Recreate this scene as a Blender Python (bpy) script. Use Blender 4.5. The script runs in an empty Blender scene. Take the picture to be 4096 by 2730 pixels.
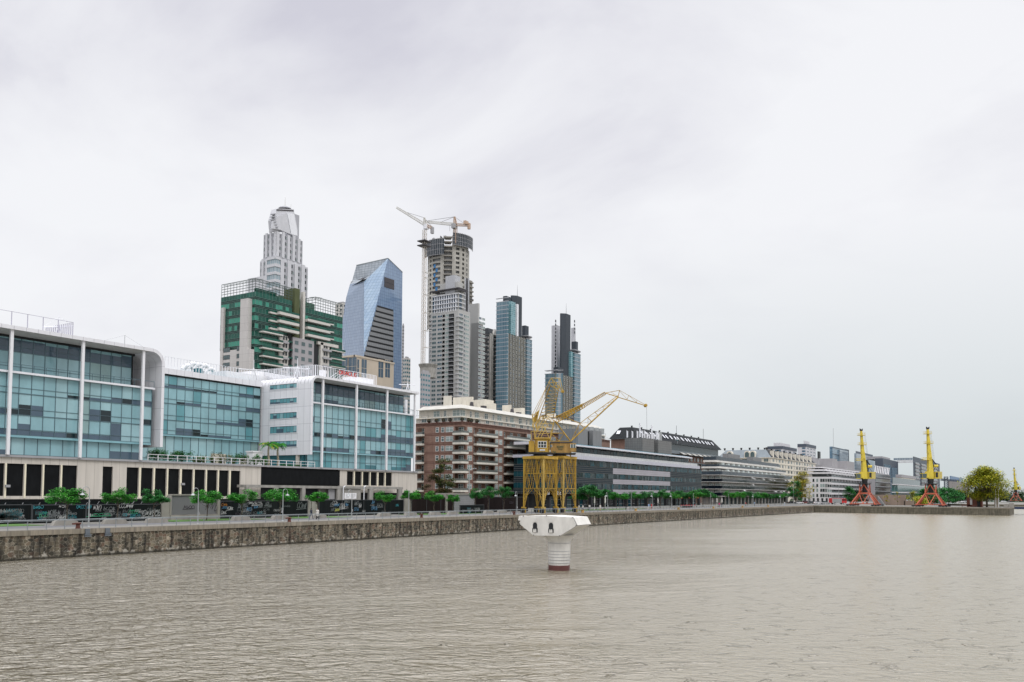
import bpy, math, random
from mathutils import Vector, Matrix
from math import sin, cos, tan, pi, radians, sqrt, atan2
random.seed(7)
S = bpy.context.scene
COL = S.collection

# ---------------------------------------------------------------- camera, sky, sun, exposure
# world: X runs along the dock edge, Y inland, Z up; quay level z=0, water z=-3.09
F, YAW, PIT, ROLL, HOR, EYE = 3400., .57015, .04879, .007, 1976., 4.2
WZ, DK, XC = -3.09, 91.1, 391.       # water level, dock edge, far corner of the dock
fw = Vector((cos(YAW)*cos(PIT), sin(YAW)*cos(PIT), sin(PIT)))
rt0 = Vector((sin(YAW), -cos(YAW), 0)); up0 = rt0.cross(fw)
rt = rt0*cos(ROLL)+up0*sin(ROLL); up = up0*cos(ROLL)-rt0*sin(ROLL)
SH = HOR-1365-F*tan(PIT)
cd = bpy.data.cameras.new('camera'); cam = bpy.data.objects.new('camera', cd); COL.objects.link(cam)
cd.sensor_width = 36; cd.lens = F/4096*36; cd.shift_y = SH/4096; cd.clip_start = .5; cd.clip_end = 9000
cam.matrix_world = Matrix(((rt.x, up.x, -fw.x, 0), (rt.y, up.y, -fw.y, 0), (rt.z, up.z, -fw.z, EYE), (0, 0, 0, 1)))
S.camera = cam
S.view_settings.view_transform = 'Standard'; S.view_settings.look = 'None'
S.view_settings.exposure = 0.0; S.view_settings.gamma = 1
S.render.engine = 'CYCLES'
S.cycles.use_adaptive_sampling = True; S.cycles.max_bounces = 6; S.cycles.diffuse_bounces = 3
S.cycles.glossy_bounces = 3; S.cycles.transmission_bounces = 3; S.cycles.transparent_max_bounces = 6

SUN_EL, SUN_AZ = radians(48), radians(-115)     # azimuth of the sun in the XY plane
w = bpy.data.worlds.new('World'); S.world = w; w.use_nodes = True
nt = w.node_tree; N = nt.nodes; L = nt.links; N.clear()
def nd(t, **k):
    n = N.new(t)
    for a, b in k.items():
        if a.startswith('i_'): n.inputs[a[2:].replace('_', ' ')].default_value = b
        else: setattr(n, a, b)
    return n
out = nd('ShaderNodeOutputWorld'); bg = nd('ShaderNodeBackground'); L.new(bg.outputs[0], out.inputs[0])
sky = nd('ShaderNodeTexSky', sky_type='NISHITA', sun_disc=False)
sky.sun_elevation = SUN_EL; sky.sun_rotation = pi/2-SUN_AZ; sky.dust_density = 2
tc = nd('ShaderNodeTexCoord'); sep = nd('ShaderNodeSeparateXYZ'); L.new(tc.outputs['Generated'], sep.inputs[0])
# cloud deck: direction projected on a plane overhead so that clouds flatten towards the horizon
ad = nd('ShaderNodeMath', operation='ADD'); ad.inputs[1].default_value = .42; L.new(sep.outputs[2], ad.inputs[0])
mx = nd('ShaderNodeMath', operation='MAXIMUM'); mx.inputs[1].default_value = .05; L.new(ad.outputs[0], mx.inputs[0])
dv = nd('ShaderNodeVectorMath', operation='DIVIDE'); L.new(tc.outputs['Generated'], dv.inputs[0])
cmb = nd('ShaderNodeCombineXYZ')
for i in range(3): L.new(mx.outputs[0], cmb.inputs[i])
L.new(cmb.outputs[0], dv.inputs[1])
n1 = nd('ShaderNodeTexNoise', noise_dimensions='3D'); n1.inputs['Scale'].default_value = 2.3
n1.inputs['Detail'].default_value = 7; n1.inputs['Roughness'].default_value = .52; n1.inputs['Distortion'].default_value = .35
mpw = nd('ShaderNodeMapping'); mpw.inputs['Location'].default_value = (3.1, 1.7, 0); mpw.inputs['Rotation'].default_value = (0, 0, .9)
mpw.inputs['Scale'].default_value = (1, .75, 1)
L.new(dv.outputs[0], mpw.inputs[0]); L.new(mpw.outputs[0], n1.inputs['Vector'])
cr = nd('ShaderNodeValToRGB'); L.new(n1.outputs[0], cr.inputs[0])
e = cr.color_ramp.elements
e[0].position = .34; e[0].color = (.665, .66, .74, 1)
e[1].position = .58; e[1].color = (.94, .945, .975, 1)
m = e.new(.45); m.color = (.83, .83, .88, 1)
# pale, faintly cold band near the horizon on the right (along +X)
hz = nd('ShaderNodeMapRange'); hz.inputs['From Min'].default_value = .0; hz.inputs['From Max'].default_value = .30
hz.inputs['To Min'].default_value = 1; hz.inputs['To Max'].default_value = 0; L.new(sep.outputs[2], hz.inputs[0])
hx = nd('ShaderNodeMapRange'); hx.inputs['From Min'].default_value = .72; hx.inputs['From Max'].default_value = 1.02; L.new(sep.outputs[0], hx.inputs[0])
hm = nd('ShaderNodeMath', operation='MULTIPLY'); L.new(hz.outputs[0], hm.inputs[0]); L.new(hx.outputs[0], hm.inputs[1])
hm2 = nd('ShaderNodeMath', operation='MULTIPLY'); L.new(hm.outputs[0], hm2.inputs[0]); hm2.inputs[1].default_value = 1.0
mh = nd('ShaderNodeMixRGB'); mh.inputs[2].default_value = (.60, .665, .68, 1); L.new(hm2.outputs[0], mh.inputs[0]); L.new(cr.outputs[0], mh.inputs[1])
wh = nd('ShaderNodeMapRange'); wh.inputs['From Min'].default_value = .22; wh.inputs['From Max'].default_value = .46
wh.inputs['To Min'].default_value = .68; wh.inputs['To Max'].default_value = 0; L.new(sep.outputs[2], wh.inputs[0])
mw = nd('ShaderNodeMixRGB'); mw.inputs[2].default_value = (.935, .94, .965, 1); L.new(wh.outputs[0], mw.inputs[0]); L.new(cr.outputs[0], mw.inputs[1])
L.new(mw.outputs[0], mh.inputs[1])
# an overcast sky is brightest towards the zenith
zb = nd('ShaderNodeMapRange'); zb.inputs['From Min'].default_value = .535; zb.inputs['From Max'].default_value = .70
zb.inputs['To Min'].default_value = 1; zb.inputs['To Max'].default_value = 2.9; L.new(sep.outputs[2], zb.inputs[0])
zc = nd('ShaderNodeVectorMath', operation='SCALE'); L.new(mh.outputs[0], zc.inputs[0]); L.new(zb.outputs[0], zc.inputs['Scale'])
sk = nd('ShaderNodeVectorMath', operation='SCALE'); L.new(sky.outputs[0], sk.inputs[0]); sk.inputs['Scale'].default_value = .1
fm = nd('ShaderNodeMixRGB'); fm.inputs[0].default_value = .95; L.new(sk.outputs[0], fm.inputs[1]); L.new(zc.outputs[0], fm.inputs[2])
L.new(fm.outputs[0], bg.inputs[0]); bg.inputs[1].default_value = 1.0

sd = bpy.data.lights.new('sun', 'SUN'); sd.energy = .6; sd.angle = radians(18); sd.color = (1, .96, .9)
so = bpy.data.objects.new('sun', sd); COL.objects.link(so); so.location = (0, 0, 300)
sv = Vector((cos(SUN_AZ)*cos(SUN_EL), sin(SUN_AZ)*cos(SUN_EL), sin(SUN_EL)))
so.rotation_euler = sv.to_track_quat('Z', 'Y').to_euler()

# ---------------------------------------------------------------- where a sight line meets a plane of the real place
def ray(px, py): return fw+rt*((px-2048)/F)-up*((py-1365-SH)/F)
def XA(px, Y, py=1850):
    r = ray(px, py); return r.x*Y/r.y
def ZA(px, py, Y):
    r = ray(px, py); return EYE+r.z*Y/r.y
def YX(px, X, py=1850):
    r = ray(px, py); return r.y*X/r.x
def ZX(px, py, X):
    r = ray(px, py); return EYE+r.z*X/r.x
def PZ(px, py, Z): return Vector((0, 0, EYE))+ray(px, py)*Z
def depth(x, y): return x*cos(YAW)+y*sin(YAW)

# ---------------------------------------------------------------- materials
MT = {}
def M(name, col, rough=.6, metal=0., spec=.5, var=0., vs=.5, bump=0., bs=4., coat=0.):
    m = bpy.data.materials.new(name); m.use_nodes = True; MT[name] = m
    t = m.node_tree; b = t.nodes['Principled BSDF']
    b.inputs['Base Color'].default_value = (*col, 1); b.inputs['Roughness'].default_value = rough
    b.inputs['Metallic'].default_value = metal; b.inputs['Specular IOR Level'].default_value = spec
    b.inputs['Coat Weight'].default_value = coat
    g = None
    if var or bump: g = t.nodes.new('ShaderNodeNewGeometry')
    if var:
        n = t.nodes.new('ShaderNodeTexNoise'); n.inputs['Scale'].default_value = vs; n.inputs['Detail'].default_value = 5
        mp = t.nodes.new('ShaderNodeMapping'); mp.inputs['Scale'].default_value = (1, 1, .45)
        t.links.new(g.outputs['Position'], mp.inputs[0]); t.links.new(mp.outputs[0], n.inputs['Vector'])
        r = t.nodes.new('ShaderNodeMapRange'); r.inputs['From Min'].default_value = .3; r.inputs['From Max'].default_value = .7
        r.inputs['To Min'].default_value = 1-var; r.inputs['To Max'].default_value = 1+var*.6
        t.links.new(n.outputs[0], r.inputs[0])
        v = t.nodes.new('ShaderNodeVectorMath'); v.operation = 'SCALE'; v.inputs[0].default_value = col
        t.links.new(r.outputs[0], v.inputs['Scale']); t.links.new(v.outputs[0], b.inputs['Base Color'])
    if bump:
        n = t.nodes.new('ShaderNodeTexNoise'); n.inputs['Scale'].default_value = bs; n.inputs['Detail'].default_value = 3
        t.links.new(g.outputs['Position'], n.inputs['Vector'])
        bp = t.nodes.new('ShaderNodeBump'); bp.inputs['Strength'].default_value = bump; bp.inputs['Distance'].default_value = .1
        t.links.new(n.outputs[0], bp.inputs['Height']); t.links.new(bp.outputs[0], b.inputs['Normal'])
    return m
def facevec(t):
    """position laid flat on upright faces: (x+y, z)"""
    g = t.nodes.new('ShaderNodeNewGeometry'); s = t.nodes.new('ShaderNodeSeparateXYZ'); t.links.new(g.outputs['Position'], s.inputs[0])
    a = t.nodes.new('ShaderNodeMath'); t.links.new(s.outputs[0], a.inputs[0]); t.links.new(s.outputs[1], a.inputs[1])
    c = t.nodes.new('ShaderNodeCombineXYZ'); t.links.new(a.outputs[0], c.inputs[0]); t.links.new(s.outputs[2], c.inputs[1])
    return c.outputs[0]
def Mpanel(name, c1, c2, cm, bw, rh, mort=.03, rough=.5, streak=.12, off=0., metal=0., sscale=.9, spec=.4):
    """cladding / brick: a brick grid of joints plus vertical rain streaks"""
    m = M(name, c1, rough, metal, spec); t = m.node_tree; b = t.nodes['Principled BSDF']; fv = facevec(t)
    br = t.nodes.new('ShaderNodeTexBrick'); br.offset = off; br.inputs['Scale'].default_value = 1
    br.inputs['Brick Width'].default_value = bw; br.inputs['Row Height'].default_value = rh; br.inputs['Mortar Size'].default_value = mort
    br.inputs['Mortar Smooth'].default_value = .2
    br.inputs['Color1'].default_value = (*c1, 1); br.inputs['Color2'].default_value = (*c2, 1); br.inputs['Mortar'].default_value = (*cm, 1)
    t.links.new(fv, br.inputs['Vector'])
    mp = t.nodes.new('ShaderNodeMapping'); mp.inputs['Scale'].default_value = (sscale, sscale*.12, 1); t.links.new(fv, mp.inputs[0])
    n = t.nodes.new('ShaderNodeTexNoise'); n.inputs['Scale'].default_value = 1.3; n.inputs['Detail'].default_value = 6; t.links.new(mp.outputs[0], n.inputs['Vector'])
    r = t.nodes.new('ShaderNodeMapRange'); r.inputs['From Min'].default_value = .3; r.inputs['From Max'].default_value = .7
    r.inputs['To Min'].default_value = 1-streak; r.inputs['To Max'].default_value = 1+streak*.4; t.links.new(n.outputs[0], r.inputs[0])
    v = t.nodes.new('ShaderNodeVectorMath'); v.operation = 'SCALE'; t.links.new(br.outputs[0], v.inputs[0]); t.links.new(r.outputs[0], v.inputs['Scale'])
    t.links.new(v.outputs[0], b.inputs['Base Color'])
    return m
def Mglass(name, col, rough=.06, wob=.06, spec=.4, var=.15):
    """window glass: dark body colour under a clear reflective face that is slightly wavy"""
    m = M(name, col, rough, 0, spec, var=var, vs=.35)
    t = m.node_tree; b = t.nodes['Principled BSDF']; g = t.nodes.new('ShaderNodeNewGeometry')
    n = t.nodes.new('ShaderNodeTexNoise'); n.inputs['Scale'].default_value = .9; n.inputs['Detail'].default_value = 1
    t.links.new(g.outputs['Position'], n.inputs['Vector'])
    bp = t.nodes.new('ShaderNodeBump'); bp.inputs['Strength'].default_value = wob; bp.inputs['Distance'].default_value = .6
    t.links.new(n.outputs[0], bp.inputs['Height']); t.links.new(bp.outputs[0], b.inputs['Normal'])
    return m

M('white_paint', (.78, .78, .79), .5, var=.06); M('white_frame', (.74, .75, .78), .4, var=.05)
Mpanel('white_panel', (.72, .72, .745), (.74, .74, .765), (.50, .50, .53), 1.9, 3.9, .05, .4, .05)
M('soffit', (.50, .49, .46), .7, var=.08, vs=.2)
M('white_column', (.75, .75, .77), .45)
Mglass('blind_glass', (.25, .435, .475), .08); Mglass('blind_pale', (.31, .49, .525), .08); Mglass('blind_grey', (.26, .40, .40), .10)
Mglass('teal_glass', (.045, .17, .20), .05); Mglass('slate_glass', (.075, .118, .16), .05); Mglass('black_glass', (.012, .025, .03), .05)
Mglass('blind_deep', (.12, .31, .345), .06); Mglass('white_blind', (.55, .6, .58), .2)
M('mullion', (.09, .15, .175), .4, .3); M('spandrel', (.22, .43, .48), .25, var=.1); M('dark_gap', (.012, .014, .016), .7)
Mpanel('stone_panel', (.56, .52, .46), (.59, .55, .49), (.36, .33, .29), 1.55, 14.0, .035, .8, .10)
M('black_sheet', (.007, .008, .009), .6, 0, .12, var=.4, vs=1.1); M('cream_post', (.78, .72, .55), .6)
M('grey_edge', (.33, .33, .34), .6, var=.1)
M('raw_concrete', (.30, .29, .265), .85, var=.3, vs=.8, bump=.3); M('pale_concrete', (.27, .255, .225), .85, var=.2, vs=.9)
Mpanel('brick_wall', (.225, .132, .100), (.265, .16, .122), (.19, .13, .105), .9, .32, .03, .9, .22, .5)
M('brick_band', (.13, .055, .042), .9, var=.2); M('balcony_white', (.60, .57, .50), .6, var=.14, vs=1.2)
Mpanel('cream_siding', (.60, .56, .49), (.64, .60, .53), (.44, .41, .35), 40, .42, .05, .7, .14)
M('cream_plaster', (.66, .62, .53), .7, var=.14, vs=.6); M('cream_roof', (.47, .455, .41), .7, var=.15)
M('win_frame', (.66, .66, .64), .5); M('dark_frame', (.05, .055, .06), .5)
Mglass('win_pale', (.24, .30, .29), .1); Mglass('win_dark', (.02, .028, .03), .06); Mglass('win_mid', (.09, .13, .135), .08)
M('recess', (.06, .045, .04), .9); M('rail_glass', (.12, .13, .12), .2); M('rail_dark', (.05, .045, .05), .5)
M('rail_metal', (.26, .29, .30), .4, .6); M('galvanized', (.36, .38, .38), .45, .5, var=.1)
M('asphalt', (.125, .125, .13), .9, var=.15, vs=.7); M('paving', (.185, .178, .16), .9, var=.15, vs=.8); M('grass_mat', (.06, .15, .02), .9, var=.3, vs=3)
M('rust', (.10, .032, .022), .8, var=.3, vs=3); M('bollard_yellow', (.45, .27, .08), .7, var=.3, vs=3)
M('bark', (.11, .09, .07), .9, var=.3, vs=4); M('bark_pale', (.30, .27, .20), .9, var=.3, vs=4)
M('crane_yellow', (.44, .27, .03), .6, var=.35, vs=.9); M('crane_pale', (.52, .36, .09), .6, var=.3, vs=.9)
M('crane_wood', (.36, .22, .065), .7, var=.3, vs=1.2); M('port_yellow', (.62, .49, .05), .5, var=.15, vs=.8); M('port_red', (.45, .10, .05), .6, var=.25, vs=.8)
M('black_steel', (.012, .013, .015), .5); M('cable', (.10, .10, .10), .5)
M('tower_white', (.55, .555, .58), .6, var=.06); M('tower_crane_white', (.58, .57, .53), .6); M('tower_crane_orange', (.46, .33, .24), .6)
def M2(a): return [MT[x] for x in (a if isinstance(a, (list, tuple)) else [a])]

def foliage(name, c1, c2, c3):
    m = M(name, c1, .75, 0, .25); t = m.node_tree; b = t.nodes['Principled BSDF']
    g = t.nodes.new('ShaderNodeNewGeometry'); n = t.nodes.new('ShaderNodeTexNoise'); n.inputs['Scale'].default_value = .9; n.inputs['Detail'].default_value = 4
    t.links.new(g.outputs['Position'], n.inputs['Vector'])
    a = t.nodes.new('ShaderNodeMath'); a.operation = 'MULTIPLY_ADD'; a.inputs[1].default_value = .35; t.links.new(g.outputs['Random Per Island'], a.inputs[0])
    s = t.nodes.new('ShaderNodeMath'); s.operation = 'SUBTRACT'; s.inputs[1].default_value = .17; t.links.new(n.outputs[0], s.inputs[0]); t.links.new(s.outputs[0], a.inputs[2])
    r = t.nodes.new('ShaderNodeValToRGB'); e = r.color_ramp.elements
    e[0].position = .3; e[0].color = (*c1, 1); e[1].position = .7; e[1].color = (*c3, 1); e.new(.5).color = (*c2, 1)
    t.links.new(a.outputs[0], r.inputs[0]); t.links.new(r.outputs[0], b.inputs['Base Color'])
    return m
foliage('leaf_bright', (.010, .11, .010), (.03, .22, .018), (.075, .33, .03))
foliage('leaf_mid', (.010, .08, .018), (.018, .15, .028), (.045, .22, .035))
foliage('leaf_dark', (.010, .035, .014), (.022, .06, .022), (.045, .085, .03))
foliage('leaf_olive', (.03, .055, .012), (.06, .09, .02), (.13, .12, .03))
foliage('leaf_yellow', (.10, .15, .012), (.32, .29, .02), (.50, .38, .02))
foliage('leaf_autumn', (.08, .13, .010), (.26, .29, .014), (.52, .46, .03))
foliage('leaf_agave', (.03, .09, .03), (.07, .15, .045), (.18, .22, .07))
foliage('leaf_brown', (.03, .035, .012), (.06, .05, .018), (.10, .06, .02))

# ---------------------------------------------------------------- objects
class MB:
    def __init__(s): s.v = []; s.f = []; s.m = []
    def quad(s, a, b, c, d, m=0):
        n = len(s.v); s.v += [tuple(a), tuple(b), tuple(c), tuple(d)]; s.f.append((n, n+1, n+2, n+3)); s.m.append(m)
    def poly(s, pts, m=0):
        n = len(s.v); s.v += [tuple(p) for p in pts]; s.f.append(tuple(range(n, n+len(pts)))); s.m.append(m)
    def box(s, x0, x1, y0, y1, z0, z1, m=0):
        if x0 > x1: x0, x1 = x1, x0
        if y0 > y1: y0, y1 = y1, y0
        if z0 > z1: z0, z1 = z1, z0
        n = len(s.v)
        s.v += [(x0, y0, z0), (x1, y0, z0), (x1, y1, z0), (x0, y1, z0), (x0, y0, z1), (x1, y0, z1), (x1, y1, z1), (x0, y1, z1)]
        for q in ((0, 3, 2, 1), (4, 5, 6, 7), (0, 1, 5, 4), (1, 2, 6, 5), (2, 3, 7, 6), (3, 0, 4, 7)): s.f.append(tuple(n+i for i in q)); s.m.append(m)
    def prism(s, pts, h, m=0):
        """pts: planar loop of 3D points; h: extrusion vector"""
        k = len(pts); n = len(s.v); h = Vector(h); s.v += [tuple(p) for p in pts]+[tuple(Vector(p)+h) for p in pts]
        s.f.append(tuple(range(n+k-1, n-1, -1))); s.f.append(tuple(range(n+k, n+2*k))); s.m += [m, m]
        for i in range(k):
            j = (i+1) % k; s.f.append((n+i, n+j, n+k+j, n+k+i)); s.m.append(m)
    def plan(s, pts, z0, z1, m=0): s.prism([(x, y, z0) for x, y in pts], (0, 0, z1-z0), m)
    def tube(s, p, q, r, m=0, k=6, r2=None):
        p = Vector(p); q = Vector(q); d = q-p
        if d.length < 1e-6: return
        d.normalize(); a = d.orthogonal().normalized(); b = d.cross(a); r2 = r if r2 is None else r2; n = len(s.v)
        for c, rr in ((p, r), (q, r2)):
            for i in range(k):
                t = 2*pi*i/k; s.v.append(tuple(c+a*cos(t)*rr+b*sin(t)*rr))
        for i in range(k):
            j = (i+1) % k; s.f.append((n+i, n+j, n+k+j, n+k+i)); s.m.append(m)
        s.f.append(tuple(range(n+k-1, n-1, -1))); s.f.append(tuple(range(n+k, n+2*k))); s.m += [m, m]
    def bar(s, p, q, r, m=0): s.tube(p, q, r, m, 4)
    def path(s, pts, r, m=0, k=6):
        for a, b in zip(pts, pts[1:]): s.tube(a, b, r, m, k)
    def lathe(s, c, prof, k=16, m=0):
        n = len(s.v); c = Vector(c)
        for r, z in prof:
            for i in range(k): t = 2*pi*i/k; s.v.append((c.x+r*cos(t), c.y+r*sin(t), c.z+z))
        for a in range(len(prof)-1):
            for i in range(k):
                j = (i+1) % k; s.f.append((n+a*k+i, n+a*k+j, n+(a+1)*k+j, n+(a+1)*k+i)); s.m.append(m)
        s.f.append(tuple(range(n+k-1, n-1, -1))); z = n+(len(prof)-1)*k; s.f.append(tuple(range(z, z+k))); s.m += [m, m]
    def mesh(s, name, mats, off=(0, 0, 0), smooth=False):
        me = bpy.data.meshes.new(name)
        o = off; me.from_pydata([(x-o[0], y-o[1], z-o[2]) for x, y, z in s.v], [], s.f)
        for m in M2(mats): me.materials.append(m)
        me.polygons.foreach_set('material_index', s.m)
        if smooth: me.polygons.foreach_set('use_smooth', [True]*len(s.f))
        me.update(); return me
    def build(s, name, mats, parent=None, smooth=False, loc=None):
        """loc: origin of a top-level mesh; a child shares its parent's origin"""
        if not s.f: return None
        o = parent
        org = Vector((0, 0, 0)) if loc is None else Vector(loc)
        if parent is not None: org = Vector(parent['org'])
        ob = bpy.data.objects.new(name, s.mesh(name, mats, org, smooth)); COL.objects.link(ob)
        if parent is not None: ob.parent = parent
        else: ob.location = org
        ORG[ob.name] = org; ob['org'] = tuple(org)
        return ob
ORG = {}
def tag(o, label=None, cat=None, group=None, kind=None):
    if label: o['label'] = label
    if cat: o['category'] = cat
    if group: o['group'] = group
    if kind: o['kind'] = kind
    return o
def thing(name, label, cat, loc=(0, 0, 0), group=None):
    o = bpy.data.objects.new(name, None); COL.objects.link(o); o.location = loc; o['org'] = tuple(loc); o.empty_display_size = .5
    return tag(o, label, cat, group)
def copy_tree(o, parent=None, mats=None):
    c = o.copy(); COL.objects.link(c)
    if parent is not None: c.parent = parent
    for ch in list(o.children): copy_tree(ch, c)
    return c
def place(proto, used, loc, rz=0, sc=1, label=None, group=None):
    o = copy_tree(proto) if used else proto
    o.location = loc; o.rotation_euler = (0, 0, rz); o.scale = (sc, sc, sc) if not isinstance(sc, tuple) else sc
    if label: o['label'] = label
    if group: o['group'] = group
    return o
def structure(mb, name, mats, **k):
    o = mb.build(name, mats, **k); o['kind'] = 'structure'; return o

class Fr:
    """upright wall plane. kind 'Y': y=c, faces -Y, u=x. kind 'X': x=c, faces -X, u=y. d is outward."""
    def __init__(s, kind, c): s.k = kind; s.c = c
    def box(s, mb, u0, u1, z0, z1, d0, d1, m=0):
        if s.k == 'Y': mb.box(u0, u1, s.c-d1, s.c-d0, z0, z1, m)
        else: mb.box(s.c-d1, s.c-d0, u0, u1, z0, z1, m)
    def pane(s, mb, u0, u1, z0, z1, d, m=0):
        if s.k == 'Y': mb.quad((u0, s.c-d, z0), (u1, s.c-d, z0), (u1, s.c-d, z1), (u0, s.c-d, z1), m)
        else: mb.quad((s.c-d, u1, z0), (s.c-d, u0, z0), (s.c-d, u0, z1), (s.c-d, u1, z1), m)
    def pt(s, u, z, d=0): return Vector((u, s.c-d, z)) if s.k == 'Y' else Vector((s.c-d, u, z))
    def U(s, px, py=1850): return XA(px, s.c, py) if s.k == 'Y' else YX(px, s.c, py)
    def Z(s, px, py): return ZA(px, py, s.c) if s.k == 'Y' else ZX(px, py, s.c)

def lerp(a, b_, t_): return a+(b_-a)*t_
WC = {}
def windows(parent, items, name='window', cap=100):
    """items: (frame, u, z, w, h, style). One object per window sharing meshes; past `cap` the rest are one stuff part."""
    org = Vector(parent['org'])
    items = sorted(items, key=lambda it: (it[0].pt(it[1], it[2])-Vector((0, 0, EYE))).length)
    rest = MB(); rm = None
    def shape(mb, fr, u, z, ww, h, st):
        fm, gm, ft, nm, nt_ = st[:5]
        t = ft
        fr.box(mb, u-ww/2, u+ww/2, z, z+t, 0, .07, 0); fr.box(mb, u-ww/2, u+ww/2, z+h-t, z+h, 0, .07, 0)
        fr.box(mb, u-ww/2, u-ww/2+t, z+t, z+h-t, 0, .07, 0); fr.box(mb, u+ww/2-t, u+ww/2, z+t, z+h-t, 0, .07, 0)
        for i in range(1, nm): c = u-ww/2+ww*i/nm; fr.box(mb, c-t/2, c+t/2, z+t, z+h-t, 0, .06, 0)
        if nt_: fr.box(mb, u-ww/2+t, u+ww/2-t, z+h*nt_, z+h*nt_+t, 0, .058, 0)
        fr.pane(mb, u-ww/2+t*.5, u+ww/2-t*.5, z+t*.5, z+h-t*.5, .03, 1)
    for i, (fr, u, z, ww, h, st) in enumerate(items):
        if i < cap:
            key = (fr.k, round(ww, 2), round(h, 2), st)
            if key not in WC:
                mb = MB(); f0 = Fr(fr.k, 0); shape(mb, f0, 0, 0, ww, h, st); WC[key] = mb.mesh('window', [st[0], st[1]])
            o = bpy.data.objects.new(name, WC[key]); COL.objects.link(o); o.parent = parent; o.location = fr.pt(u, z)-org
        else:
            gi = (MS := rest.__dict__.setdefault('ms', [])); 
            for q in (st[0], st[1]):
                if q not in gi: gi.append(q)
            k0 = len(rest.f); shape(rest, fr, u, z, ww, h, st)
            for j in range(k0, len(rest.f)): rest.m[j] = gi.index(st[rest.m[j]])
    if rest.f:
        o = rest.build('windows', rest.ms, parent); o['kind'] = 'stuff'
W_BR = ('win_frame', 'win_pale', .09, 2, .62); W_BD = ('win_frame', 'win_mid', .09, 2, .62); W_SM = ('win_frame', 'win_mid', .09, 1, .6)

def curtain(parent, fr, u0, u1, rows, bay, d=0., mats=('blind_glass', 'blind_pale', 'blind_grey', 'slate_glass', 'teal_glass', 'black_glass'), openp=.35, darktop=(), lowfrac=.30, mull='mullion', name='window_band', depthm=.07, tw=None):
    """rows: list of (z0,z1). A storey is one band of panes: tall upper light, transom, short lower light. Blinds hang to different heights."""
    n = max(1, round((u1-u0)/bay)); b = (u1-u0)/n; run = 0
    mu = MB()
    for ri, (z0, z1) in enumerate(rows):
        mb = MB(); h = z1-z0; zt = z0+h*lowfrac
        for i in range(n):
            a, c = u0+i*b, u0+(i+1)*b
            r = random.random()
            if run <= 0:
                run = random.randint(1, 4)
                if ri in darktop: f = random.choice((0, 0, 0, .1, .1, .22))
                elif r > openp: f = 1
                else: f = random.choice((.05, .42, .5, .68, .7, .72, .74, .82))
            run -= 1
            bm = random.choice((0, 0, 0, 0, 1, 1, 2)) if ri not in darktop else 0
            dm = random.choice((3, 3, 3, 3, 5)) if ri not in darktop else 3
            zb = z1-h*f
            if f < 1: fr.pane(mb, a, c, z0, zb, d, dm)
            if f > 0: fr.pane(mb, a, c, zb, z1, d, bm)
            fr.box(mu, a-.05, a+.05, z0, z1, d, d+depthm)
        fr.box(mu, u1-.04, u1+.04, z0, z1, d, d+depthm)
        fr.box(mu, u0, u1, zt-.035, zt+.035, d+.002, d+depthm+.01)
        fr.box(mu, u0, u1, z0-.02, z0+.10, d+.002, d+depthm+.03)
        if lowfrac2 := (0 if tw is None else tw): fr.box(mu, u0, u1, z0+h*lowfrac2-.03, z0+h*lowfrac2+.03, d+.002, d+depthm+.01)
        mb.build(name, list(mats), parent)
    mu.build('mullions', mull, parent)
# ---------------------------------------------------------------- water
m = M('water', (.20, .172, .115), .07, 0, .5); t = m.node_tree; b = t.nodes['Principled BSDF']; b.inputs['IOR'].default_value = 2.1
g = t.nodes.new('ShaderNodeNewGeometry')
def mth(op, *a):
    n = t.nodes.new('ShaderNodeMath'); n.operation = op
    for i, x in enumerate(a):
        if isinstance(x, (int, float)): n.inputs[i].default_value = x
        else: t.links.new(x, n.inputs[i])
    return n.outputs[0]
def dot(v):
    n = t.nodes.new('ShaderNodeVectorMath'); n.operation = 'DOT_PRODUCT'; t.links.new(g.outputs['Position'], n.inputs[0]); n.inputs[1].default_value = v; return n.outputs['Value']
def wnoise(lu, lv, ang, det=2, dist=0., rough=.5):
    """noise stretched along crests: lu metres along the crest, lv across; ang = heading of the crests"""
    c = t.nodes.new('ShaderNodeCombineXYZ'); t.links.new(mth('DIVIDE', dot((cos(ang), sin(ang), 0)), lu), c.inputs[0]); t.links.new(mth('DIVIDE', dot((-sin(ang), cos(ang), 0)), lv), c.inputs[1])
    n = t.nodes.new('ShaderNodeTexNoise'); n.noise_dimensions = '2D'; n.inputs['Scale'].default_value = 1; n.inputs['Detail'].default_value = det; n.inputs['Distortion'].default_value = dist; n.inputs['Roughness'].default_value = rough
    t.links.new(c.outputs[0], n.inputs['Vector']); return n.outputs[0]
def mrange(s_, a, b_, c, d):
    r = t.nodes.new('ShaderNodeMapRange'); t.links.new(s_, r.inputs[0])
    for k, v in zip(('From Min', 'From Max', 'To Min', 'To Max'), (a, b_, c, d)): r.inputs[k].default_value = v
    return r.outputs[0]
CR = atan2(-cos(YAW), sin(YAW))       # the wind comes down the dock: crests lie across it
h1 = wnoise(1.6, .85, CR+.10, 3, .6); h2 = wnoise(.75, .42, CR-.25, 3, .5); h3 = wnoise(3.4, 1.8, CR+.35, 3, .5)
gust = wnoise(60, 16, CR+.25, 3, .6)
sy = t.nodes.new('ShaderNodeSeparateXYZ'); t.links.new(g.outputs['Position'], sy.inputs[0])
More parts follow.
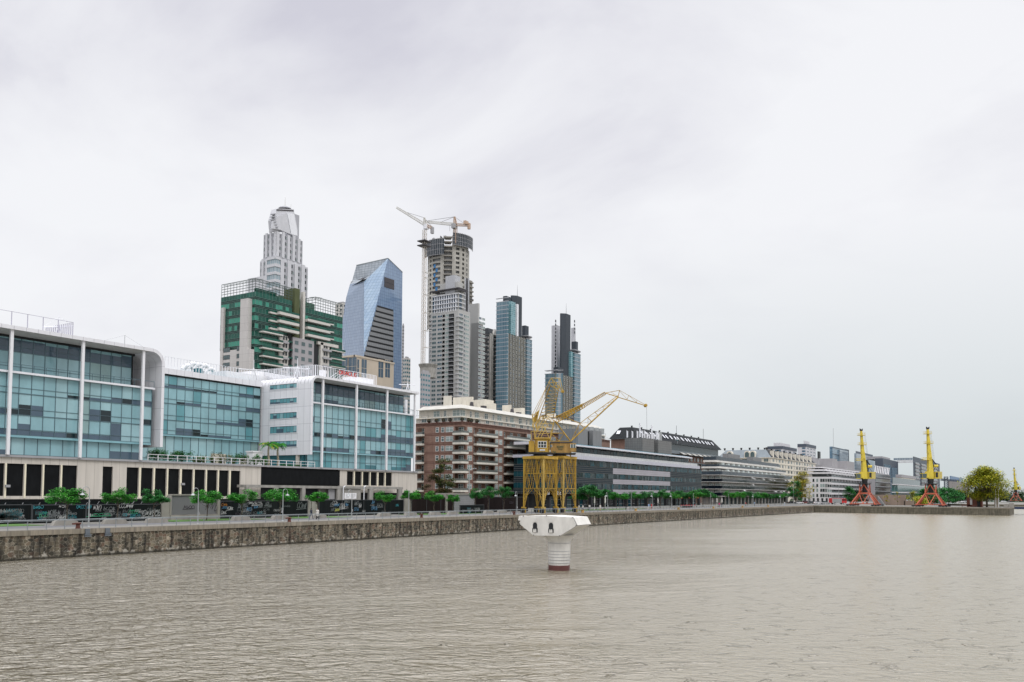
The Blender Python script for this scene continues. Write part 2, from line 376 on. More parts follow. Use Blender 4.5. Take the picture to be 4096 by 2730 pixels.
# the right side lies in the lee and is smoother, the left is ruffled
lee = mrange(mth('ADD', mth('ADD', sy.outputs[1], mth('MULTIPLY', sy.outputs[0], -.2)), mth('MULTIPLY', gust, 50)), 32, 66, 0, 1)
ridge = mth('SUBTRACT', 1, mth('ABSOLUTE', mth('MULTIPLY', mth('SUBTRACT', h1, .5), 3.2)))
dabs = mrange(h1, .60, .74, 0, 1)
rough_w = mth('ADD', mth('ADD', mth('MULTIPLY', ridge, .30), mth('MULTIPLY', h2, .55)), mth('MULTIPLY', h3, .9))
calm_w = mth('ADD', mth('MULTIPLY', dabs, .22), mth('MULTIPLY', h2, .09))
hh = mth('ADD', mth('MULTIPLY', rough_w, mth('ADD', .02, lee)), mth('MULTIPLY', calm_w, mth('SUBTRACT', 1.1, lee)))
bp = t.nodes.new('ShaderNodeBump'); bp.inputs['Strength'].default_value = 1; bp.inputs['Distance'].default_value = 1.0
t.links.new(hh, bp.inputs['Height']); t.links.new(bp.outputs[0], b.inputs['Normal'])
t.links.new(mrange(lee, 0, .8, .24, .08), b.inputs['Roughness'])
wb = MB(); wb.quad((-600, -900, WZ), (3500, -900, WZ), (3500, 94, WZ), (-600, 94, WZ))
structure(wb, 'water', 'water')

# ---------------------------------------------------------------- ground sheets
gb = MB()
gb.poly([(-600, DK+1, -.012), (XC+1, DK+1, -.012), (XC+1, 17, -.012), (432, 17, -.012), (470, 60, -.012), (4500, 60, -.012), (4500, 4500, -.012), (-600, 4500, -.012)])
structure(gb, 'ground', 'paving')
gb = MB(); gb.quad((900, -900, -.4), (4500, -900, -.4), (4500, 60.5, -.4), (900, 60.5, -.4)); structure(gb, 'far_shore', 'leaf_dark')

# masonry: rubble stone with pale joints, rain streaks and lime bloom
m = M('quay_stone', (.12, .10, .08), .9); t = m.node_tree; b = t.nodes['Principled BSDF']; fv = facevec(t)
mp = t.nodes.new('ShaderNodeMapping'); mp.inputs['Scale'].default_value = (1.9, 2.7, 1); t.links.new(fv, mp.inputs[0])
nn = t.nodes.new('ShaderNodeTexNoise'); nn.inputs['Scale'].default_value = .9; t.links.new(mp.outputs[0], nn.inputs['Vector'])
am = t.nodes.new('ShaderNodeVectorMath'); am.operation = 'MULTIPLY_ADD'; am.inputs[1].default_value = (.5, .5, 0); t.links.new(nn.outputs['Color'], am.inputs[0]); t.links.new(mp.outputs[0], am.inputs[2])
v1 = t.nodes.new('ShaderNodeTexVoronoi'); v1.voronoi_dimensions = '2D'; v1.distance = 'CHEBYCHEV'; v1.inputs['Randomness'].default_value = .85; v1.inputs['Scale'].default_value = 1; t.links.new(am.outputs[0], v1.inputs['Vector'])
v2 = t.nodes.new('ShaderNodeTexVoronoi'); v2.voronoi_dimensions = '2D'; v2.feature = 'DISTANCE_TO_EDGE'; v2.inputs['Randomness'].default_value = .85; v2.inputs['Scale'].default_value = 1; t.links.new(am.outputs[0], v2.inputs['Vector'])
sp = t.nodes.new('ShaderNodeSeparateColor'); t.links.new(v1.outputs['Color'], sp.inputs[0])
rp = t.nodes.new('ShaderNodeValToRGB'); e = rp.color_ramp.elements; e[0].color = (.035, .032, .024, 1); e[1].position = 1; e[1].color = (.26, .22, .165, 1)
for q, c in ((.2, (.062, .055, .038)), (.45, (.125, .104, .07)), (.6, (.11, .07, .048)), (.7, (.15, .125, .085)), (.85, (.085, .078, .058))): x = e.new(q); x.color = (*c, 1)
t.links.new(sp.outputs[0], rp.inputs[0])
def rng(sock, a, bb, c, d):
    r = t.nodes.new('ShaderNodeMapRange'); t.links.new(sock, r.inputs[0])
    for k, vv in zip(('From Min', 'From Max', 'To Min', 'To Max'), (a, bb, c, d)): r.inputs[k].default_value = vv
    return r.outputs[0]
mj = t.nodes.new('ShaderNodeMixRGB'); t.links.new(rng(v2.outputs['Distance'], .015, .06, .75, 0), mj.inputs[0]); t.links.new(rp.outputs[0], mj.inputs[1]); mj.inputs[2].default_value = (.37, .335, .26, 1)
ms = t.nodes.new('ShaderNodeMapping'); ms.inputs['Scale'].default_value = (.9, .10, 1); t.links.new(fv, ms.inputs[0])
ns = t.nodes.new('ShaderNodeTexNoise'); ns.inputs['Scale'].default_value = 2.1; ns.inputs['Detail'].default_value = 7; t.links.new(ms.outputs[0], ns.inputs['Vector'])
vs_ = t.nodes.new('ShaderNodeVectorMath'); vs_.operation = 'SCALE'; t.links.new(mj.outputs[0], vs_.inputs[0]); t.links.new(rng(ns.outputs[0], .35, .66, .22, 1.5), vs_.inputs['Scale'])
# lime bloom low on the wall, weed and wet foot at the waterline
g2 = t.nodes.new('ShaderNodeSeparateXYZ'); t.links.new(fv, g2.inputs[0])
nb = t.nodes.new('ShaderNodeTexNoise'); nb.inputs['Scale'].default_value = 1.6; nb.inputs['Detail'].default_value = 6; t.links.new(fv, nb.inputs['Vector'])
low = rng(g2.outputs[1], -2.9, -1.2, .16, -.06)
mb_ = t.nodes.new('ShaderNodeMath'); t.links.new(nb.outputs[0], mb_.inputs[0]); t.links.new(low, mb_.inputs[1])
ml = t.nodes.new('ShaderNodeMixRGB'); ml.inputs[2].default_value = (.50, .47, .40, 1); t.links.new(rng(mb_.outputs[0], .66, .76, 0, .7), ml.inputs[0]); t.links.new(vs_.outputs[0], ml.inputs[1])
mw_ = t.nodes.new('ShaderNodeMixRGB'); mw_.inputs[2].default_value = (.025, .022, .014, 1); t.links.new(rng(g2.outputs[1], -2.95, -2.75, .9, 0), mw_.inputs[0]); t.links.new(ml.outputs[0], mw_.inputs[1])
t.links.new(mw_.outputs[0], b.inputs['Base Color'])
bp = t.nodes.new('ShaderNodeBump'); bp.inputs['Strength'].default_value = .6; bp.inputs['Distance'].default_value = .06
t.links.new(rng(v2.outputs['Distance'], 0, .08, 0, 1), bp.inputs['Height']); t.links.new(bp.outputs[0], b.inputs['Normal'])
Mpanel('coping_stone', (.29, .255, .20), (.22, .195, .15), (.20, .18, .15), 2.4, 3., .04, .9, .38, 0, 0, 2.2)
Mpanel('far_quay', (.12, .108, .08), (.165, .15, .11), (.10, .09, .07), 1.1, .55, .03, .9, .45, .5, 0, 1.6)

qb = MB(); qb.box(-400, XC+.0, DK, DK+2, WZ-1, -.55)
structure(qb, 'quay_wall', 'quay_stone')
qb = MB(); qb.box(XC, XC+2, 16, DK+2, WZ-1, -.45); qb.box(XC+2, 430, 16, 18, WZ-1, -.45); structure(qb, 'quay_wall', 'far_quay')
cb = MB(); cb.box(-400, XC-.1, DK-.12, DK+1.5, -.545, .0)
cb.box(XC-.1, XC+1.5, 15.9, DK+1.5, -.445, .0); cb.box(XC+1.5, 430, 15.9, 17.4, -.445, 0); structure(cb, 'coping', 'coping_stone')
pb = MB(); pb.quad((-400, DK+1.5, 0), (2000, DK+1.5, 0), (2000, DK+5, 0), (-400, DK+5, 0)); structure(pb, 'promenade', 'paving')
pb = MB(); pb.quad((-400, DK+5, .004), (2000, DK+5, .004), (2000, 102.5, .004), (-400, 102.5, .004)); structure(pb, 'path', 'asphalt')
# lawn strips between the concrete plinths
lb = MB()
for a, b_ in ((-20, 56), (74, 90), (95, 109), (128, 150), (178, 235)):
    lb.box(a, b_, 102.6, 108.5, -.05, .05)
tag(lb.build('grass', 'grass_mat'), 'narrow mown grass strips along the foot of the dark hoardings', 'grass', kind='stuff')
# blue footbridge deck beyond the dock's right end
th = thing('footbridge', 'low dark blue footbridge leaving the far right end of the dock wall', 'bridge', (431, 14, 0))
m = M('blue_steel', (.012, .03, .09), .5)
q = MB(); q.box(430.5, 436, -60, 15.8, -.9, .0); q.build('deck', 'blue_steel', th)
q = MB(); q.box(430.5, 436, -60, 15.8, .003, .12); q.build('walkway', 'pale_concrete', th)
q = MB(); q.box(431, 435.5, -38, -33, WZ-1, -.9); q.build('pier', 'raw_concrete', th)
# far dock side behind the bridge
q = MB(); q.box(620, 640, -500, 60, WZ-1, -.42); structure(q, 'quay_wall', 'far_quay')
q = MB(); q.box(640, 900, -500, 60, -1.2, -.4); structure(q, 'far_ground', 'paving')

# ---------------------------------------------------------------- railing along the coping
th = thing('railing', 'long grey metal railing of round top rail and short posts along the dock edge', 'railing', (60, DK+1.2, 0))
ry = DK+1.15; rz = 1.0
q = MB(); q.tube((-8, ry, rz), (372, ry, rz), .05, 0, 8); q.tube((-8, ry, rz-.12), (372, ry, rz-.12), .02, 0, 5)
q.build('top_rail', 'rail_metal', th)
def post(x, mb, o=(0, 0, 0)):
    mb.tube((x, ry, 0), (x, ry, .8), .045, 0, 6); mb.tube((x, ry, .8), (x, ry-.05, .93), .045, 0, 6); mb.tube((x, ry-.05, .93), (x, ry, rz), .04, 0, 6)
    mb.tube((x, ry, .005), (x, ry, .03), .12, 0, 6)
pm = MB(); post(0, pm); pme = pm.mesh('post', 'rail_metal', (0, DK+1.2, 0)); xs = [44.5+i*2.02 for i in range(162)]
rest = MB()
for i, x in enumerate(xs):
    if i < 100:
        o = bpy.data.objects.new('post', pme); COL.objects.link(o); o.parent = th; o.location = (x-60, 0, 0)
    else: post(x, rest)
rest.build('posts', 'rail_metal', th)['kind'] = 'stuff'

# ---------------------------------------------------------------- lamps
def lamp_proto():
    th = thing('street_lamp', '', 'lamp'); q = MB()
    q.lathe((0, 0, 0), [(.16, 0), (.16, .06), (.10, .12), (.10, .9), (.065, 1.0), (.055, 4.0)], 8); q.build('post', 'galvanized', th)
    q = MB(); pts = [(0, 0, 4.0)]+[(-.42+.42*cos(a), 0, 4.25+.42*sin(a)) for a in [pi*k/8 for k in range(0, 8)]]+[(-.84, 0, 4.15), (-.84, 0, 4.0)]
    q.path(pts, .035, 0, 6); q.build('arm', 'galvanized', th)
    q = MB(); q.lathe((-.84, 0, 3.72), [(.30, 0), (.22, .12), (.08, .2), (.05, .3)], 10); q.build('lamp_shade', 'galvanized', th)
    q = MB(); q.box(.05, .16, -.12, .12, 1.2, 1.55); q.build('control_box', 'grey_edge', th)
    return th
lp = lamp_proto(); used = False
LAMPS = [(362, 'first from the left, in front of the dark graffiti hoarding', 1), (797, 'beside the roller shutter, second from the left', 1), (1135, 'leaning over the tree left of the two walkers', -0),
 (1410, 'in front of the white notice board', 1), (2069, 'just left of the yellow lattice crane legs', -1), (2431, 'nearest to the two closed white parasols', 1),
 (2610, 'in front of the low glass building, beside the person in red', 1), (2686, 'before the striped facade, next to the red cafe', 1), (3012, 'in front of the black balcony block', 1), (3120, 'near the right end of the black balcony block', 1)]
for px, txt, dr in LAMPS:
    x = XA(px, DK+3.4); place(lp, used, (x, DK+3.4, 0), 0 if dr == 1 else (pi if dr == 0 else .2), 1.0, 'grey crook-necked quayside lamp '+txt, 'crook-necked lamps on the promenade'); used = True
# straight posts with a small globe
def post_proto():
    th = thing('light_post', '', 'lamp post'); q = MB()
    q.lathe((0, 0, 0), [(.14, 0), (.12, .8), (.055, .95), (.05, 4.6)], 8); q.build('post', 'galvanized', th)
    q = MB(); q.box(-.35, .35, -.06, .06, 4.6, 4.68); q.build('lamp_head', 'grey_edge', th); return th
pp = post_proto(); used = False
for px, txt in ((1637, 'beside the pale pillar at the end of the long podium'), (2525, 'in front of the low glass building, between two crook lamps'), (2773, 'by the corner between the glass building and the black balconies'), (2842, 'in front of the dark left corner of the balcony block'), (2913, 'under the middle of the black balcony block')):
    place(pp, used, (XA(px, DK+3.4), DK+3.4, 0), 0, 1, 'straight grey light post '+txt, 'straight light posts on the promenade'); used = True
# tall far street lights
def tall_proto():
    th = thing('tall_street_light', '', 'street light'); q = MB(); q.lathe((0, 0, 0), [(.16, 0), (.13, 4), (.09, 10)], 6); q.build('pole', 'galvanized', th)
    q = MB(); q.tube((0, 0, 9.9), (1.6, -.4, 10.2), .07); q.box(1.5, 2.2, -.55, -.25, 10.12, 10.3); q.build('lamp_arm', 'galvanized', th); return th
tp = tall_proto(); used = False
for px, Y, txt, s in ((1878, 118, 'rising behind the grey gate in front of the brick apartments', 1), (3173, 112, 'right of the black balcony block against the yellow tree', 1.0), (3236, 118, 'in front of the white building beside the yellow tree', 1.15), (3352, 118, 'standing over the fire engine', 1.1), (3390, 118, 'between the fire engine and the left port crane', 1.1), (3578, 90, 'between the two port cranes', 1.1), (3753, 60, 'just right of the second port crane', 1.05)):
    x = XA(px, Y); place(tp, used, (x, Y, 0), 0, s, 'tall thin street light '+txt, 'tall thin street lights'); used = True

# ---------------------------------------------------------------- bollards
bp_ = MB(); bp_.lathe((0, 0, 0), [(.28, 0), (.24, .1), (.2, .42), (.3, .5), (.34, .6), (.26, .66)], 12); bp_.box(-.62, 0, -.12, .12, .45, .62)
bo = bp_.build('mooring_bollard', 'rust'); bo['category'] = 'bollard'
used = False
for px, txt in ((320, 'nearest bollard, left of the first lamp'), (1162, 'bollard left of the two walkers'), (1689, 'bollard in front of the brown hoarding'), (2058, 'bollard beside the lamp left of the yellow crane')):
    place(bo, used, (XA(px, DK+.62), DK+.62, 0), 0, 1.0, 'rusty dark red mooring '+txt, 'rusty mooring bollards'); used = True
bp_ = MB(); bp_.lathe((0, 0, 0), [(.34, 0), (.30, .45), (.40, .5), (.40, .62)], 12)
bo = bp_.build('mooring_bollard', 'bollard_yellow'); bo['category'] = 'bollard'; used = False
for px, txt in ((2331, 'just right of the yellow crane legs'), (2543, 'in front of the low glass building'), (2714, 'before the red cafe chairs'), (2853, 'at the left end of the black balcony block'), (2969, 'below the middle of the balcony block'), (3071, 'below the right half of the balcony block')):
    place(bo, used, (XA(px, DK+.62), DK+.62, 0), 0, 1.0, 'ochre mooring bollard '+txt, 'ochre mooring bollards'); used = True
# small fender brackets on the wall
q = MB(); q.box(-.35, .35, -.22, 0, -.75, -.02, 0); q.box(-.5, .5, -.34, -.1, -.95, -.8, 0); q.box(-.5, .5, -.34, -.1, -1.2, -1.02, 0); q.box(-.3, .3, -.16, 0, -1.2, -.75)
o = q.build('fender_bracket', M('bracket_grey', (.14, .16, .18), .5, .3).name); o['category'] = 'bracket'
place(o, False, (XA(357, DK-.13), DK-.13, 0), 0, .75, 'grey metal bracket on the quay wall below the first lamp', 'wall brackets')
place(o, True, (XA(437, DK-.13), DK-.13, 0), 0, .75, 'grey metal bracket on the quay wall, right one of the pair', 'wall brackets')

# ---------------------------------------------------------------- concrete plinths on the lawn
q = MB(); q.prism([(-1.65, -.35, 0), (1.65, -.35, 0), (1.38, -.35, .50), (1.15, -.35, .62), (-1.15, -.35, .62), (-1.38, -.35, .50)], (0, .7, 0))
bl = q.build('concrete_block', 'pale_concrete'); bl['category'] = 'concrete block'; used = False
BL = [(268, 418-319+0, 'nearest, left of the first lamp'), (465, 0, 'below the second hoarding tree'), (632, 0, 'left of the roller shutter'), (968, 0, 'behind the railing right of the roller shutter'), (1124, 0, 'left of the two walkers'), (1278, 0, 'right behind the walker in white'), (1539, 0, 'under the tree by the unfinished frame'), (1645, 0, 'in front of the pale pillar'), (1741, 0, 'before the brown hoarding'), (1813, 0, 'left of the grey gate'), (1955, 0, 'before the dark hoarding left of the crane'), (2010, 0, 'next left of the yellow crane lamp')]
BL += [(2520, 0, 'before the low glass building, left one'), (2600, 0, 'behind the person in red'), (2700, 0, 'before the red cafe chairs'), (2870, 0, 'under the balcony block trees')]
for px, _, txt in BL:
    place(bl, used, (XA(px, 101.2), 101.2, 0), 0, 1, 'pale weathered trapezoid concrete block, '+txt, 'concrete blocks along the promenade'); used = True
# ================================================================ podium
YP = 140.
fp = Fr('Y', YP)
pz = fp.Z(330, 1832)         # podium top
th = thing('podium_building', 'long low stone-clad podium with black boarded openings under the glass offices', 'building', (100, YP, 0))
xl, xr = 44., fp.U(1669, 1880)
q = MB()
# openings as (px0, px1, py top at px, bottom py)
GR = [(-60, 20), (28, 98), (106, 171), (178, 243), (250, 311)]
G2 = [(508, 557), (565, 614), (621, 668), (674, 720), (728, 773), (779, 823), (829, 871), (877, 917), (924, 963)]
G3 = [(1389, 1415), (1420, 1448), (1452, 1479), (1483, 1509), (1514, 1539), (1543, 1569)]
zt, zb = fp.Z(330, 1864), 6.3
ops = [(fp.U(a), fp.U(b)) for a, b in GR]+[(fp.U(412), fp.U(453))]+[(fp.U(a), fp.U(b)) for a, b in G2]+[(fp.U(a), fp.U(b)) for a, b in G3]
segs = [xl]
th_w = .5
def wallcut(mb, fr, u0, u1, z0, z1, ops, oz0, oz1, t, m=0):
    fr.box(mb, u0, u1, oz1, z1, -t, 0, m)
    c = u0
    for a, b in sorted(ops):
        if a > c: fr.box(mb, c, a, z0, oz1, -t, 0, m)
        if oz0 > z0: fr.box(mb, a, b, z0, oz0, -t, 0, m)
        c = b
    if c < u1: fr.box(mb, c, u1, z0, oz1, -t, 0, m)
o1 = [o for o in ops if o[1] < fp.U(1000)]; o3 = [o for o in ops if o[0] > fp.U(1200)]
x1, x2 = fp.U(1045), fp.U(1360)
zl = fp.Z(700, 1986)
wallcut(q, fp, xl, x1, zl-.5, pz-.35, o1, zl, zt, .6)
z3b = fp.Z(1480, 1943)
wallcut(q, fp, x2, xr, 4.2, pz-.35, o3, z3b, fp.Z(1480, 1889), .6)
q.box(xr-.6, xr, YP+.6, YP+26, 0, pz-.35); q.build('wall', 'stone_panel', th)
for a, b in ops: q = MB(); fp.box(q, a-.01, b+.01, zl-.1 if b < x1 else z3b-.1, zt+.02 if b < x1 else fp.Z(1480, 1889)+.02, -.5, -.3); q.build('black_board', 'black_sheet', th)
q = MB(); fp.box(q, x1, x2, fp.Z(1200, 1940), pz-.6, -.5, .02); q.build('black_board', 'black_sheet', th)
q = MB()
al = sorted(o1)
for (a, b), (c, d) in zip(al, al[1:]):
    if c-b < 1.5: fp.box(q, b+.02, c-.02, zl-.3, zt, -.2, .09); q.build('pilaster', 'cream_post', th); q = MB()
al = sorted(o3)
for (a, b), (c, d) in zip(al, al[1:]): fp.box(q, b+.02, c-.02, z3b-.2, fp.Z(1480, 1889), -.2, .09); q.build('pilaster', 'cream_post', th); q = MB()
q = MB(); fp.box(q, xl, xr, pz-.35, pz, -.1, .35); q.build('cornice', 'grey_edge', th)
q = MB(); q.box(xl, xr, YP+.05, YP+27, pz-.4, pz-.02); q.box(xl, xr-1, YP+1, YP+26, 0, .2); q.build('roof_terrace', 'pale_concrete', th)
# near-black sheet behind the boards: the void's darkness is put into its colour
q = MB(); q.box(xl, xr-.7, YP+1.2, YP+1.6, 0, pz-.4); q.build('dark_backing', 'dark_gap', th)
q = MB(); fp.box(q, xl, fp.U(985), 0, zl-.5, -.4, -.1); q.build('base_board', 'black_sheet', th)
# wall lamps on the pilasters
for px, py in ((26, 1945), (727, 1937)):
    q = MB(); u = fp.U(px, py); z = fp.Z(px, py); fp.box(q, u-.3, u+.35, z-.2, z+.2, .09, .5); q.build('wall_lamp', 'grey_edge', th)

# unfinished concrete frame in front of the podium's right half
YF = 136.5; ff = Fr('Y', YF)
th = thing('unfinished_annex', 'bare unfinished concrete frame of beams and columns below the black panel', 'concrete frame', (135, YF, 0))
def bx(mb, px0, px1, py0, py1, d0=-.4, d1=0, fr=None, m=0):
    fr = fr or ff; pm_ = (px0+px1)/2
    fr.box(mb, fr.U(px0, (py0+py1)/2), fr.U(px1, (py0+py1)/2), fr.Z(pm_, py1), fr.Z(pm_, py0), d0, d1, m)
q = MB()
ff.box(q, ff.U(985, 1945), ff.U(1612, 1945), ff.Z(1200, 1953), ff.Z(1200, 1943), -2.8, 0)
ff.box(q, ff.U(1222, 1960), ff.U(1365, 1960), ff.Z(1290, 1955.0), ff.Z(1290, 1948.5), -.3, .04)
q.build('beam', 'raw_concrete', th)
for a, b in ((985, 996), (1097, 1114), (1208, 1222), (1350, 1365), (1478, 1493), (1594, 1609)):
    q = MB(); ff.box(q, ff.U(a, 1980), ff.U(b, 1980), 0, ff.Z(1200, 1953)-.004, -.6, 0); q.build('column', 'raw_concrete', th)
q = MB(); ff.box(q, ff.U(1366, 1980), ff.U(1447, 1980), 0, ff.Z(1400, 1951), -.5, -.3); ff.box(q, ff.U(1300, 1980), ff.U(1345, 1980), 0, ff.Z(1320, 1957), -2.2, -1.9)
q.build('wall', 'raw_concrete', th)
q = MB(); ff.box(q, ff.U(1324, 1980), ff.U(1348, 1980), ff.Z(1330, 1998), ff.Z(1330, 1957), -1.0, -.7); q.build('grey_sheet', 'grey_edge', th)
for px in (1365, 1448):
    q = MB(); u = ff.U(px+4, 1980); q.path([ff.pt(u, ff.Z(px, 2000), .3), ff.pt(u, ff.Z(px, 1950), .3), ff.pt(u+.6, ff.Z(px, 1944), .3)], .12); q.build('drainpipe', 'white_frame', th)
# notice board
th = thing('notice_board', 'white printed notice board standing before the bare concrete frame', 'notice board', (ff.U(1400), 133, 0))
f2 = Fr('Y', 133.)
q = MB(); bx(q, 1379, 1426, 1973, 1996, -.08, 0, f2); q.build('panel', 'white_paint', th)
q = MB()
for k in range(5):
    z = f2.Z(1400, 1978+k*3.4); a = f2.U(1381, 1985); random.seed(k)
    for j in range(2): f2.box(q, a+.2+j*1.75, a+.2+j*1.75+random.uniform(.8, 1.4), z, z+.06, .003, .012)
q.build('print', 'grey_edge', th)
for px in (1384, 1421):
    q = MB(); u = f2.U(px, 1990); f2.box(q, u-.06, u+.06, 0, f2.Z(1400, 1996), -.14, -.02); q.build('leg', 'galvanized', th)
random.seed(11)

# ================================================================ office block at far left (A)
def frame_profile(mb, xa, xb, zt, zb, r, t, y0, y1, side, m=0, mi=1):
    """white folded frame: roof slab that rounds over into an end wall. side=+1 end wall at xb, -1 at xa."""
    outer, inner = [], []
    K = 8
    if side > 0:
        outer = [(xa, zt)]+[(xb-r+r*sin(pi/2*k/K), zt-r+r*cos(pi/2*k/K)) for k in range(K+1)]+[(xb, zb)]
        ri = r-t
        inner = [(xa, zt-t)]+[(xb-r+ri*sin(pi/2*k/K), zt-r+ri*cos(pi/2*k/K)) for k in range(K+1)]+[(xb-t, zb)]
    else:
        outer = [(xb, zt)]+[(xa+r-r*sin(pi/2*k/K), zt-r+r*cos(pi/2*k/K)) for k in range(K+1)]+[(xa, zb)]
        ri = r-t
        inner = [(xb, zt-t)]+[(xa+r-ri*sin(pi/2*k/K), zt-r+ri*cos(pi/2*k/K)) for k in range(K+1)]+[(xa+t, zb)]
    n = len(outer)
    for i in range(n-1):
        (ax, az), (bx_, bz) = outer[i], outer[i+1]; (cx, cz), (dx, dz) = inner[i], inner[i+1]
        mb.quad((ax, y0, az), (bx_, y0, bz), (dx, y0, dz), (cx, y0, cz), m)          # front edge
        mb.quad((ax, y0, az), (ax, y1, az), (bx_, y1, bz), (bx_, y0, bz), m)          # outside
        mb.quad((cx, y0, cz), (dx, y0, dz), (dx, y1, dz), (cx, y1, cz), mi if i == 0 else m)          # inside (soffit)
        mb.quad((ax, y1, az), (cx, y1, cz), (dx, y1, dz), (bx_, y1, bz), m)
    mb.quad((outer[-1][0], y0, zb), (outer[-1][0], y1, zb), (inner[-1][0], y1, zb), (inner[-1][0], y0, zb), m)
    mb.quad((outer[0][0], y0, zt), (inner[0][0], y0, zt-t), (inner[0][0], y1, zt-t), (outer[0][0], y1, zt), m)

fa = Fr('Y', 139.); ga = Fr('Y', 140.6); ua = Fr('Y', 144.5)
th = thing('office_building', 'large leftmost glass office block, white roof slab rounding into its right end wall', 'office building', (75, 140, pz))
xfa = fa.U(656, 1600); zsl = fa.Z(300, 1343); slt = .62
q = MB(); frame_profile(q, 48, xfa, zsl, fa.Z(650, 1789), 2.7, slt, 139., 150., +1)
q.build('roof_frame', ['white_panel', 'soffit'], th)
xg = ga.U(607, 1600)
zr = [ga.Z(325, y) for y in (1763, 1681, 1600, 1519)]
curtain(th, ga, 48, xg, [(zr[0]+.25, zr[1]), (zr[1], zr[2]), (zr[2], zr[3]-.35)], 1.96, openp=.52)
# recessed ground storey of glass
gg = Fr('Y', 141.2)
curtain(th, gg, 48, xg-1.3, [(pz, zr[0]-.1)], 2.1, openp=.3, lowfrac=.04)
q = MB(); ga.box(q, 48, xg, zr[0]-.1, zr[0]+.24, -.5, .12); q.build('spandrel_band', 'spandrel', th)
q = MB(); q.box(xg-.1, xg, 140.62, 150, zr[0]+.2, zr[3]-.3); q.build('end_glazing', 'teal_glass', th)
# balcony walkway and set-back upper storeys
q = MB(); q.box(48, xg+.15, 139.9, 144.6, zr[3]-.33, zr[3]); q.build('walkway', 'white_frame', th)
q = MB(); n = 24
for i in range(n+1):
    x = 48+(xg-48)*i/n; q.box(x-.03, x+.03, 139.98, 140.04, zr[3], zr[3]+1.15)
q.box(48, xg+.1, 139.97, 140.05, zr[3]+1.1, zr[3]+1.18); q.build('balustrade', 'mullion', th)
zu = [zr[3], ua.Z(325, 1446), ua.Z(325, 1385)]
# the slab hides the head of the upper glass
ztop = zsl-slt-.05
curtain(th, ua, 48, xfa-3.2, [(zu[0]+.01, zu[1]), (zu[1], ztop-.35)], 2.0, openp=.25, darktop=(1,), lowfrac=.36)
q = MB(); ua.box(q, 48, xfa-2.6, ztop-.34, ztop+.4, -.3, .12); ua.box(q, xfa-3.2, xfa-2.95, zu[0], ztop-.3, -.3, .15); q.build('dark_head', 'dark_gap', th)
for px in (38, 326, 569, 0):
    x = XA(px, 139.6, 1560) if px else 60.4
    q = MB(); q.box(x-.23, x+.23, 139.3, 139.7, pz+.001, zsl-slt-.001); q.build('column', 'white_column', th)
q = MB(); q.box(48, xfa-4, 145, 164, pz, ztop); q.build('core_wall', 'dark_gap', th)
# roof screen fence and window-cleaning gear
q = MB(); y = 141.5; x0s, x1s = 48, XA(292, y, 1290); zs0 = zsl; zs1 = ZA(292, 1290, y)
for i in range(14):
    x = x0s+(x1s-x0s)*i/13; q.box(x-.05, x+.05, y-.05, y+.05, zs0, zs1)
q.box(x0s, x1s, y-.04, y+.04, zs1-.06, zs1)
for i in range(15): yy = y+i*.6; q.box(x1s-.03, x1s+.03, yy-.1, yy+.1, zs0, zs1)
q.build('roof_screen', M('screen_violet', (.36, .35, .42), .5).name, th)
q = MB(); c = Vector((XA(235, 146, 1320), 146, zsl))
q.box(c.x-3, c.x-1.2, 145, 147, zsl+.3, zsl+1.1); q.box(c.x-.6, c.x+1, 145, 147, zsl, zsl+.5)
for s in (-1, 1): q.tube(c+Vector((s*.9, 0, .4)), c+Vector((0, 0, 2.6)), .07)
q.tube(c+Vector((-2.6, 0, 1.9)), c+Vector((2.6, 0, 2.9)), .12); q.tube(c+Vector((0, 0, 2.4)), c+Vector((0, 0, 4.2)), .08)
q.tube(c+Vector((-2.6, 0, 2.0)), c+Vector((0, 0, 4.1)), .03); q.tube(c+Vector((2.6, 0, 2.95)), c+Vector((0, 0, 4.1)), .03)
o = q.build('cleaning_cradle', 'white_frame', None, loc=c); tag(o, 'white window-cleaning davit standing on the leftmost office roof', 'davit')
q = MB(); c = Vector((XA(499, 143, 1360), 143, zsl)); q.tube(c, c+Vector((0, 0, 2.3)), .05); q.tube(c+Vector((0, 0, 2.3)), c+Vector((-5, 0, .3)), .02); q.tube(c+Vector((0, 0, 2.3)), c+Vector((5, 0, .2)), .02)
tag(q.build('guyed_mast', 'galvanized', None, loc=c), 'small guyed mast on the roof near its rounded corner', 'mast')

# ================================================================ office block C (white side wall), and the link block B between them
fc = Fr('Y', 139.)
XCC = fc.U(1245, 1660); yb = YX(1029, XCC, 1700); zc = fc.Z(1424, 1527.5); xre = fc.U(1678, 1563)
YB = yb-1.2
th = thing('office_building', 'glass office block with a white rounded side wall of five window strips', 'office building', (140, 140, pz))
fx = Fr('X', XCC)
q = MB(); zcb = fx.Z(1240, 1819)
frame_profile(q, XCC, xre, zc, zcb, 1.9, .55, 139., yb, -1)
q.build('roof_frame', ['white_panel', 'soffit'], th)
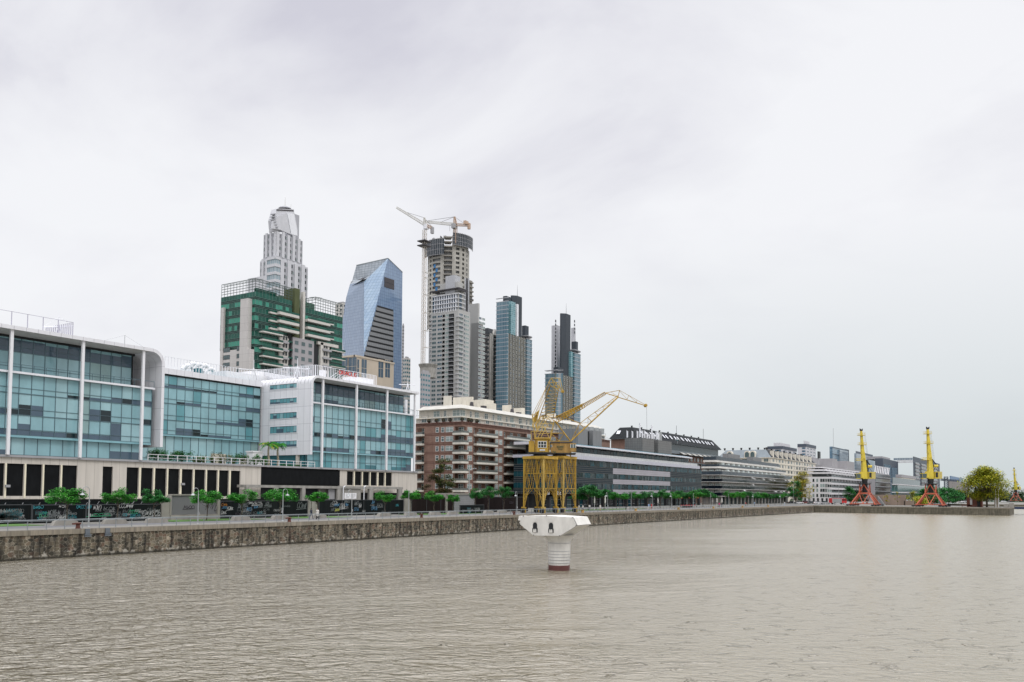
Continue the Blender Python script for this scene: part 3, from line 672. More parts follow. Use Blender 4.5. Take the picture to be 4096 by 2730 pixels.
# seams running up the rounded roof edge
q = MB()
for i in range(1, 15):
    y = 139+(yb-139)*i/15; r = 1.93
    pts = [Vector((XCC+1.9-r*sin(pi/2*k/6), y, zc-1.9+r*cos(pi/2*k/6))) for k in range(7)]
    q.path(pts, .03, 0, 4)
q.build('roof_seams', 'grey_edge', th)
for k, (y0, y1) in enumerate(((1533, 1551), (1590, 1610), (1647, 1670), (1701, 1728), (1760, 1784))):
    # five strips: dark reveal, panes
    ua0, ua1 = YX(1188, XCC, y0), YX(1081, XCC, y0); z0, z1 = fx.Z(1135, y1+5), fx.Z(1135, y0+5)
    q = MB(); fx.box(q, ua0, ua1, z0, z1, .0, .03, 0)
    n = 8; b = (ua1-ua0)/n
    for i in range(n):
        f = random.choice((.35, .6, .85, 1, 1, 1)); a = ua0+i*b; zz = z1-.1-(z1-z0-.15)*f
        if f < 1: fx.pane(q, a+.05, a+b-.05, z0+.05, zz, .04, 3)
        fx.pane(q, a+.05, a+b-.05, zz, z1-.1, .04, 1 if random.random() > .3 else 2)
    q.build('window_strip', ['dark_frame', 'blind_deep', 'blind_glass', 'slate_glass'], th)
    q = MB()
    for a, b_, c_, d_ in ((ua0-.12, ua0, z0-.12, z1+.12), (ua1, ua1+.12, z0-.12, z1+.12), (ua0, ua1, z0-.12, z0), (ua0, ua1, z1, z1+.12)): fx.box(q, a, b_, c_, d_, -.05, .09)
    q.build('window_surround', 'white_frame', th)
gc = Fr('Y', 140.6); uc = Fr('Y', 144.2)
xgc0, xgc1 = XCC+.6, gc.U(1660, 1700)
ys = [gc.Z(1424, y) for y in (1818, 1760, 1706, 1631)]
curtain(th, gc, xgc0, xgc1, [(ys[0]+.2, ys[1]), (ys[1], ys[2]), (ys[2], ys[3]-.35)], 1.88, openp=.62, mats=('blind_glass', 'blind_pale', 'blind_deep', 'slate_glass', 'teal_glass', 'black_glass'), darktop=())
curtain(th, Fr('Y', 141.2), xgc0+.4, xgc1-.8, [(pz, ys[0]-.1)], 1.9, openp=.4, lowfrac=.45, mats=('blind_glass', 'blind_deep', 'blind_deep', 'teal_glass', 'black_glass', 'slate_glass'))
q = MB(); gc.box(q, xgc0, xgc1, ys[0]-.1, ys[0]+.19, -.5, .12); q.build('spandrel_band', 'spandrel', th)
q = MB(); q.box(xgc0-.4, xgc1+.15, 139.9, 144.3, ys[3]-.33, ys[3]); q.build('walkway', 'white_frame', th)
q = MB(); n = 22
for i in range(n+1):
    x = xgc0-.3+(xgc1-xgc0+.4)*i/n; q.box(x-.03, x+.03, 139.98, 140.04, ys[3], ys[3]+1.2)
q.box(xgc0-.35, xgc1+.1, 139.97, 140.05, ys[3]+1.15, ys[3]+1.22); q.box(xgc1+.07, xgc1+.12, 140.06, 144, ys[3]+1.15, ys[3]+1.22); q.build('balustrade', 'mullion', th)
xuc1 = uc.U(1613, 1600); zct = zc-.6
zmid = uc.Z(1424, 1597)
curtain(th, uc, xgc0, xuc1, [(ys[3]+.01, zmid), (zmid, zct-.3)], 1.85, openp=.2, lowfrac=.36, darktop=(1,))
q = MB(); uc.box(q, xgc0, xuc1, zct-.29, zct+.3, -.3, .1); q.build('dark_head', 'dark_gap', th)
for px, py in ((1288.7, 1660), (1423.7, 1690), (1545.8, 1700), (1657, 1700)):
    x = XA(px, 139.6, py); q = MB(); q.box(x-.23, x+.23, 139.3, 139.7, pz+.001, zc-.551); q.build('column', 'white_column', th)
x = XA(1627, 150, 1640); q = MB(); q.box(x-.3, x+.3, 150, 150.5, ys[3], zc-.56); q.build('column', 'white_column', th)
q = MB(); q.box(xgc0, xuc1-.4, 144.9, yb-1, ys[3], zct); q.box(xgc0, xgc1-.2, 141.9, yb-1, pz, ys[3]-.4); q.build('core_wall', 'teal_glass', th)
# storey under the white side wall
q = MB(); f3 = Fr('X', XCC+1.2)
n = 12
for i in range(n):
    a = 141.5+(yb-142)*i/n; b_ = 141.5+(yb-142)*(i+1)/n; f3.pane(q, a+.05, b_-.05, pz, zcb+.2, .02, random.choice((0, 0, 1)))
f3.box(q, 141.4, yb, pz, zcb+.2, -.2, 0, 2); q.build('lower_window_band', ['blind_deep', 'teal_glass', 'dark_frame'], th)
q = MB(); q.box(XCC+.15, XCC+.95, 143.0, 143.8, pz, zcb); q.build('column', 'stone_panel', th)
# roof louvre screen: left side run and front run
q = MB(); ysc = 142.2; xs0 = XA(1263, ysc, 1500); xs1 = XA(1505, ysc, 1510); z0 = zc; z1 = ZA(1263, 1460, ysc); nn_ = 40
for i in range(nn_+1):
    x = xs0+(xs1-xs0)*i/nn_
    if 11 < i < 30 and i % 3: continue
    q.box(x-.045, x+.045, ysc-.05, ysc+.05, z0, z1)
q.box(xs0, xs1, ysc-.06, ysc+.06, z1-.08, z1); q.box(xs0, xs1, ysc-.06, ysc+.06, z0+.2, z0+.28)
for i in range(46):
    y = ysc+.1+i*.56; q.box(xs0-.05, xs0+.05, y, y+.1, z0, z1)
    if i % 4 == 0: q.box(xs0-.08, xs0+.08, y-.05, y+.15, z0, z1)
for k in range(9): q.box(xs0-.12, xs0+.02, ysc+1, ysc+25, z0+.4+k*.33, z0+.45+k*.33)
q.box(xs0-.05, xs0+.05, ysc, ysc+26, z1-.08, z1); q.build('roof_screen', 'white_frame', th)
# braces and plant on the roof
q = MB(); q.box(XA(1505, 146, 1500)-8, XA(1505, 146, 1500)-1, 146, 150, zc, zc+2.6); q.box(XA(1290, 144, 1490), XA(1290, 144, 1490)+1.2, 144, 145.2, zc, zc+2.4); q.build('roof_plant', 'white_paint', th)
# red lettering
th2 = thing('rooftop_sign', 'red capital letters reading ORACLE on white roof scaffolding', 'sign', (XA(1390, 140.6, 1495), 140.6, zc))
fs = Fr('Y', 140.6); a = fs.U(1355.5, 1490); b_ = fs.U(1427.5, 1500); zs = fs.Z(1391, 1503); hs = fs.Z(1391, 1488.5)-zs
M('sign_red', (.52, .035, .02), .5)
lw = (b_-a)/6; t_ = hs*.17
def letter(mb, ch, x, wl, z, h):
    def seg(pts): 
        for p, r_ in zip(pts, pts[1:]): mb.bar(fs.pt(x+p[0]*wl, z+p[1]*h, .05), fs.pt(x+r_[0]*wl, z+r_[1]*h, .05), t_*.62)
    arc = lambda c, r, a0, a1, n=8: [(c[0]+r[0]*cos(radians(a0+(a1-a0)*k/n)), c[1]+r[1]*sin(radians(a0+(a1-a0)*k/n))) for k in range(n+1)]
    if ch == 'O': seg(arc((.5, .5), (.5, .5), 0, 360, 16))
    if ch == 'R': seg([(0, 0), (0, 1), (.7, 1)]); seg(arc((.62, .75), (.33, .25), 90, -90)); seg([(.62, .5), (0, .5)]); seg([(.5, .5), (.95, 0)])
    if ch == 'A': seg([(0, 0), (.5, 1), (1, 0)]); seg([(.22, .33), (.78, .33)])
    if ch == 'C': seg([(1, 1), (.5, 1)]+arc((.45, .5), (.45, .5), 90, 270)+[(1, 0)])
    if ch == 'L': seg([(0, 1), (0, 0), (.95, 0)])
    if ch == 'E': seg([(1, 1), (.35, 1)]+arc((.4, .5), (.4, .5), 100, 260)+[(1, 0)]); seg([(.05, .5), (.9, .5)])
for i, ch in enumerate('ORACLE'):
    q = MB(); letter(q, ch, a+i*lw+lw*.07, lw*.78, zs, hs); q.build('letter', 'sign_red', th2)
q = MB()
for i in range(7):
    x = a+(b_-a)*i/6; q.bar((x, 140.9, zc), (x, 140.9, zs+hs), .05); q.bar((x-2.4, 141.8, zc), (x, 140.9, zs+hs*.6), .05)
q.bar((a-1, 140.9, zs), (b_+1, 140.9, zs), .06); q.bar((a-1, 140.9, zs+hs*.8), (b_+1, 140.9, zs+hs*.8), .04); q.build('scaffold', 'white_frame', th2)
for px, txt, s in ((1190, 'left of the red lettering above the rounded wall', 1.3), (1632, 'on the right tip of the roof over the glass offices', 1.0), (1460, 'right of the red lettering', 1.0), (1015, 'on the low roof between the two office blocks', 1.2)):
    yy = 147 if px != 1632 else 141; x = XA(px, yy, 1480); zz = zc if px != 1015 else ZA(1015, 1520, yy); c = Vector((x, yy, zz)); q = MB()
    for s_ in (-1, 1): q.tube(c+Vector((s_*.8, 0, 0)), c+Vector((0, 0, 2.2)), .08)
    q.tube(c+Vector((-3.4, 0, 1.5)), c+Vector((3.0, 0, .9+1.2)), .09); q.tube(c, c+Vector((0, 0, 3.6)), .06)
    o = q.build('cleaning_davit', 'white_frame', None, loc=c); o.scale = (s, s, s); tag(o, 'white angular davit '+txt, 'davit', 'white roof davits')

# link block B
fb = Fr('Y', YB)
th = thing('office_building', 'recessed glass link block between the two white-framed office blocks', 'office building', (115, YB, pz))
xb0, xb1 = xfa+.3, XCC-.35
zs_ = [fb.Z(703, y) for y in (1808, 1745, 1684, 1618, 1556, 1509)]
curtain(th, fb, xb0, xb1, [(zs_[1]+.2, zs_[2]), (zs_[2], zs_[3]), (zs_[3], zs_[4]), (zs_[4], zs_[5])], 2.0, openp=.45, mats=('blind_glass', 'blind_glass', 'blind_deep', 'slate_glass', 'teal_glass', 'black_glass'))
curtain(th, Fr('Y', YB+.5), xb0, xb1, [(pz, zs_[1]-.1)], 2.0, openp=.4, lowfrac=.2)
q = MB(); fb.box(q, xb0, xb1, zs_[1]-.1, zs_[1]+.2, -.6, .08); q.build('spandrel_band', 'spandrel', th)
zpt = fb.Z(703, 1480)
q = MB(); fb.box(q, xb0, xb1, zs_[5]+.35, zpt, -.6, .5); q.build('parapet', 'white_panel', th)
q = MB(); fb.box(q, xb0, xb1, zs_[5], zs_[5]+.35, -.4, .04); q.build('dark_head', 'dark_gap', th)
q = MB(); q.box(xb0, xb1, YB+.9, YB+22, pz, zpt-.3); q.build('core_wall', 'teal_glass', th)
q = MB(); ysb = YB+.8; xv0 = XA(660, ysb, 1450); xv1 = XA(1040, ysb, 1500); z1 = ZA(745, 1440, ysb)
for i in range(34):
    x = xv0+(xv1-xv0)*i/33; q.box(x-.05, x+.05, ysb-.04, ysb+.04, zpt-.3, z1)
q.box(xv0, xv1, ysb-.04, ysb+.04, z1-.06, z1); q.build('roof_screen', 'white_frame', th)
# curved ducts and plant rooms
q = MB()
for i, px in enumerate((728, 750, 772, 795, 818)):
    c = Vector((XA(px, YB+5, 1470), YB+5, zpt-.3)); k = 1.0+.25*(i in (1, 2, 3))
    pts = [c+Vector((0, 0, .2)), c+Vector((.1, 0, 1.4*k)), c+Vector((.7, 0, 2.2*k)), c+Vector((1.7, 0, 2.5*k)), c+Vector((2.5, 0, 2.2*k))]; q.path(pts, .48, 0, 10)
o = q.build('roof_ducts', 'white_paint', th)
q = MB(); x0 = XA(905, YB+3, 1500); q.box(x0, x0+15, YB+3, YB+9, zpt-.3, zpt+2.0); q.box(x0+9, x0+21, YB+4, YB+12, zpt-.3, zpt+3.2)
q.box(XA(793, YB+3, 1480), XA(812, YB+3, 1480), YB+3, YB+5, zpt, zpt+1.6, 1); q.build('roof_plant', ['white_paint', 'teal_glass'], th)

# terrace rail, planter wall and plants on the podium
th = thing('terrace_railing', 'white double-bar railing along the planted podium terrace', 'railing', (110, 139.9, pz))
q = MB(); xa_, xb_ = XA(592, 139.9, 1820), XA(1259, 139.9, 1850); n = 20
for i in range(n+1):
    x = xa_+(xb_-xa_)*i/n; q.box(x-.05, x+.05, 139.85, 139.95, pz, pz+1.1)
q.box(xa_, xb_, 139.84, 139.96, pz+1.1, pz+1.19); q.box(xa_, xb_, 139.84, 139.96, pz+.5, pz+.56); q.box(xb_-.05, xb_+.05, 139.96, 142, pz+1.1, pz+1.19); q.build('rail', 'white_paint', th)
q = MB(); q.box(XA(850, 146, 1800), XA(905, 146, 1800), 146, 146.4, pz, pz+2.2); q.box(XA(960, 150, 1800), XA(1010, 150, 1800), 150, 150.3, pz, pz+1.8)
tag(q.build('garden_wall', 'cream_plaster'), 'low cream garden wall among the podium terrace plants', 'wall')
q = MB(); c = (XA(1018, 146, 1810), 146); q.box(c[0]-1.3, c[0]+1.3, 145, 147, pz, pz+2.9); q.box(c[0]-1.45, c[0]+1.45, 144.85, 147.15, pz+2.9, pz+3.2)
tag(q.build('chimney_stack', 'white_paint'), 'white capped vent stack left of the palm trees', 'vent stack')

# ================================================================ hoardings along the promenade
YH = 110.
fh = Fr('Y', YH)
Mpanel('hoard_black', (.006, .009, .010), (.010, .013, .013), (.02, .02, .02), 2.4, 9, .03, .6, .4, spec=.1)
Mpanel('hoard_brown', (.014, .009, .009), (.019, .012, .012), (.008, .008, .008), 3, 9, .04, .7, .3, spec=.1)
for nm, c in (('spray_white', (.45, .46, .45)), ('spray_teal', (.04, .28, .33)), ('spray_green', (.04, .32, .16)), ('spray_grey', (.17, .19, .19)), ('spray_orange', (.42, .16, .02)), ('spray_blue', (.10, .25, .40)), ('spray_yellow', (.4, .42, .08)), ('spray_dark', (.05, .04, .05))): M(nm, c, .7)
SP = ['spray_white', 'spray_teal', 'spray_green', 'spray_grey', 'spray_orange', 'spray_blue', 'spray_yellow', 'spray_dark']
def ribbon(mb, pts, wd, y, m):
    for (ax, az), (bx_, bz) in zip(pts, pts[1:]):
        dx, dz = bx_-ax, bz-az; l = sqrt(dx*dx+dz*dz) or 1; nx, nz = -dz/l*wd, dx/l*wd; ex, ez = dx/l*wd*.5, dz/l*wd*.5
        mb.quad((ax+nx-ex, y, az+nz-ez), (ax-nx-ex, y, az-nz-ez), (bx_-nx+ex, y, bz-nz+ez), (bx_+nx+ex, y, bz+nz+ez), m)
def tagspray(mb, x, z, w_, h, m, y, thick=.03):
    """one illegible looping spray tag of several strokes"""
    k = random.randint(3, 6); cw = w_/k; sl = random.uniform(0, .35)
    for j in range(k):
        cx = x+cw*(j+.5); typ = random.random(); pts = []
        if typ < .4:
            a0 = random.uniform(0, 6); rr = random.uniform(.8, 1.6); pts = [(cx+cw*.5*cos(a0+t_*rr), z+h*.5+h*.45*sin(a0+t_*rr)) for t_ in [q_*.55 for q_ in range(10)]]
        elif typ < .7: pts = [(cx-cw*.35, z+random.uniform(0, .3)*h), (cx-cw*.1, z+h*random.uniform(.7, 1.1)), (cx+cw*.1, z+h*random.uniform(-.1, .3)), (cx+cw*.4, z+h*random.uniform(.6, 1))]
        else: pts = [(cx-cw*.3, z+h), (cx-cw*.25, z), (cx+cw*.2, z+h*.1), (cx+cw*.35, z+h*.5), (cx-cw*.2, z+h*.55)]
        pts = [(a+sl*(b-z), b) for a, b in pts]
        ribbon(mb, pts, thick, y, m)
    if random.random() < .4: ribbon(mb, [(x-.1, z-.12*h), (x+w_*1.05, z+.02*h)], thick, y, m)
def hoarding(px0, px1, pyt, label, mat='hoard_black', tags=(), seed=1, Y=YH, dens=0, upper=False):
    f = Fr('Y', Y); a, b_ = f.U(px0, 2030), f.U(px1, 2030); z = f.Z((px0+px1)/2, pyt)
    th = thing('hoarding', label, 'hoarding', ((a+b_)/2, Y, 0), 'dark hoardings along the promenade')
    q = MB(); f.box(q, a, b_, 0, z, -.12, 0)
    n = int((b_-a)/4.8)
    q.build('board', mat, th)
    q = MB(); f.box(q, a, b_, z, z+.10, -.16, .05)
    for i in range(n+1): u = a+(b_-a-.1)*i/max(1, n); f.box(q, u, u+.10, 0, z, .0, .035)
    q.build('edge_trim', 'dark_frame', th)
    random.seed(seed); q = MB()
    for (tx0, tx1, ty0, ty1, m_) in tags:
        ua_, ub = f.U(tx0, 2040), f.U(tx1, 2040); za, zb_ = f.Z(tx0, ty1), f.Z(tx0, ty0); tagspray(q, ua_, max(za, .25), ub-ua_, zb_-max(za, .25), m_, Y-.045, .032)
    for i in range(dens):
        x = random.uniform(a+.3, b_-2.2); zz = random.uniform(.25, max(.3, z-.9)); tagspray(q, x, zz, random.uniform(.7, 1.7), random.uniform(.3, .6), random.choice((0, 0, 3, 3, 1, 3, 7)), Y-.043, .016)
    q.build('graffiti', SP, th)
    return a, b_, z
hoarding(-70, 128, 2022, 'black hoarding densely covered in small white graffiti, at the left edge', dens=75, seed=3)
hoarding(129, 345, 2022, 'black hoarding with teal and green graffiti behind the leftmost tree', dens=22, seed=4,
         tags=[(131, 172, 2022, 2036, 1), (155, 192, 2050, 2070, 2), (190, 240, 2040, 2064, 3), (233, 268, 2022, 2032, 0), (230, 268, 2064, 2078, 0), (306, 340, 2020, 2036, 1)])
hoarding(346, 680, 2020, 'black hoarding with large white tags left of the roller shutter', dens=24, seed=5,
         tags=[(310+38, 362, 2022, 2035, 1), (372, 404, 2020, 2040, 0), (338+10, 440, 2055, 2066, 2), (410, 456, 2028, 2042, 3), (474, 530, 2014, 2034, 0), (512, 550, 2040, 2058, 2), (490, 508, 2054, 2066, 1), (520, 540, 2056, 2070, 1), (568, 640, 2040, 2066, 0), (655, 678, 2013, 2024, 0)])
# leaning top sheets behind the fence
for a_, b_, y_, lab in ((-60, 340, 2008, 'dark sheet fence rising behind the leftmost hoarding'), (350, 560, 2003, 'dark sheet fence rising behind the middle hoarding')):
    Y = 112.5; f = Fr('Y', Y); q = MB(); u0, u1 = f.U(a_), f.U(b_); z = f.Z((a_+b_)/2, y_); f.box(q, u0, u1, 0, z, -.1, 0)
    th = thing('sheet_fence', lab, 'fence', ((u0+u1)/2, Y, 0)); q.build('sheet', 'hoard_black', th)
    q = MB(); n = 6
    for i in range(n+1): u = u0+(u1-u0)*i/n; q.bar((u, Y-.1, z-.9), (u+.35, Y-.35, z-.1), .04)
    q.build('struts', 'grey_edge', th)
# concrete portal with roller shutter
f = Fr('Y', 109.6); th = thing('shutter_gate', 'grey horizontally ribbed roller shutter set in a concrete portal between hoardings', 'shutter gate', (f.U(776), 109.6, 0))
q = MB(); bx(q, 686, 880, 1978, 1983, -.9, .05, f); bx(q, 870, 880, 1983, 2071, -.9, .05, f); f.box(q, f.U(650, 2040), f.U(686, 2040), 0, f.Z(668, 1990), -.6, -.1); bx(q, 681, 686, 1983, 2060, -.9, .04, f)
f.box(q, f.U(682, 2040), f.U(879, 2040), 0, .75, -.9, .1); q.build('portal', 'pale_concrete', th)
q = MB(); a, b_, z1 = f.U(687, 2030), f.U(869, 2030), f.Z(776, 1983); n = 34; 
for i in range(n):
    z = .76+(z1-.78)*i/n; dz = (z1-.78)/n; q.quad((a, 109.85, z), (b_, 109.85, z), (b_, 109.75, z+dz*.6), (a, 109.75, z+dz*.6)); q.quad((a, 109.75, z+dz*.6), (b_, 109.75, z+dz*.6), (b_, 109.85, z+dz), (a, 109.85, z+dz))
q.build('shutter', M('shutter_grey', (.36, .36, .37), .6).name, th)
random.seed(21); q = MB(); tagspray(q, f.U(735, 2035), 1.6, 1.9, .5, 7, 109.72, .035); tagspray(q, f.U(820, 2035), 1.2, 3.2, 1.6, 7, 109.72, .03); q.build('graffiti', SP, th)

hoarding(882, 1230, 2006, 'black hoarding with white and orange tags right of the roller shutter', dens=16, seed=6,
         tags=[(884, 908, 2014, 2026, 4), (888, 905, 2026, 2036, 5), (907, 930, 2026, 2040, 0), (884, 904, 2044, 2056, 0), (952, 990, 2010, 2028, 3), (992, 1005, 2008, 2018, 0), (1007, 1048, 2008, 2022, 0), (1014, 1030, 2024, 2034, 5), (1034, 1048, 2018, 2030, 3), (985, 1005, 2030, 2046, 5), (1060, 1074, 2008, 2022, 3), (1186, 1222, 2008, 2036, 3)])
hoarding(1275, 1614, 2002, 'black hoarding with white tags behind the two walkers', dens=10, seed=7,
         tags=[(1318, 1334, 2010, 2030, 3), (1328, 1348, 2004, 2018, 0), (1336, 1356, 2014, 2026, 5), (1356, 1378, 2014, 2036, 0), (1376, 1398, 2002, 2010, 3), (1380, 1392, 2014, 2024, 5), (1416, 1432, 2004, 2022, 3), (1434, 1444, 2016, 2032, 0), (1416, 1434, 2030, 2044, 5), (1340, 1356, 2034, 2044, 6), (1484, 1496, 2002, 2016, 5), (1505, 1530, 2014, 2030, 3), (1484, 1508, 2026, 2042, 5)])
for px0, px1, py, lab in ((1233, 1244, 1990, 'slim pale concrete pillar left of the walkers'), (1246, 1272, 2006, 'broad rough concrete slab behind the walkers'), (1617, 1645, 1994, 'pale concrete pillar between the black and brown hoardings')):
    f = Fr('Y', 109.8); q = MB(); a, b_ = f.U(px0, 2030), f.U(px1, 2030); z = f.Z((px0+px1)/2, py)
    q.prism([(a, 109.8, 0), (b_, 109.8, 0), (b_-.05, 109.8, z-.5), (b_-.6, 109.8, z-.08), (a+.1, 109.8, z)], (0, .7, 0)); tag(q.build('concrete_pillar', 'pale_concrete', None, loc=(a, 110, 0)), lab, 'pillar')
hoarding(1646, 1818, 1991, 'plain dark brown hoarding under the round bright trees', 'hoard_brown', seed=8)
f = Fr('Y', 109.8); th = thing('grey_gate', 'plain light grey block wall section with a flat roof edge before the brick apartments', 'wall', (f.U(1860), 109.8, 0))
q = MB(); f.box(q, f.U(1818, 2000), f.U(1898, 2000), 0, f.Z(1860, 1980), -2.5, 0); q.build('wall', Mpanel('block_grey', (.25, .255, .26), (.27, .275, .28), (.2, .2, .2), .8, .4, .03, .9, .1, .5).name, th)
q = MB(); f.box(q, f.U(1783, 2000), f.U(1900, 2000), f.Z(1860, 1980), f.Z(1860, 1974), -2.7, .15); f.box(q, f.U(1783, 2000), f.U(1790, 2000), 0, f.Z(1860, 1980), -.6, .05); q.build('roof_edge', 'pale_concrete', th)
hoarding(1900, 2112, 1990, 'dark brown hoarding with a pink tag left of the yellow crane', 'hoard_brown', seed=9, tags=[(2036, 2052, 2006, 2016, 7)])
hoarding(1840, 1936, 2022, 'low black tagged site box in front of the grey wall', dens=18, seed=10, Y=104)
random.seed(5)
# ================================================================ brick apartment building
YBK = 143.; fbk = Fr('Y', YBK); XBK = fbk.U(1848, 1850); fbx = Fr('X', XBK)
th = thing('apartment_building', 'brown brick apartment building with white curved balconies and two cream top storeys', 'apartment building', (XBK, YBK, 0))
ST = 2.73; zbt = fbk.Z(1848, 1690); zf0 = fbk.Z(1848, 1737.5)   # brick top, top balcony floor
XR = fbk.U(2440, 1760); YL = YX(1652, XBK, 1850)
# openings on the front repeat along X
def fu(px): return fbk.U(px, 1850)
per = fu(2111)-fu(1848)-3
front_b, front_w = [], []
for k in range(4):
    o_ = per*k
    for a, b_ in ((1894, 1978), (2015, 2106)):
        if fu(b_)+o_ < XR-1: front_b.append((fu(a)+o_, fu(b_)+o_))
    for c, w_ in ((1878, 18), (1986, 12), (2002, 11)):
        if fu(c)+o_ < XR-1: front_w.append((fu(c)+o_, fu(c+w_/2)-fu(c-w_/2)))
side_w = [(YX(1748, XBK), 1.1), (YX(1770, XBK), 1.1), (YX(1797, XBK), 2.7)]
yc = YX(1818, XBK); xcn = fu(1862)
side_b = [(yc, YBK), ]  # corner loggia on the side face
lb0, lb1 = YX(1696, XBK), YX(1668, XBK)
rows = [zf0-ST*k for k in range(8)]
q = MB(); bd = MB(); inner = MB(); items = []
def wall_row(fr, u0, u1, z0, z1, ops, oz1, mbw, mbb):
    c = u0
    for a, b_ in sorted(ops)+[(u1, u1)]:
        if a > c+.01:
            fr.box(mbw, c, a, z0, z1, -.4, 0); fr.box(mbb, c, a, z0-.02, z0+.12, .0, .05); fr.box(mbb, c, a, z0+.42, z0+.52, .0, .04)
        if b_ > a: fr.box(mbw, a, b_, oz1, z1, -.4, 0)
        c = b_
for k, z in enumerate(rows):
    z1 = z+ST if k else zbt
    if z < -.5: continue
    wall_row(fbk, xcn, XR, z, z1, front_b, z+2.3, q, bd)
    wall_row(fbx, yc, YL, z, z1, [(lb0, lb1)], z+2.3, q, bd)
    for a, b_ in front_b:
        n = 3 if b_-a > 8 else 2
        for i in range(n): items.append((Fr('Y', YBK+1.6), a+(b_-a)*(i+.5)/n, z+.1, 1.5, 2.1, W_BD))
    for u, w_ in front_w: items.append((fbk, u, z+.75, max(1.1, w_), 1.5, W_BR))
    for u, w_ in side_w: items.append((fbx, u, z+.75, w_, 1.5, W_BR if w_ > 2 else W_SM))
    items.append((Fr('X', XBK+1.6), yc-(yc-YBK)*.45, z+.1, 1.8, 2.1, W_BD)); items.append((Fr('X', XBK+1.6), (lb0+lb1)/2, z+.1, 1.6, 2.1, W_BD))
    if k: # floor bands of the loggias
        pass
fbk.box(q, XBK+.0, xcn, zf0+2.3, zbt, -.4, 0); q.box(XBK, XBK+.4, YBK+.4, yc, zf0+2.3, zbt)
for k, z in enumerate(rows[:7]):
    q.box(XBK+.01, xcn, YBK+.01, YBK+.4, z+2.35, z+2.7) if k else None
    q.box(XBK+.01, XBK+.39, YBK+.41, yc, z+2.35, z+2.7) if k else None
q.box(xcn, xcn+.3, YBK+.4, YBK+1.6, 0, zbt-.1)
q.box(XBK+1.6, XR, YBK+1.6, YL, 0, zbt-.3); q.build('wall', 'brick_wall', th); bd.build('brick_bands', 'brick_band', th)
q = MB()
for z in rows: q.box(XBK+.42, XR-.5, YBK+.42, YL-.1, z-.18, z)
q.build('floor_slabs', 'balcony_white', th)
q = MB(); fbk.box(q, XBK, XR, zbt, zbt+.25, -.5, .3); fbx.box(q, YBK, YL, zbt, zbt+.25, -.5, .3); fbk.box(q, XBK+.02, XR, zbt-.5, zbt-.36, .0, .12); fbx.box(q, YBK+.02, YL, zbt-.5, zbt-.36, 0, .12); q.build('cornice', 'brick_band', th)
def balcony(fr, u0, u1, z, pr=1.2, par=th, sl=.62, rl=.62, rail='rail_glass', mat='balcony_white', wrap=None):
    q = MB(); r = MB()
    if wrap is None:
        fr.box(q, u0, u1, z-.25, z+.12, 0.02, pr-.12); fr.box(q, u0-.1, u1+.1, z-.12, z-.25+sl, pr-.12, pr)
        fr.box(q, u0-.1, u0, z-.12, z-.25+sl, 0.02, pr-.12); fr.box(q, u1, u1+.1, z-.12, z-.25+sl, 0.02, pr-.12)
        zt_ = z-.25+sl
        fr.box(r, u0-.06, u1+.06, zt_+rl-.07, zt_+rl, pr-.10, pr-.03); fr.box(r, u0-.05, u1+.05, zt_+.0, zt_+rl-.09, pr-.075, pr-.05)
        n = max(1, int((u1-u0)/1.6))
        for i in range(n+1): u = u0+(u1-u0)*i/n; fr.box(r, u-.03, u+.03, zt_, zt_+rl-.07, pr-.048, pr-.02)
    else:
        (x0, x1, y0, y1) = wrap; p = pr; zt_ = z-.25+sl
        pts = [(x0-p, y1), (x0-p, y0-p*.3), (x0-p*.3, y0-p), (x1, y0-p), (x1, y0), (x0, y0), (x0, y1)]
        q.plan([(x0-p, y1), (x0-p, y0-p*.3), (x0-p*.3, y0-p), (x1, y0-p), (x1, y0+.0), (x0+.0, y1)], z-.2, z-.25+sl)
        lp_ = [(x0-p+.06, y1), (x0-p+.06, y0-p*.3), (x0-p*.3, y0-p+.06), (x1, y0-p+.06)]
        for (ax, ay), (bx_, by) in zip(lp_, lp_[1:]):
            r.bar((ax, ay, zt_+rl), (bx_, by, zt_+rl), .05); r.quad((ax, ay, zt_), (bx_, by, zt_), (bx_, by, zt_+rl-.08), (ax, ay, zt_+rl-.08))
    o = q.build('balcony', mat, par); r.build('railing', rail, o); return o
for k, z in enumerate(rows):
    if z < 0: continue
    for a, b_ in front_b: balcony(fbk, a, b_, z)
    balcony(fbx, lb0, lb1, z); balcony(None, 0, 0, z, 1.1, wrap=(XBK, xcn, YBK, yc))
q = MB()
for z in rows[:7]: q.box(XBK+.45, XBK+1.55, YBK+.45, yc, z-.01, z+.01)
# cream storeys
s1, s2 = 1.2, 2.6; z1 = zbt+.25; z2 = ZA(1848, 1665, YBK+s1); z3 = ZA(1848, 1632, YBK+s2-1.3); z4 = ZA(1848, 1621, YBK+4.6)-.35
q = MB(); q.box(XBK+s1, XR-2, YBK+s1, YL, z1-.2, z2-.35); q.box(XBK+s2, XR-3, YBK+s2, YL, z2-.3, z3); q.build('cream_storeys', 'cream_siding', th)
q = MB(); q.box(XBK+s1-.4, XR-1.8, YBK+s1-.4, YL, z2-.34, z2-.05); q.build('terrace_slab', 'cream_plaster', th)
q = MB()
for f_, u0, u1, zz in ((Fr('Y', YBK+.2), XBK+.2, XR-1, z1), (Fr('X', XBK+.2), YBK+.2, YL, z1), (Fr('Y', YBK+s1-.3), XBK+s1-.3, XR-2, z2-.05), (Fr('X', XBK+s1-.3), YBK+s1-.3, YL, z2-.05)):
    f_.box(q, u0, u1, zz+.75, zz+.81, 0, .05); f_.box(q, u0, u1, zz+.35, zz+.38, 0, .03); n = int((u1-u0)/2.2)
    for i in range(n+1): u = u0+(u1-u0)*i/n; f_.box(q, u-.03, u+.03, zz, zz+.75, 0.005, .045)
q.build('terrace_railing', 'rail_glass', th)
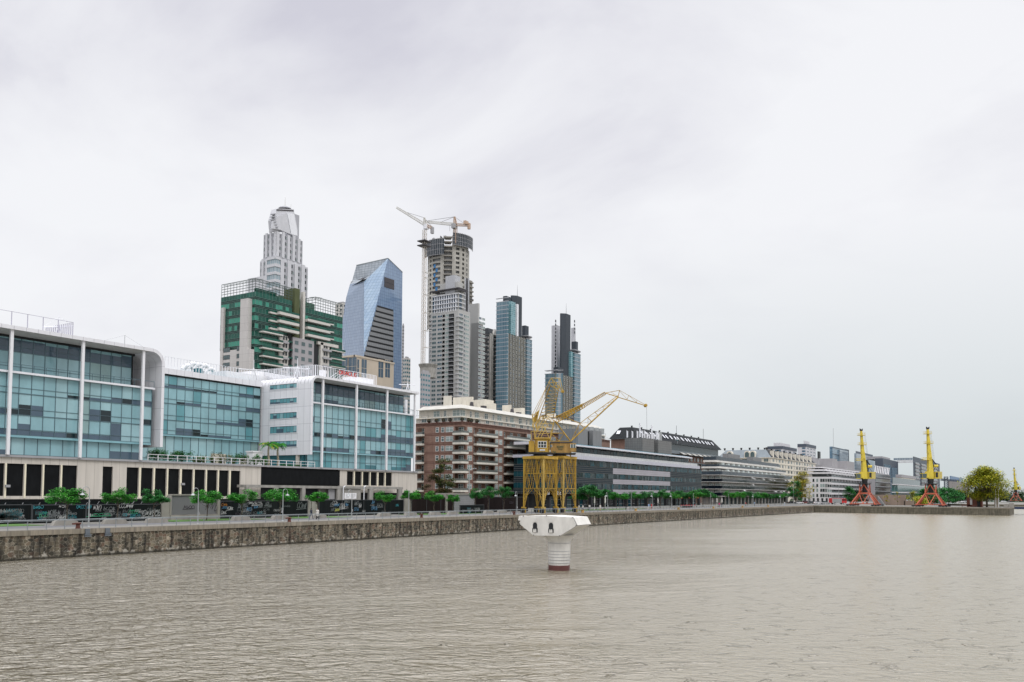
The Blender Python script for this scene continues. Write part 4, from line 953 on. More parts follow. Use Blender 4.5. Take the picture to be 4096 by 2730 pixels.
for f_, u0, u1, zz, s in ((Fr('Y', YBK+s1), XBK+s1+1, XR-3, z1+.1, 0), (Fr('X', XBK+s1), YBK+s1+1.5, YL-2, z1+.1, 0), (Fr('Y', YBK+s2), XBK+s2+1, XR-4, z2, 1), (Fr('X', XBK+s2), YBK+s2+1.5, YL-2, z2, 1)):
    u = u0; i = 0
    while u < u1:
        w_ = (2.6, 1.0, 2.3, 1.9, 1.0)[i % 5]; items.append((f_, u, zz+(.3 if s == 0 else .1), w_, 1.5 if s == 0 else 1.9, W_BR if w_ > 2 else W_BD)); u += (4.1, 3.1, 5.0, 3.9, 3.3)[i % 5]; i += 1
windows(th, items, 'window', 100)
q = MB(); e0 = 1.3
q.prism([(XBK+s2-e0, 0, z3-.05), (XBK+s2+2.0, 0, z4+.35), (XR-4, 0, z4+.35), (XR-1.4, 0, z3-.05)], (0, YL-YBK-s2+e0, 0))
for i in range(len(q.v)): x, y, z = q.v[i]; q.v[i] = (x, y+YBK+s2-e0, z)
# slope the long front edge too
q.v = [((x, y+2.6 if (abs(z-z4-.35) < .01 and y < YBK+5) else y, z)) for x, y, z in q.v]
q.build('roof', 'cream_roof', th)
q = MB(); rz_ = z4+.33
for px0, px1, pt, yy, dd in ((1775, 1806, 1581, YBK+8, 5), (1828, 1850, 1587, YBK+8, 6), (1850, 1894, 1585, YBK+9, 6), (1885, 1920, 1600, YBK+6, 4), (1900, 1975, 1597, YBK+13, 7), (1940, 1985, 1612, YBK+8, 6), (2010, 2045, 1617, YBK+9, 6), (2055, 2100, 1630, YBK+9, 6), (2190, 2222, 1652, YBK+9, 6), (2240, 2290, 1680, YBK+8, 5)):
    q = MB(); q.box(XA(px0, yy+dd*.6, 1600), XA(px1, yy, 1600), yy, yy+dd*.6, rz_-.3, ZA((px0+px1)/2, pt, yy)); q.build('roof_plant_room', 'cream_plaster', th)
q = MB()
for i in range(12):
    x = XBK+14+i*7.; yy = YBK+5.5+random.uniform(0, 2); hgt = random.uniform(.8, 2)
    if i % 3 == 0: q.lathe((x, yy, rz_), [(.6, 0), (.7, .3), (.5, hgt), (.1, hgt+.2)], 8)
    elif i % 3 == 1: q.box(x, x+1.6, yy, yy+1.2, rz_, rz_+hgt*.7)
    else: q.tube((x, yy, rz_), (x, yy, rz_+2.6), .06)
q.build('roof_fittings', 'rail_dark', th)
q = MB(); yy = YBK+12
for i in range(12): x = XBK+66+i*1.1; 
x0 = XA(2208, yy, 1690); q.box(x0, x0+14, yy, yy+6, rz_, rz_+.4); q.box(x0+1, x0+1.2, yy, yy+.2, rz_, rz_+3); q.box(x0+12, x0+12.2, yy, yy+.2, rz_, rz_+3); q.box(x0, x0+13, yy-.4, yy+5, rz_+3, rz_+3.15)
q.build('roof_pergola', 'black_steel', th)
# potted shrubs on the cream terrace
q = MB(); random.seed(4)
def leafball(mb, c, r, n, s, flat=1.):
    for i in range(n):
        v = Vector((random.gauss(0, 1), random.gauss(0, 1), random.gauss(0, 1))).normalized()*r*random.uniform(.6, 1); v.z *= flat
        p = Vector(c)+v; a = Vector((random.uniform(-1, 1), random.uniform(-1, 1), random.uniform(-1, 1))).normalized(); b_ = a.orthogonal().normalized()
        mb.quad(p-a*s-b_*s*.6, p+a*s-b_*s*.6, p+a*s+b_*s*.6, p-a*s+b_*s*.6)
leafball(q, (0, 0, .75), .52, 260, .13)
pt = thing('potted_shrub', '', 'potted plant'); q.build('foliage', 'leaf_brown', pt); q = MB(); q.lathe((0, 0, 0), [(.22, 0), (.32, .4)], 8); q.build('pot', 'rust', pt)
used = False
for i, (px, txt) in enumerate(((1715, 'first from the left'), (1745, 'second from the left'), (1773, 'third from the left'), (1800, 'last before the corner'), (1849, 'right at the building corner'), (1875, 'first after the corner'), (1887, 'second after the corner'), (1909, 'third after the corner'))):
    loc = (XBK+.75, YX(px, XBK+.7, 1682), z1) if px < 1848 else (XA(px, YBK+.7, 1684), YBK+.75, z1)
    place(pt, used, loc, i, 1, 'small round potted shrub on the cream terrace, '+txt, 'round potted shrubs on the cream terrace'); used = True

# ================================================================ low glass office building D
YD = 127.; fd = Fr('Y', YD); XD = fd.U(2190, 1850); fdx = Fr('X', XD); XDR = fd.U(2806, 1900); YDB = YX(2055, XD, 1850)
th = thing('office_building', 'long low striped glass office building with two grey rooftop boxes', 'office building', (XD, YD, 0))
def dz(py): return fd.Z(2306, py)
Mglass('strip_glass', (.008, .022, .026), .05, .12, .2, .5); Mglass('strip_teal', (.010, .055, .07), .05, .1, .2); Mglass('strip_grey', (.05, .07, .075), .06, .12, .25)
M('louvre_dark', (.014, .025, .034), .45, 0, .15, var=.15); M('louvre_line', (.20, .21, .205), .5); M('violet_panel', (.38, .36, .40), .35, .1, var=.08, vs=.2); M('dark_wall', (.02, .022, .025), .6)
Mpanel('parapet_glass', (.44, .45, .45), (.50, .51, .50), (.25, .27, .28), 1.3, 9, .05, .2, .06); Mpanel('parapet_violet', (.46, .46, .52), (.48, .48, .54), (.34, .34, .38), 1.3, 9, .05, .3, .06)
q = MB(); q.box(XD+.3, XDR-.3, YD+.3, YDB-.2, 4.6, dz(1823)); q.box(XD+2.5, XDR-1, YD+2.5, YDB-.5, 0, 4.6); q.box(XD+6, XDR-8, YD+3.6, YDB-.5, dz(1823), dz(1786)); q.build('core_wall', 'dark_wall', th)
bands = [('strip', 1838, 1862), ('louvre', 1864, 1889), ('strip', 1891, 1910.5), ('louvre', 1912, 1932.5), ('strip', 1934, 1954.5), ('louvre', 1956.5, 1975)]
wa, wb_ = fd.U(2451.6, 1880), fd.U(2680, 1880)
for kd, ya, yb_ in bands:
    zt_, zb_ = dz(ya), dz(yb_); q = MB(); ln = MB()
    for fr, u0, u1 in ((fd, XD, XDR), (fdx, YD, YDB)):
        if kd == 'strip':
            n = int((u1-u0)/1.3)
            for i in range(n):
                a, b_ = u0+(u1-u0)*i/n, u0+(u1-u0)*(i+1)/n; fr.pane(q, a, b_, zb_, zt_, 0, random.choice((0, 0, 0, 1, 1, 2)) if fr is fd else random.choice((0, 1, 1)))
                if i % 1 == 0: fr.box(ln, a-.025, a+.025, zb_, zt_, .0, .05)
        else:
            if fr is fd:
                fr.box(q, u0, wa, zb_, zt_, -.2, .0, 3); fr.box(q, wa, wb_, zb_+.0, zt_, -.2, .06, 4); fr.box(q, wb_, u1, zb_, zt_, -.2, .0, 3)
            else: fr.box(q, u0, u1, zb_, zt_, -.2, 0, 3)
            for j in range(0, 4):
                z = zb_+(zt_-zb_)*j/3; fr.box(ln, u0-.06, u1+.0, z-.035, z+.035, .0, .09)
    q.build('glass_band' if kd == 'strip' else 'louvre_band', ['strip_glass', 'strip_teal', 'strip_grey', 'louvre_dark', 'violet_panel'], th)
    ln.build('band_lines', 'mullion' if kd == 'strip' else 'louvre_line', th)
XP = fd.U(2788, 1860)
q = MB(); fd.box(q, XD-.2, XP, dz(1823), dz(1811), -.3, .15, 0); fdx.box(q, YD-.2, YDB-8, dz(1823), dz(1811), -.3, .15, 0)
fd.box(q, XD-.6, XP+1.5, dz(1838), dz(1823), -.3, .7, 1); fdx.box(q, YD-.6, YDB, dz(1838), dz(1827), -.3, .7, 1); q.build('parapet', ['parapet_glass', 'parapet_violet'], th)
q = MB()
for i in range(12):
    u = XD+6+i*11; 
    for s in (0, .7): fd.box(q, u+s, u+s+.35, dz(1838)-.28, dz(1838)-.002, .2, .5)
q.build('spotlights', 'black_steel', th)
fD2 = Fr('Y', YD+3.0); xs2 = fD2.U(2753, 1840); q = MB(); ln = MB(); n = 46
for i in range(n):
    a, b_ = XD+5+(xs2-XD-5)*i/n, XD+5+(xs2-XD-5)*(i+1)/n; fD2.pane(q, a, b_, dz(1811)-.5, dz(1787), 0, random.choice((0, 0, 1, 1, 2) if i < 18 or i > 36 else (2, 2, 1))); fD2.box(ln, a-.03, a+.03, dz(1811), dz(1787), 0, .06)
fD2.box(ln, XD+5, xs2, dz(1801), dz(1800), .0, .1); q.build('glass_band', ['strip_glass', 'strip_teal', 'strip_grey'], th); ln.build('mullions', 'mullion', th)
q = MB(); xr_ = XA(2769, YD+.5, 1832)
q.prism([(XD+3, YD+.4, dz(1785)), (XD+3, YD+.4, dz(1780)), (XD+3, YD+2.5, dz(1774)), (XD+3, YDB+2, dz(1774)), (XD+3, YDB+2, dz(1785))], (xr_-XD-3, 0, 0)); q.build('roof', M('roof_white', (.62, .62, .66), .4).name, th)
q = MB(); q.prism([(XD+3.2, YD+.9, dz(1779)+.05), (XD+3.2, YD+2.6, dz(1773.6)+.05), (XD+3.2, YDB+1.9, dz(1773.6)+.05), (XD+3.2, YDB+1.9, dz(1774)+.01), (XD+3.2, YD+2.6, dz(1774)+.01), (XD+3.2, YD+.9, dz(1779)+.02)], (xr_-XD-3.6, 0, 0)); q.build('roof_sheet', M('roof_teal', (.03, .13, .17), .4).name, th)
q = MB()
for i in range(11): u = fD2.U(2430, 1830)+i*5.0; q.box(u, u+2.6, YD+1.0, YD+1.25, dz(1785)-.12, dz(1785)-.02)
q.build('soffit_lights', 'white_frame', th)
Mpanel('roof_box_grey', (.19, .195, .20), (.205, .21, .215), (.13, .13, .135), 1.1, 20, .05, .5, .12); Mpanel('roof_box_mesh', (.16, .16, .155), (.175, .175, .17), (.11, .11, .11), .9, .9, .06, .6, .15)
def roofbox(pl, pc, pr, yt, g0, g1, mat, Yf):
    f = Fr('Y', Yf); xc = f.U(pc, 1760); x1 = f.U(pr, 1780); yb_ = min(YX(pl, xc, 1760), Yf+40); a, b_ = f.U(g0, 1760), f.U(g1, 1760); zt_ = f.Z(pc, yt); z0_ = dz(1774)
    q = MB(); q.box(xc, a, Yf, yb_, z0_, zt_); q.box(a, b_, Yf+1.5, yb_-.2, z0_, zt_-.3, 1); q.box(b_, x1, Yf, yb_, z0_, zt_); q.build('rooftop_box', [mat, 'dark_gap'], th); return xc, x1, zt_, yb_
r1 = roofbox(2234, 2313, 2407, 1714, 2351, 2372, 'roof_box_grey', YD+4)
r2 = roofbox(2499, 2570, 2687, 1752, 2617, 2633, 'roof_box_mesh', YD+4)
xc, x1, zt_, yb_ = r2; random.seed(12)
for i in range(16):
    q = MB(); x = xc+(x1-xc)*.62*(i%9)/8; y = YD+5 if i < 9 else yb_-(i-8)*1.1; hh_ = random.uniform(1.8, 3.4)+(3 if i in (0, 5) else 0)
    q.box(x-.25, x+.25, y-.15, y+.15, zt_+.3, zt_+hh_); q.tube((x, y+.3, zt_), (x, y+.3, zt_+hh_+.3), .07); q.build('antenna_panel', 'white_frame', th)
q = MB(); q.tube((xc+26, YD+8, zt_), (xc+26, YD+8, zt_+4), .9, 0, 10); q.lathe((xc+40, YD+6, zt_), [(.1, 0), (.1, 1.0), (1.1, 1.6), (1.0, 1.9)], 10); q.build('roof_fittings', 'galvanized', th)
q = MB(); xc, x1, zt_, yb_ = r1
for i in range(5):
    q.tube((xc+10+i*4, YD+9, zt_), (xc+10+i*4, YD+9, zt_+1.8), 1.3, 0, 12)
q.build('roof_fans', 'galvanized', th)
# ground floor: piers, shopfront glass, sign boards
q = MB(); fg = Fr('Y', YD+2.4); n = 34
for i in range(n):
    a = XD+1+(XDR-XD-2)*i/n; b_ = a+(XDR-XD-2)/n; fg.pane(q, a, b_-.6, 0.1, 3.6, .02, random.choice((0, 0, 1, 1, 2))); 
    fg.box(q, b_-.6, b_, 0, 4.2, 0, .2, 3)
    fg.box(q, a, b_-.6, 2.5, 2.62, .03, .1, 4)
    fg.box(q, a, b_-.6, .9, 1.0, .03, .1, 4)
q.build('shopfront', ['strip_glass', 'strip_teal', 'win_mid', 'dark_wall', 'grey_edge'], th)
q = MB(); fd.box(q, XD+.5, XDR-1, 4.3, dz(1975), -2.6, -.1); q.build('soffit', 'dark_wall', th)
for i in range(15):
    q = MB(); x = XD+1.5+i*9.; q.box(x, x+.9, YD+.1, YD+1.2, 0, 4.3); q.build('pier', 'dark_wall', th)
def sign_letters(mb, txt, x, z, h, fr, adv=.8):
    for i, ch in enumerate(txt):
        wl = h*.62; xx = x+i*h*adv
        def seg(pts):
            for p, r_ in zip(pts, pts[1:]): mb.bar(fr.pt(xx+p[0]*wl, z+p[1]*h, .06), fr.pt(xx+r_[0]*wl, z+r_[1]*h, .06), h*.07)
        if ch == 'R': seg([(0, 0), (0, 1), (.8, 1), (1, .75), (.8, .5), (0, .5)]); seg([(.5, .5), (1, 0)])
        if ch == 'I': seg([(.5, 0), (.5, 1)])
        if ch == 'A': seg([(0, 0), (.5, 1), (1, 0)]); seg([(.2, .35), (.8, .35)])
fsg = Fr('Y', YD-.3)
for px0, txt, bw in ((2184, 'IA', 9), (2229, 'RIA', 12)):
    th3 = thing('shop_sign', 'black shop sign board with white letters %s seen between the yellow crane legs' % txt, 'sign', (fsg.U(px0, 1975), YD-.3, 4.4))
    q = MB(); u = fsg.U(px0, 1978); z = fsg.Z(px0, 1980.5); hh_ = .95
    if txt == 'IA': u += .6
    fsg.box(q, u-6, u+3.6, z-.35, z+hh_+.35, -.35, 0); q.build('board', 'black_sheet', th3)
    q = MB(); sign_letters(q, txt, u, z, hh_, fsg); q.build('lettering', 'white_paint', th3)

# ================================================================ balcony block E
YE = 125.; fe = Fr('Y', YE); XE = fe.U(2888, 1920); fex = Fr('X', XE); XER = fe.U(3167, 1950); YEB = YX(2800, XE, 1900)
th = thing('apartment_building', 'low apartment block wrapped in black glass balcony bands with white slabs', 'apartment building', (XE, YE, 0))
def ez(py): return fe.Z(2888, py)
Mglass('band_black', (.005, .009, .014), .04, .12, .16, .3); Mglass('band_blue', (.045, .06, .075), .06, .15, .2, .3); M('slab_white', (.66, .64, .60), .5, var=.08)
q = MB(); q.box(XE+1.8, XER-1.2, YE+1.8, YEB, 0, ez(1885)+.3); q.build('wall', Mpanel('flat_wall', (.22, .21, .195), (.10, .105, .105), (.24, .22, .19), 2.6, 9, .5, .5, .25).name, th)
items = []
for fi, (ya, yb_) in enumerate(((1885, 1899.6), (1915, 1927), (1942.5, 1956), (1970, 1985))):
    q = MB(); sl_ = MB(); zt_, zb_ = ez(ya), ez(yb_)
    q.plan([(XE, YE+.6), (XE+.6, YE), (XER, YE), (XER, YE+.25), (XE+.75, YE+.25), (XE+.25, YE+.75), (XE+.25, YEB), (XE, YEB)], zb_, zt_)
    sl_.plan([(XE-.08, YE+.6), (XE+.6, YE-.08), (XER+.1, YE-.08), (XER+.1, YEB), (XE-.08, YEB)], zb_-.17, zb_-.01); sl_.plan([(XE-.04, YE+.6), (XE+.6, YE-.04), (XER, YE-.04), (XER, YE+.3), (XE+.3, YE+.8), (XE+.3, YEB), (XE-.04, YEB)], zt_+.005, zt_+.06)
    if fi < 3:
        o = q.build('balcony_band', 'band_blue' if fi == 0 else 'band_black', th); 
    else: o = q.build('balcony_band', 'band_black', th)
    sl_.build('slab', 'slab_white', o)
    zz = zt_+.1
    f2 = Fr('Y', YE+1.75); n = 36
    for i in range(n): items.append((f2, XE+3+(XER-XE-6)*i/n, zb_, random.choice((1.6, 2.4)), 2.3, W_BD if random.random() < .6 else W_BR))
    for i in range(4): items.append((Fr('X', XE+1.75), YE+2.5+i*3, zb_, 2.2, 2.3, W_BR))
windows(th, items, 'window', 100)
# black partition joints and yellow reflection-free panels are left out; upper set-back storeys with round white partitions
for fi, (yt, ym, yb_, sb) in enumerate(((1857, 1865.6, 1873, 2.0), (1824, 1839, 1846.5, 4.2))):
    q = MB(); q.plan([(XE+sb, YE+sb+.6), (XE+sb+.6, YE+sb), (XER-3-6*fi, YE+sb), (XER-3-6*fi, YEB), (XE+sb, YEB)], ez(yb_), ez(ym)); q.build('slab', 'slab_white', th)
    q = MB(); q.plan([(XE+sb+.1, YE+sb+.7), (XE+sb+.7, YE+sb+.1), (XER-4-6*fi, YE+sb+.1), (XER-4-6*fi, YE+sb+.3), (XE+sb+.8, YE+sb+.3), (XE+sb+.3, YE+sb+.8), (XE+sb+.3, YEB), (XE+sb+.1, YEB)], ez(ym)+.01, ez(yt)); q.build('glass_balustrade', 'band_blue', th)
    q = MB(); q.box(XE+sb+2.4, XER-6-6*fi, YE+sb+2.4, YEB, ez(yb_)-3, ez(yb_)-.01)
    q.build('wall', 'flat_wall', th)
    q = MB(); n = 12
    for i in range(n):
        x = XE+12+i*(XER-XE-26)/n; q.box(x, x+2.2, YE+sb-1.2+.6, YE+sb+2.3, ez(yb_)-2.6, ez(yb_)-.3)
    q.build('privacy_screens', M('pale_screen', (.50, .56, .55), .3).name if fi == 0 else 'pale_screen', th)
q = MB()
for a, b_ in ((2915, 2960), (3010, 3046)):
    f2 = Fr('Y', YE+5); f2.box(q, f2.U(a, 1840), f2.U(b_, 1840), ez(1846), ez(1823)+2.0, -3, 0)
q.build('roof_screen', 'roof_box_grey', th)
q = MB(); n = 20
for i in range(n): q = MB(); a = XE+2.4+(XER-XE-4)*i/n; q.box(a, a+.7, YE+1.2, YE+1.78, 0, ez(1985)-.3); q.build('ground_pier', 'raw_concrete', th)
q = MB(); q.box(XE+2, XER-2, YE+1.79, YE+1.795, .1, ez(1985)-.4); q.build('shopfront', 'strip_glass', th)
q = MB(); random.seed(14)
for i in range(16):
    x = XE+random.uniform(20, XER-XE-6); k = random.choice((0, 0, 1, 2, 2)); zz = ez((1915, 1942.5, 1970)[k])+random.uniform(1.4, 1.9); w_ = random.uniform(2, 4)
    q.quad((x, YE+1.7, zz), (x+w_, YE+1.7, zz), (x+w_, YE-.5, zz-.8), (x, YE-.5, zz-.8)); q.quad((x, YE-.5, zz-.8), (x+w_, YE-.5, zz-.8), (x+w_, YE-.5, zz-1.0), (x, YE-.5, zz-1.0))
    q.build('awning', 'white_paint', th); q = MB()

# ================================================================ white terraced building F
YW = 140.; f1 = Fr('Y', YW); XW = f1.U(3325, 1950); fwx = Fr('X', XW); XWR = f1.U(3517, 1960); YWB = YX(3210, XW, 1950)
th = thing('apartment_building', 'white flat-roofed apartment building with stepped terraces behind the parked cars', 'apartment building', (XW, YW, 0))
def wz(py): return f1.Z(3325, py)
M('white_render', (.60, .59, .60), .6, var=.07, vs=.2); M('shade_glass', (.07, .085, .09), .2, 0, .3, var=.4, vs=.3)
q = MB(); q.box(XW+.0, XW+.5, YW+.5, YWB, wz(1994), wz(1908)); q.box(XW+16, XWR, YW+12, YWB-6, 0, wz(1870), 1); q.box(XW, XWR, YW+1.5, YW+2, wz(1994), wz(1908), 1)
q.build('wall', ['white_render', 'shade_glass'], th)
for k, y in enumerate((1908, 1931, 1951, 1971, 1993)):
    q = MB(); q.box(XW-.2, XWR, YW-.2, YW+2, wz(y)-1.5, wz(y)); q.build('slab', 'white_render', th)
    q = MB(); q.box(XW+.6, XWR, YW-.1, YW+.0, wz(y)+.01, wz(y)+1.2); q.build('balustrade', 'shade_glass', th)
for k, (ya, yb_, s) in enumerate(((1896, 1889, 5), (1883, 1877, 9), (1870, 1866, 13))):
    q = MB(); q.box(XW+s-3, XWR, YW+s-4, YWB-4+s*.2, wz(ya), wz(yb_)); q.build('terrace_slab', 'white_render', th)
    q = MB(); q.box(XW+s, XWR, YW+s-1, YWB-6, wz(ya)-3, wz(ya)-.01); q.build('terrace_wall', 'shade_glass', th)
    q = MB()
    for i in range(11): x = XW+s+14+i*11; q.box(x, x+5, YW+s-3.2, YW+s-1, wz(ya)-3., wz(ya)-.02)
    q.build('privacy_screens', 'white_render', th)
q = MB(); q.box(XW+1, XWR, YW+.6, YW+1.2, 0, wz(1994)); q.box(XW+.6, XW+1.0, YW+1.3, YWB, 0, wz(1994)); q.build('ground_floor', 'dark_wall', th)
q = MB()
for i in range(7): y = YW+1+i*(YWB-YW-2)/6; q.box(XW, XW+.55, y, y+1.6, 0, wz(1994))
q.build('columns', 'white_render', th)
items = []
for y in (1922, 1943, 1962, 1983):
    for px, w_ in ((3217, 3.), (3254, 1.7), (3269, 1.7), (3294, 5.0), (3314, 4.6)): items.append((fwx, YX(px, XW, y), wz(y)-1.4, w_, 2.7, ('win_frame', 'win_dark' if random.random() < .5 else 'win_pale', .16, 1 if w_ < 2 else 3, .0)))
windows(th, items)
q = MB()
for y in (1908, 1931, 1951, 1971):
    for i in range(14): x = XW+8+i*11; q.box(x, x+1.0, YW+.05, YW+1.45, wz(y)-6, wz(y)-1.55)
q.build('bay_piers', 'white_render', th)

# ================================================================ cream mansard building G
YG = 165.; f1 = Fr('Y', YG); XG = f1.U(3085, 1850); fgx = Fr('X', XG); XGR = f1.U(3262, 1880); YGB = YX(2868, XG, 1850)
th = thing('apartment_building', 'cream apartment building with slate mansard roof and chimneys behind the black balcony block', 'apartment building', (XG, YG, 0))
def gz(py): return f1.Z(3085, py)
q = MB(); q.box(XG, XGR, YG, YGB, 0, gz(1832)); q.build('wall', 'cream_plaster', th)
M('slate', (.035, .04, .045), .7, 0, .2, var=.25, vs=.4); M('zinc', (.17, .20, .22), .45, .2, var=.15, vs=.4)
q = MB(); s = 5
a0 = [(XG, YG), (XGR, YG), (XGR, YGB), (XG, YGB)]; a1 = [(XG+s, YG+s), (XGR-s, YG+s), (XGR-s, YGB-s), (XG+s, YGB-s)]
z0, z1 = gz(1832)+.3, gz(1797)
for i in range(4):
    j = (i+1) % 4; q.quad((*a0[i], z0), (*a0[j], z0), (*a1[j], z1), (*a1[i], z1), 0 if i != 3 else 1)
q.poly([(*p, z1) for p in a1]); q.build('roof', ['slate', 'zinc'], th)
q = MB(); q.box(XG-.8, XGR+.8, YG-.8, YGB, gz(1832), gz(1832)+.35); 
for k in (1, 2, 3): q.box(XG-.3, XGR+.3, YG-.3, YGB, gz(1832)-3.6*k-.3, gz(1832)-3.6*k+.3)
q.build('cornice', 'cream_plaster', th)
items = []
for k in range(6):
    z = gz(1832)-3.6*(k+1)+.9
    for i in range(15): items.append((f1, XG+5+i*(XGR-XG-8)/15, z, (4.2, 1.6, 4.6)[i % 3], 2.2, ('cream_plaster', 'win_mid', .12, 2, 0)))
    for i in range(5):
        if k < 3: items.append((fgx, YG+3.5+i*5, z, 3.2, 2.2, ('cream_plaster', 'win_mid', .12, 2, 0)))
windows(th, items)
for i in range(10):
    q = MB(); x = XG+6+i*(XGR-XG-8)/10; q.box(x, x+1.6, YG+.2, YG+2.6, gz(1832)+.36, gz(1832)+5.2, 0); q.box(x+.1, x+1.5, YG+.5, YG+2.4, gz(1832)+5.2, gz(1832)+5.6, 1); q.build('chimney', ['cream_plaster', 'slate'], th)
for i in range(7):
    q = MB(); x = XG+9+i*(XGR-XG-10)/7; q.lathe((x, YG+s+2, z1), [(.6, 0), (.6, .9), (.8, 1.0), (.8, 1.4)], 8); q.build('roof_vent', 'black_steel', th)
for i in range(6):
    q = MB(); y = YG+5+i*6; q.lathe((XG+s+2, y, z1), [(.6, 0), (.6, 1.0), (.8, 1.1), (.8, 1.6)], 8); q.build('roof_vent', 'black_steel', th)
for px in (2918, 2988, 3010):   # arched dormers on the zinc side
    y = YX(px, XG, 1815); q = MB(); z = gz(1832)+.4
    pts = [(XG-.1, y-2, z), (XG-.1, y-2, z+3)]+[(XG-.1, y-2*cos(pi*k/8), z+3+1.8*sin(pi*k/8)) for k in range(1, 8)]+[(XG-.1, y+2, z+3), (XG-.1, y+2, z)]
    q.prism(pts, (3, 0, 0), 0); q.prism([(XG-.25, (p[1]-y)*.7+y, (p[2]-z)*.78+z+.2) for p in pts], (.1, 0, 0), 1); q.build('dormer', ['cream_plaster', 'win_mid'], th)

# ================================================================ dark mansard building H with skylights
YM = 160.; f1 = Fr('Y', YM); XM = f1.U(2543, 1750); XMR = f1.U(2874, 1820); YMB = YX(2442, XM, 1750)
th = thing('apartment_building', 'long building with a dark seamed mansard roof dotted with white skylights', 'apartment building', (XM, YM, 0))
def hz_(py): return f1.Z(2874, py)
zr0, zr1, zr2 = hz_(1803), hz_(1792), hz_(1775); zr0 = f1.Z(2700, 1775); zr1 = f1.Z(2700, 1755); ztp = f1.Z(2700, 1733)
s = 3.2
q = MB(); z0 = zr0; z1 = ztp
a0 = [(XM-1.5, YM-1.5), (XMR+1, YM-1.5), (XMR+1, YMB), (XM-1.5, YMB)]; a1 = [(XM+s, YM+s), (XMR-s*.6, YM+s), (XMR-s*.6, YMB-s), (XM+s, YMB-s)]
for i in range(4):
    j = (i+1) % 4; q.quad((*a0[i], z0), (*a0[j], z0), (*a1[j], z1), (*a1[i], z1))
q.poly([(*p, z1) for p in a1]); q.build('roof', Mpanel('seam_roof', (.014, .017, .019), (.018, .021, .023), (.035, .04, .045), 1.0, 60, .08, .7, .15, spec=.15).name, th)
for i in range(20):
    u = XM+7+i*(XMR-XM-12)/20+(i%3)*.6; q = MB()
    def rp(uu, t_, up_): return (uu, YM-1.5+(s+1.5)*t_-.25, z0+(z1-z0)*t_+up_)
    q.prism([rp(u, .34, .1), rp(u+1.5, .34, .1), rp(u+1.5, .66, .1), rp(u, .66, .1)], (0, -.08, .15)); q.build('skylight', M('skylight_white', (.72, .74, .78), .15).name if i == 0 else 'skylight_white', th)
    if i == 0: MT['skylight_white'] = MT['skylight_white']
for i in range(3):
    q = MB(); y = YM+8+i*9
    def sp_(yy, t_, up_): return (XM-1.5+(s+1.5)*t_-.25, yy, z0+(z1-z0)*t_+up_)
    q.prism([sp_(y+1.7, .36, .1), sp_(y, .36, .1), sp_(y, .66, .1), sp_(y+1.7, .66, .1)], (-.1, 0, .15)); q.build('skylight', 'skylight_white', th)
q = MB(); q.box(XM+.5, XMR-1, YM+.5, YMB, 0, z0); q.build('wall', 'brick_wall', th)
q = MB(); q.box(XM-1.2, XMR+.6, YM-1.2, YMB, z0-.3, z0-.02); q.box(XM-1.0, XMR+.3, YM-1.2, YM+.4, z0-5.2, z0-3.6); q.box(XM-1.0, XMR+.3, YM-1.4, YM+.4, z0-9.2, z0-8.9); q.build('terrace_bands', 'zinc', th)
q = MB(); q.box(XM, XMR-.5, YM-.0, YM+.45, z0-3.6, z0-.3); q.build('glazed_storey', 'strip_grey', th)
items = []
for k in range(4):
    for i in range(22): items.append((f1, XM+3+i*(XMR-XM-5)/22, z0-8.0-3.2*k, (2.6, 1.4)[i % 2], 1.9, W_BR))
for it in items: pass
windows(th, [(Fr('Y', YM+.48), *it[1:]) for it in items])
q = MB(); random.seed(8)
for i in range(9): x = XM+6+i*(XMR-XM-14)/9; q.lathe((x, YM+s+1.5, z1), [(.35, 0), (.35, .5), (.5, .6), (.5, .9)], 8)
q.tube((XMR-10, YM+s+2, z1), (XMR-10, YM+s+2, z1+6), .08); q.tube((XM+62, YM+s+2, z1), (XM+62, YM+s+2, z1+5), .08)
q.build('roof_vents', 'black_steel', th)
q = MB()
for i in range(8): x = XM+50+i*8.; q.quad((x, YM-1.1, z0-4.2), (x+5, YM-1.1, z0-4.2), (x+5, YM-3.4, z0-5.3), (x, YM-3.4, z0-5.3)); 
q.build('awnings', 'cream_roof', th)
# ================================================================ towers behind
def tb(pc, pl, pr, py, Zd):
    p = PZ(pc, py, Zd); Y, X = p.y, p.x
    return Fr('Y', Y), Fr('X', X), X, XA(pr, Y, py), Y, YX(pl, X, py)
def grid(name, c1, c2, cm, bw, rh, mort, rough=.12, spec=.7):
    m = Mpanel(name, c1, c2, cm, bw, rh, mort, rough, .10, 0); m.node_tree.nodes['Principled BSDF'].inputs['Specular IOR Level'].default_value = spec; return m

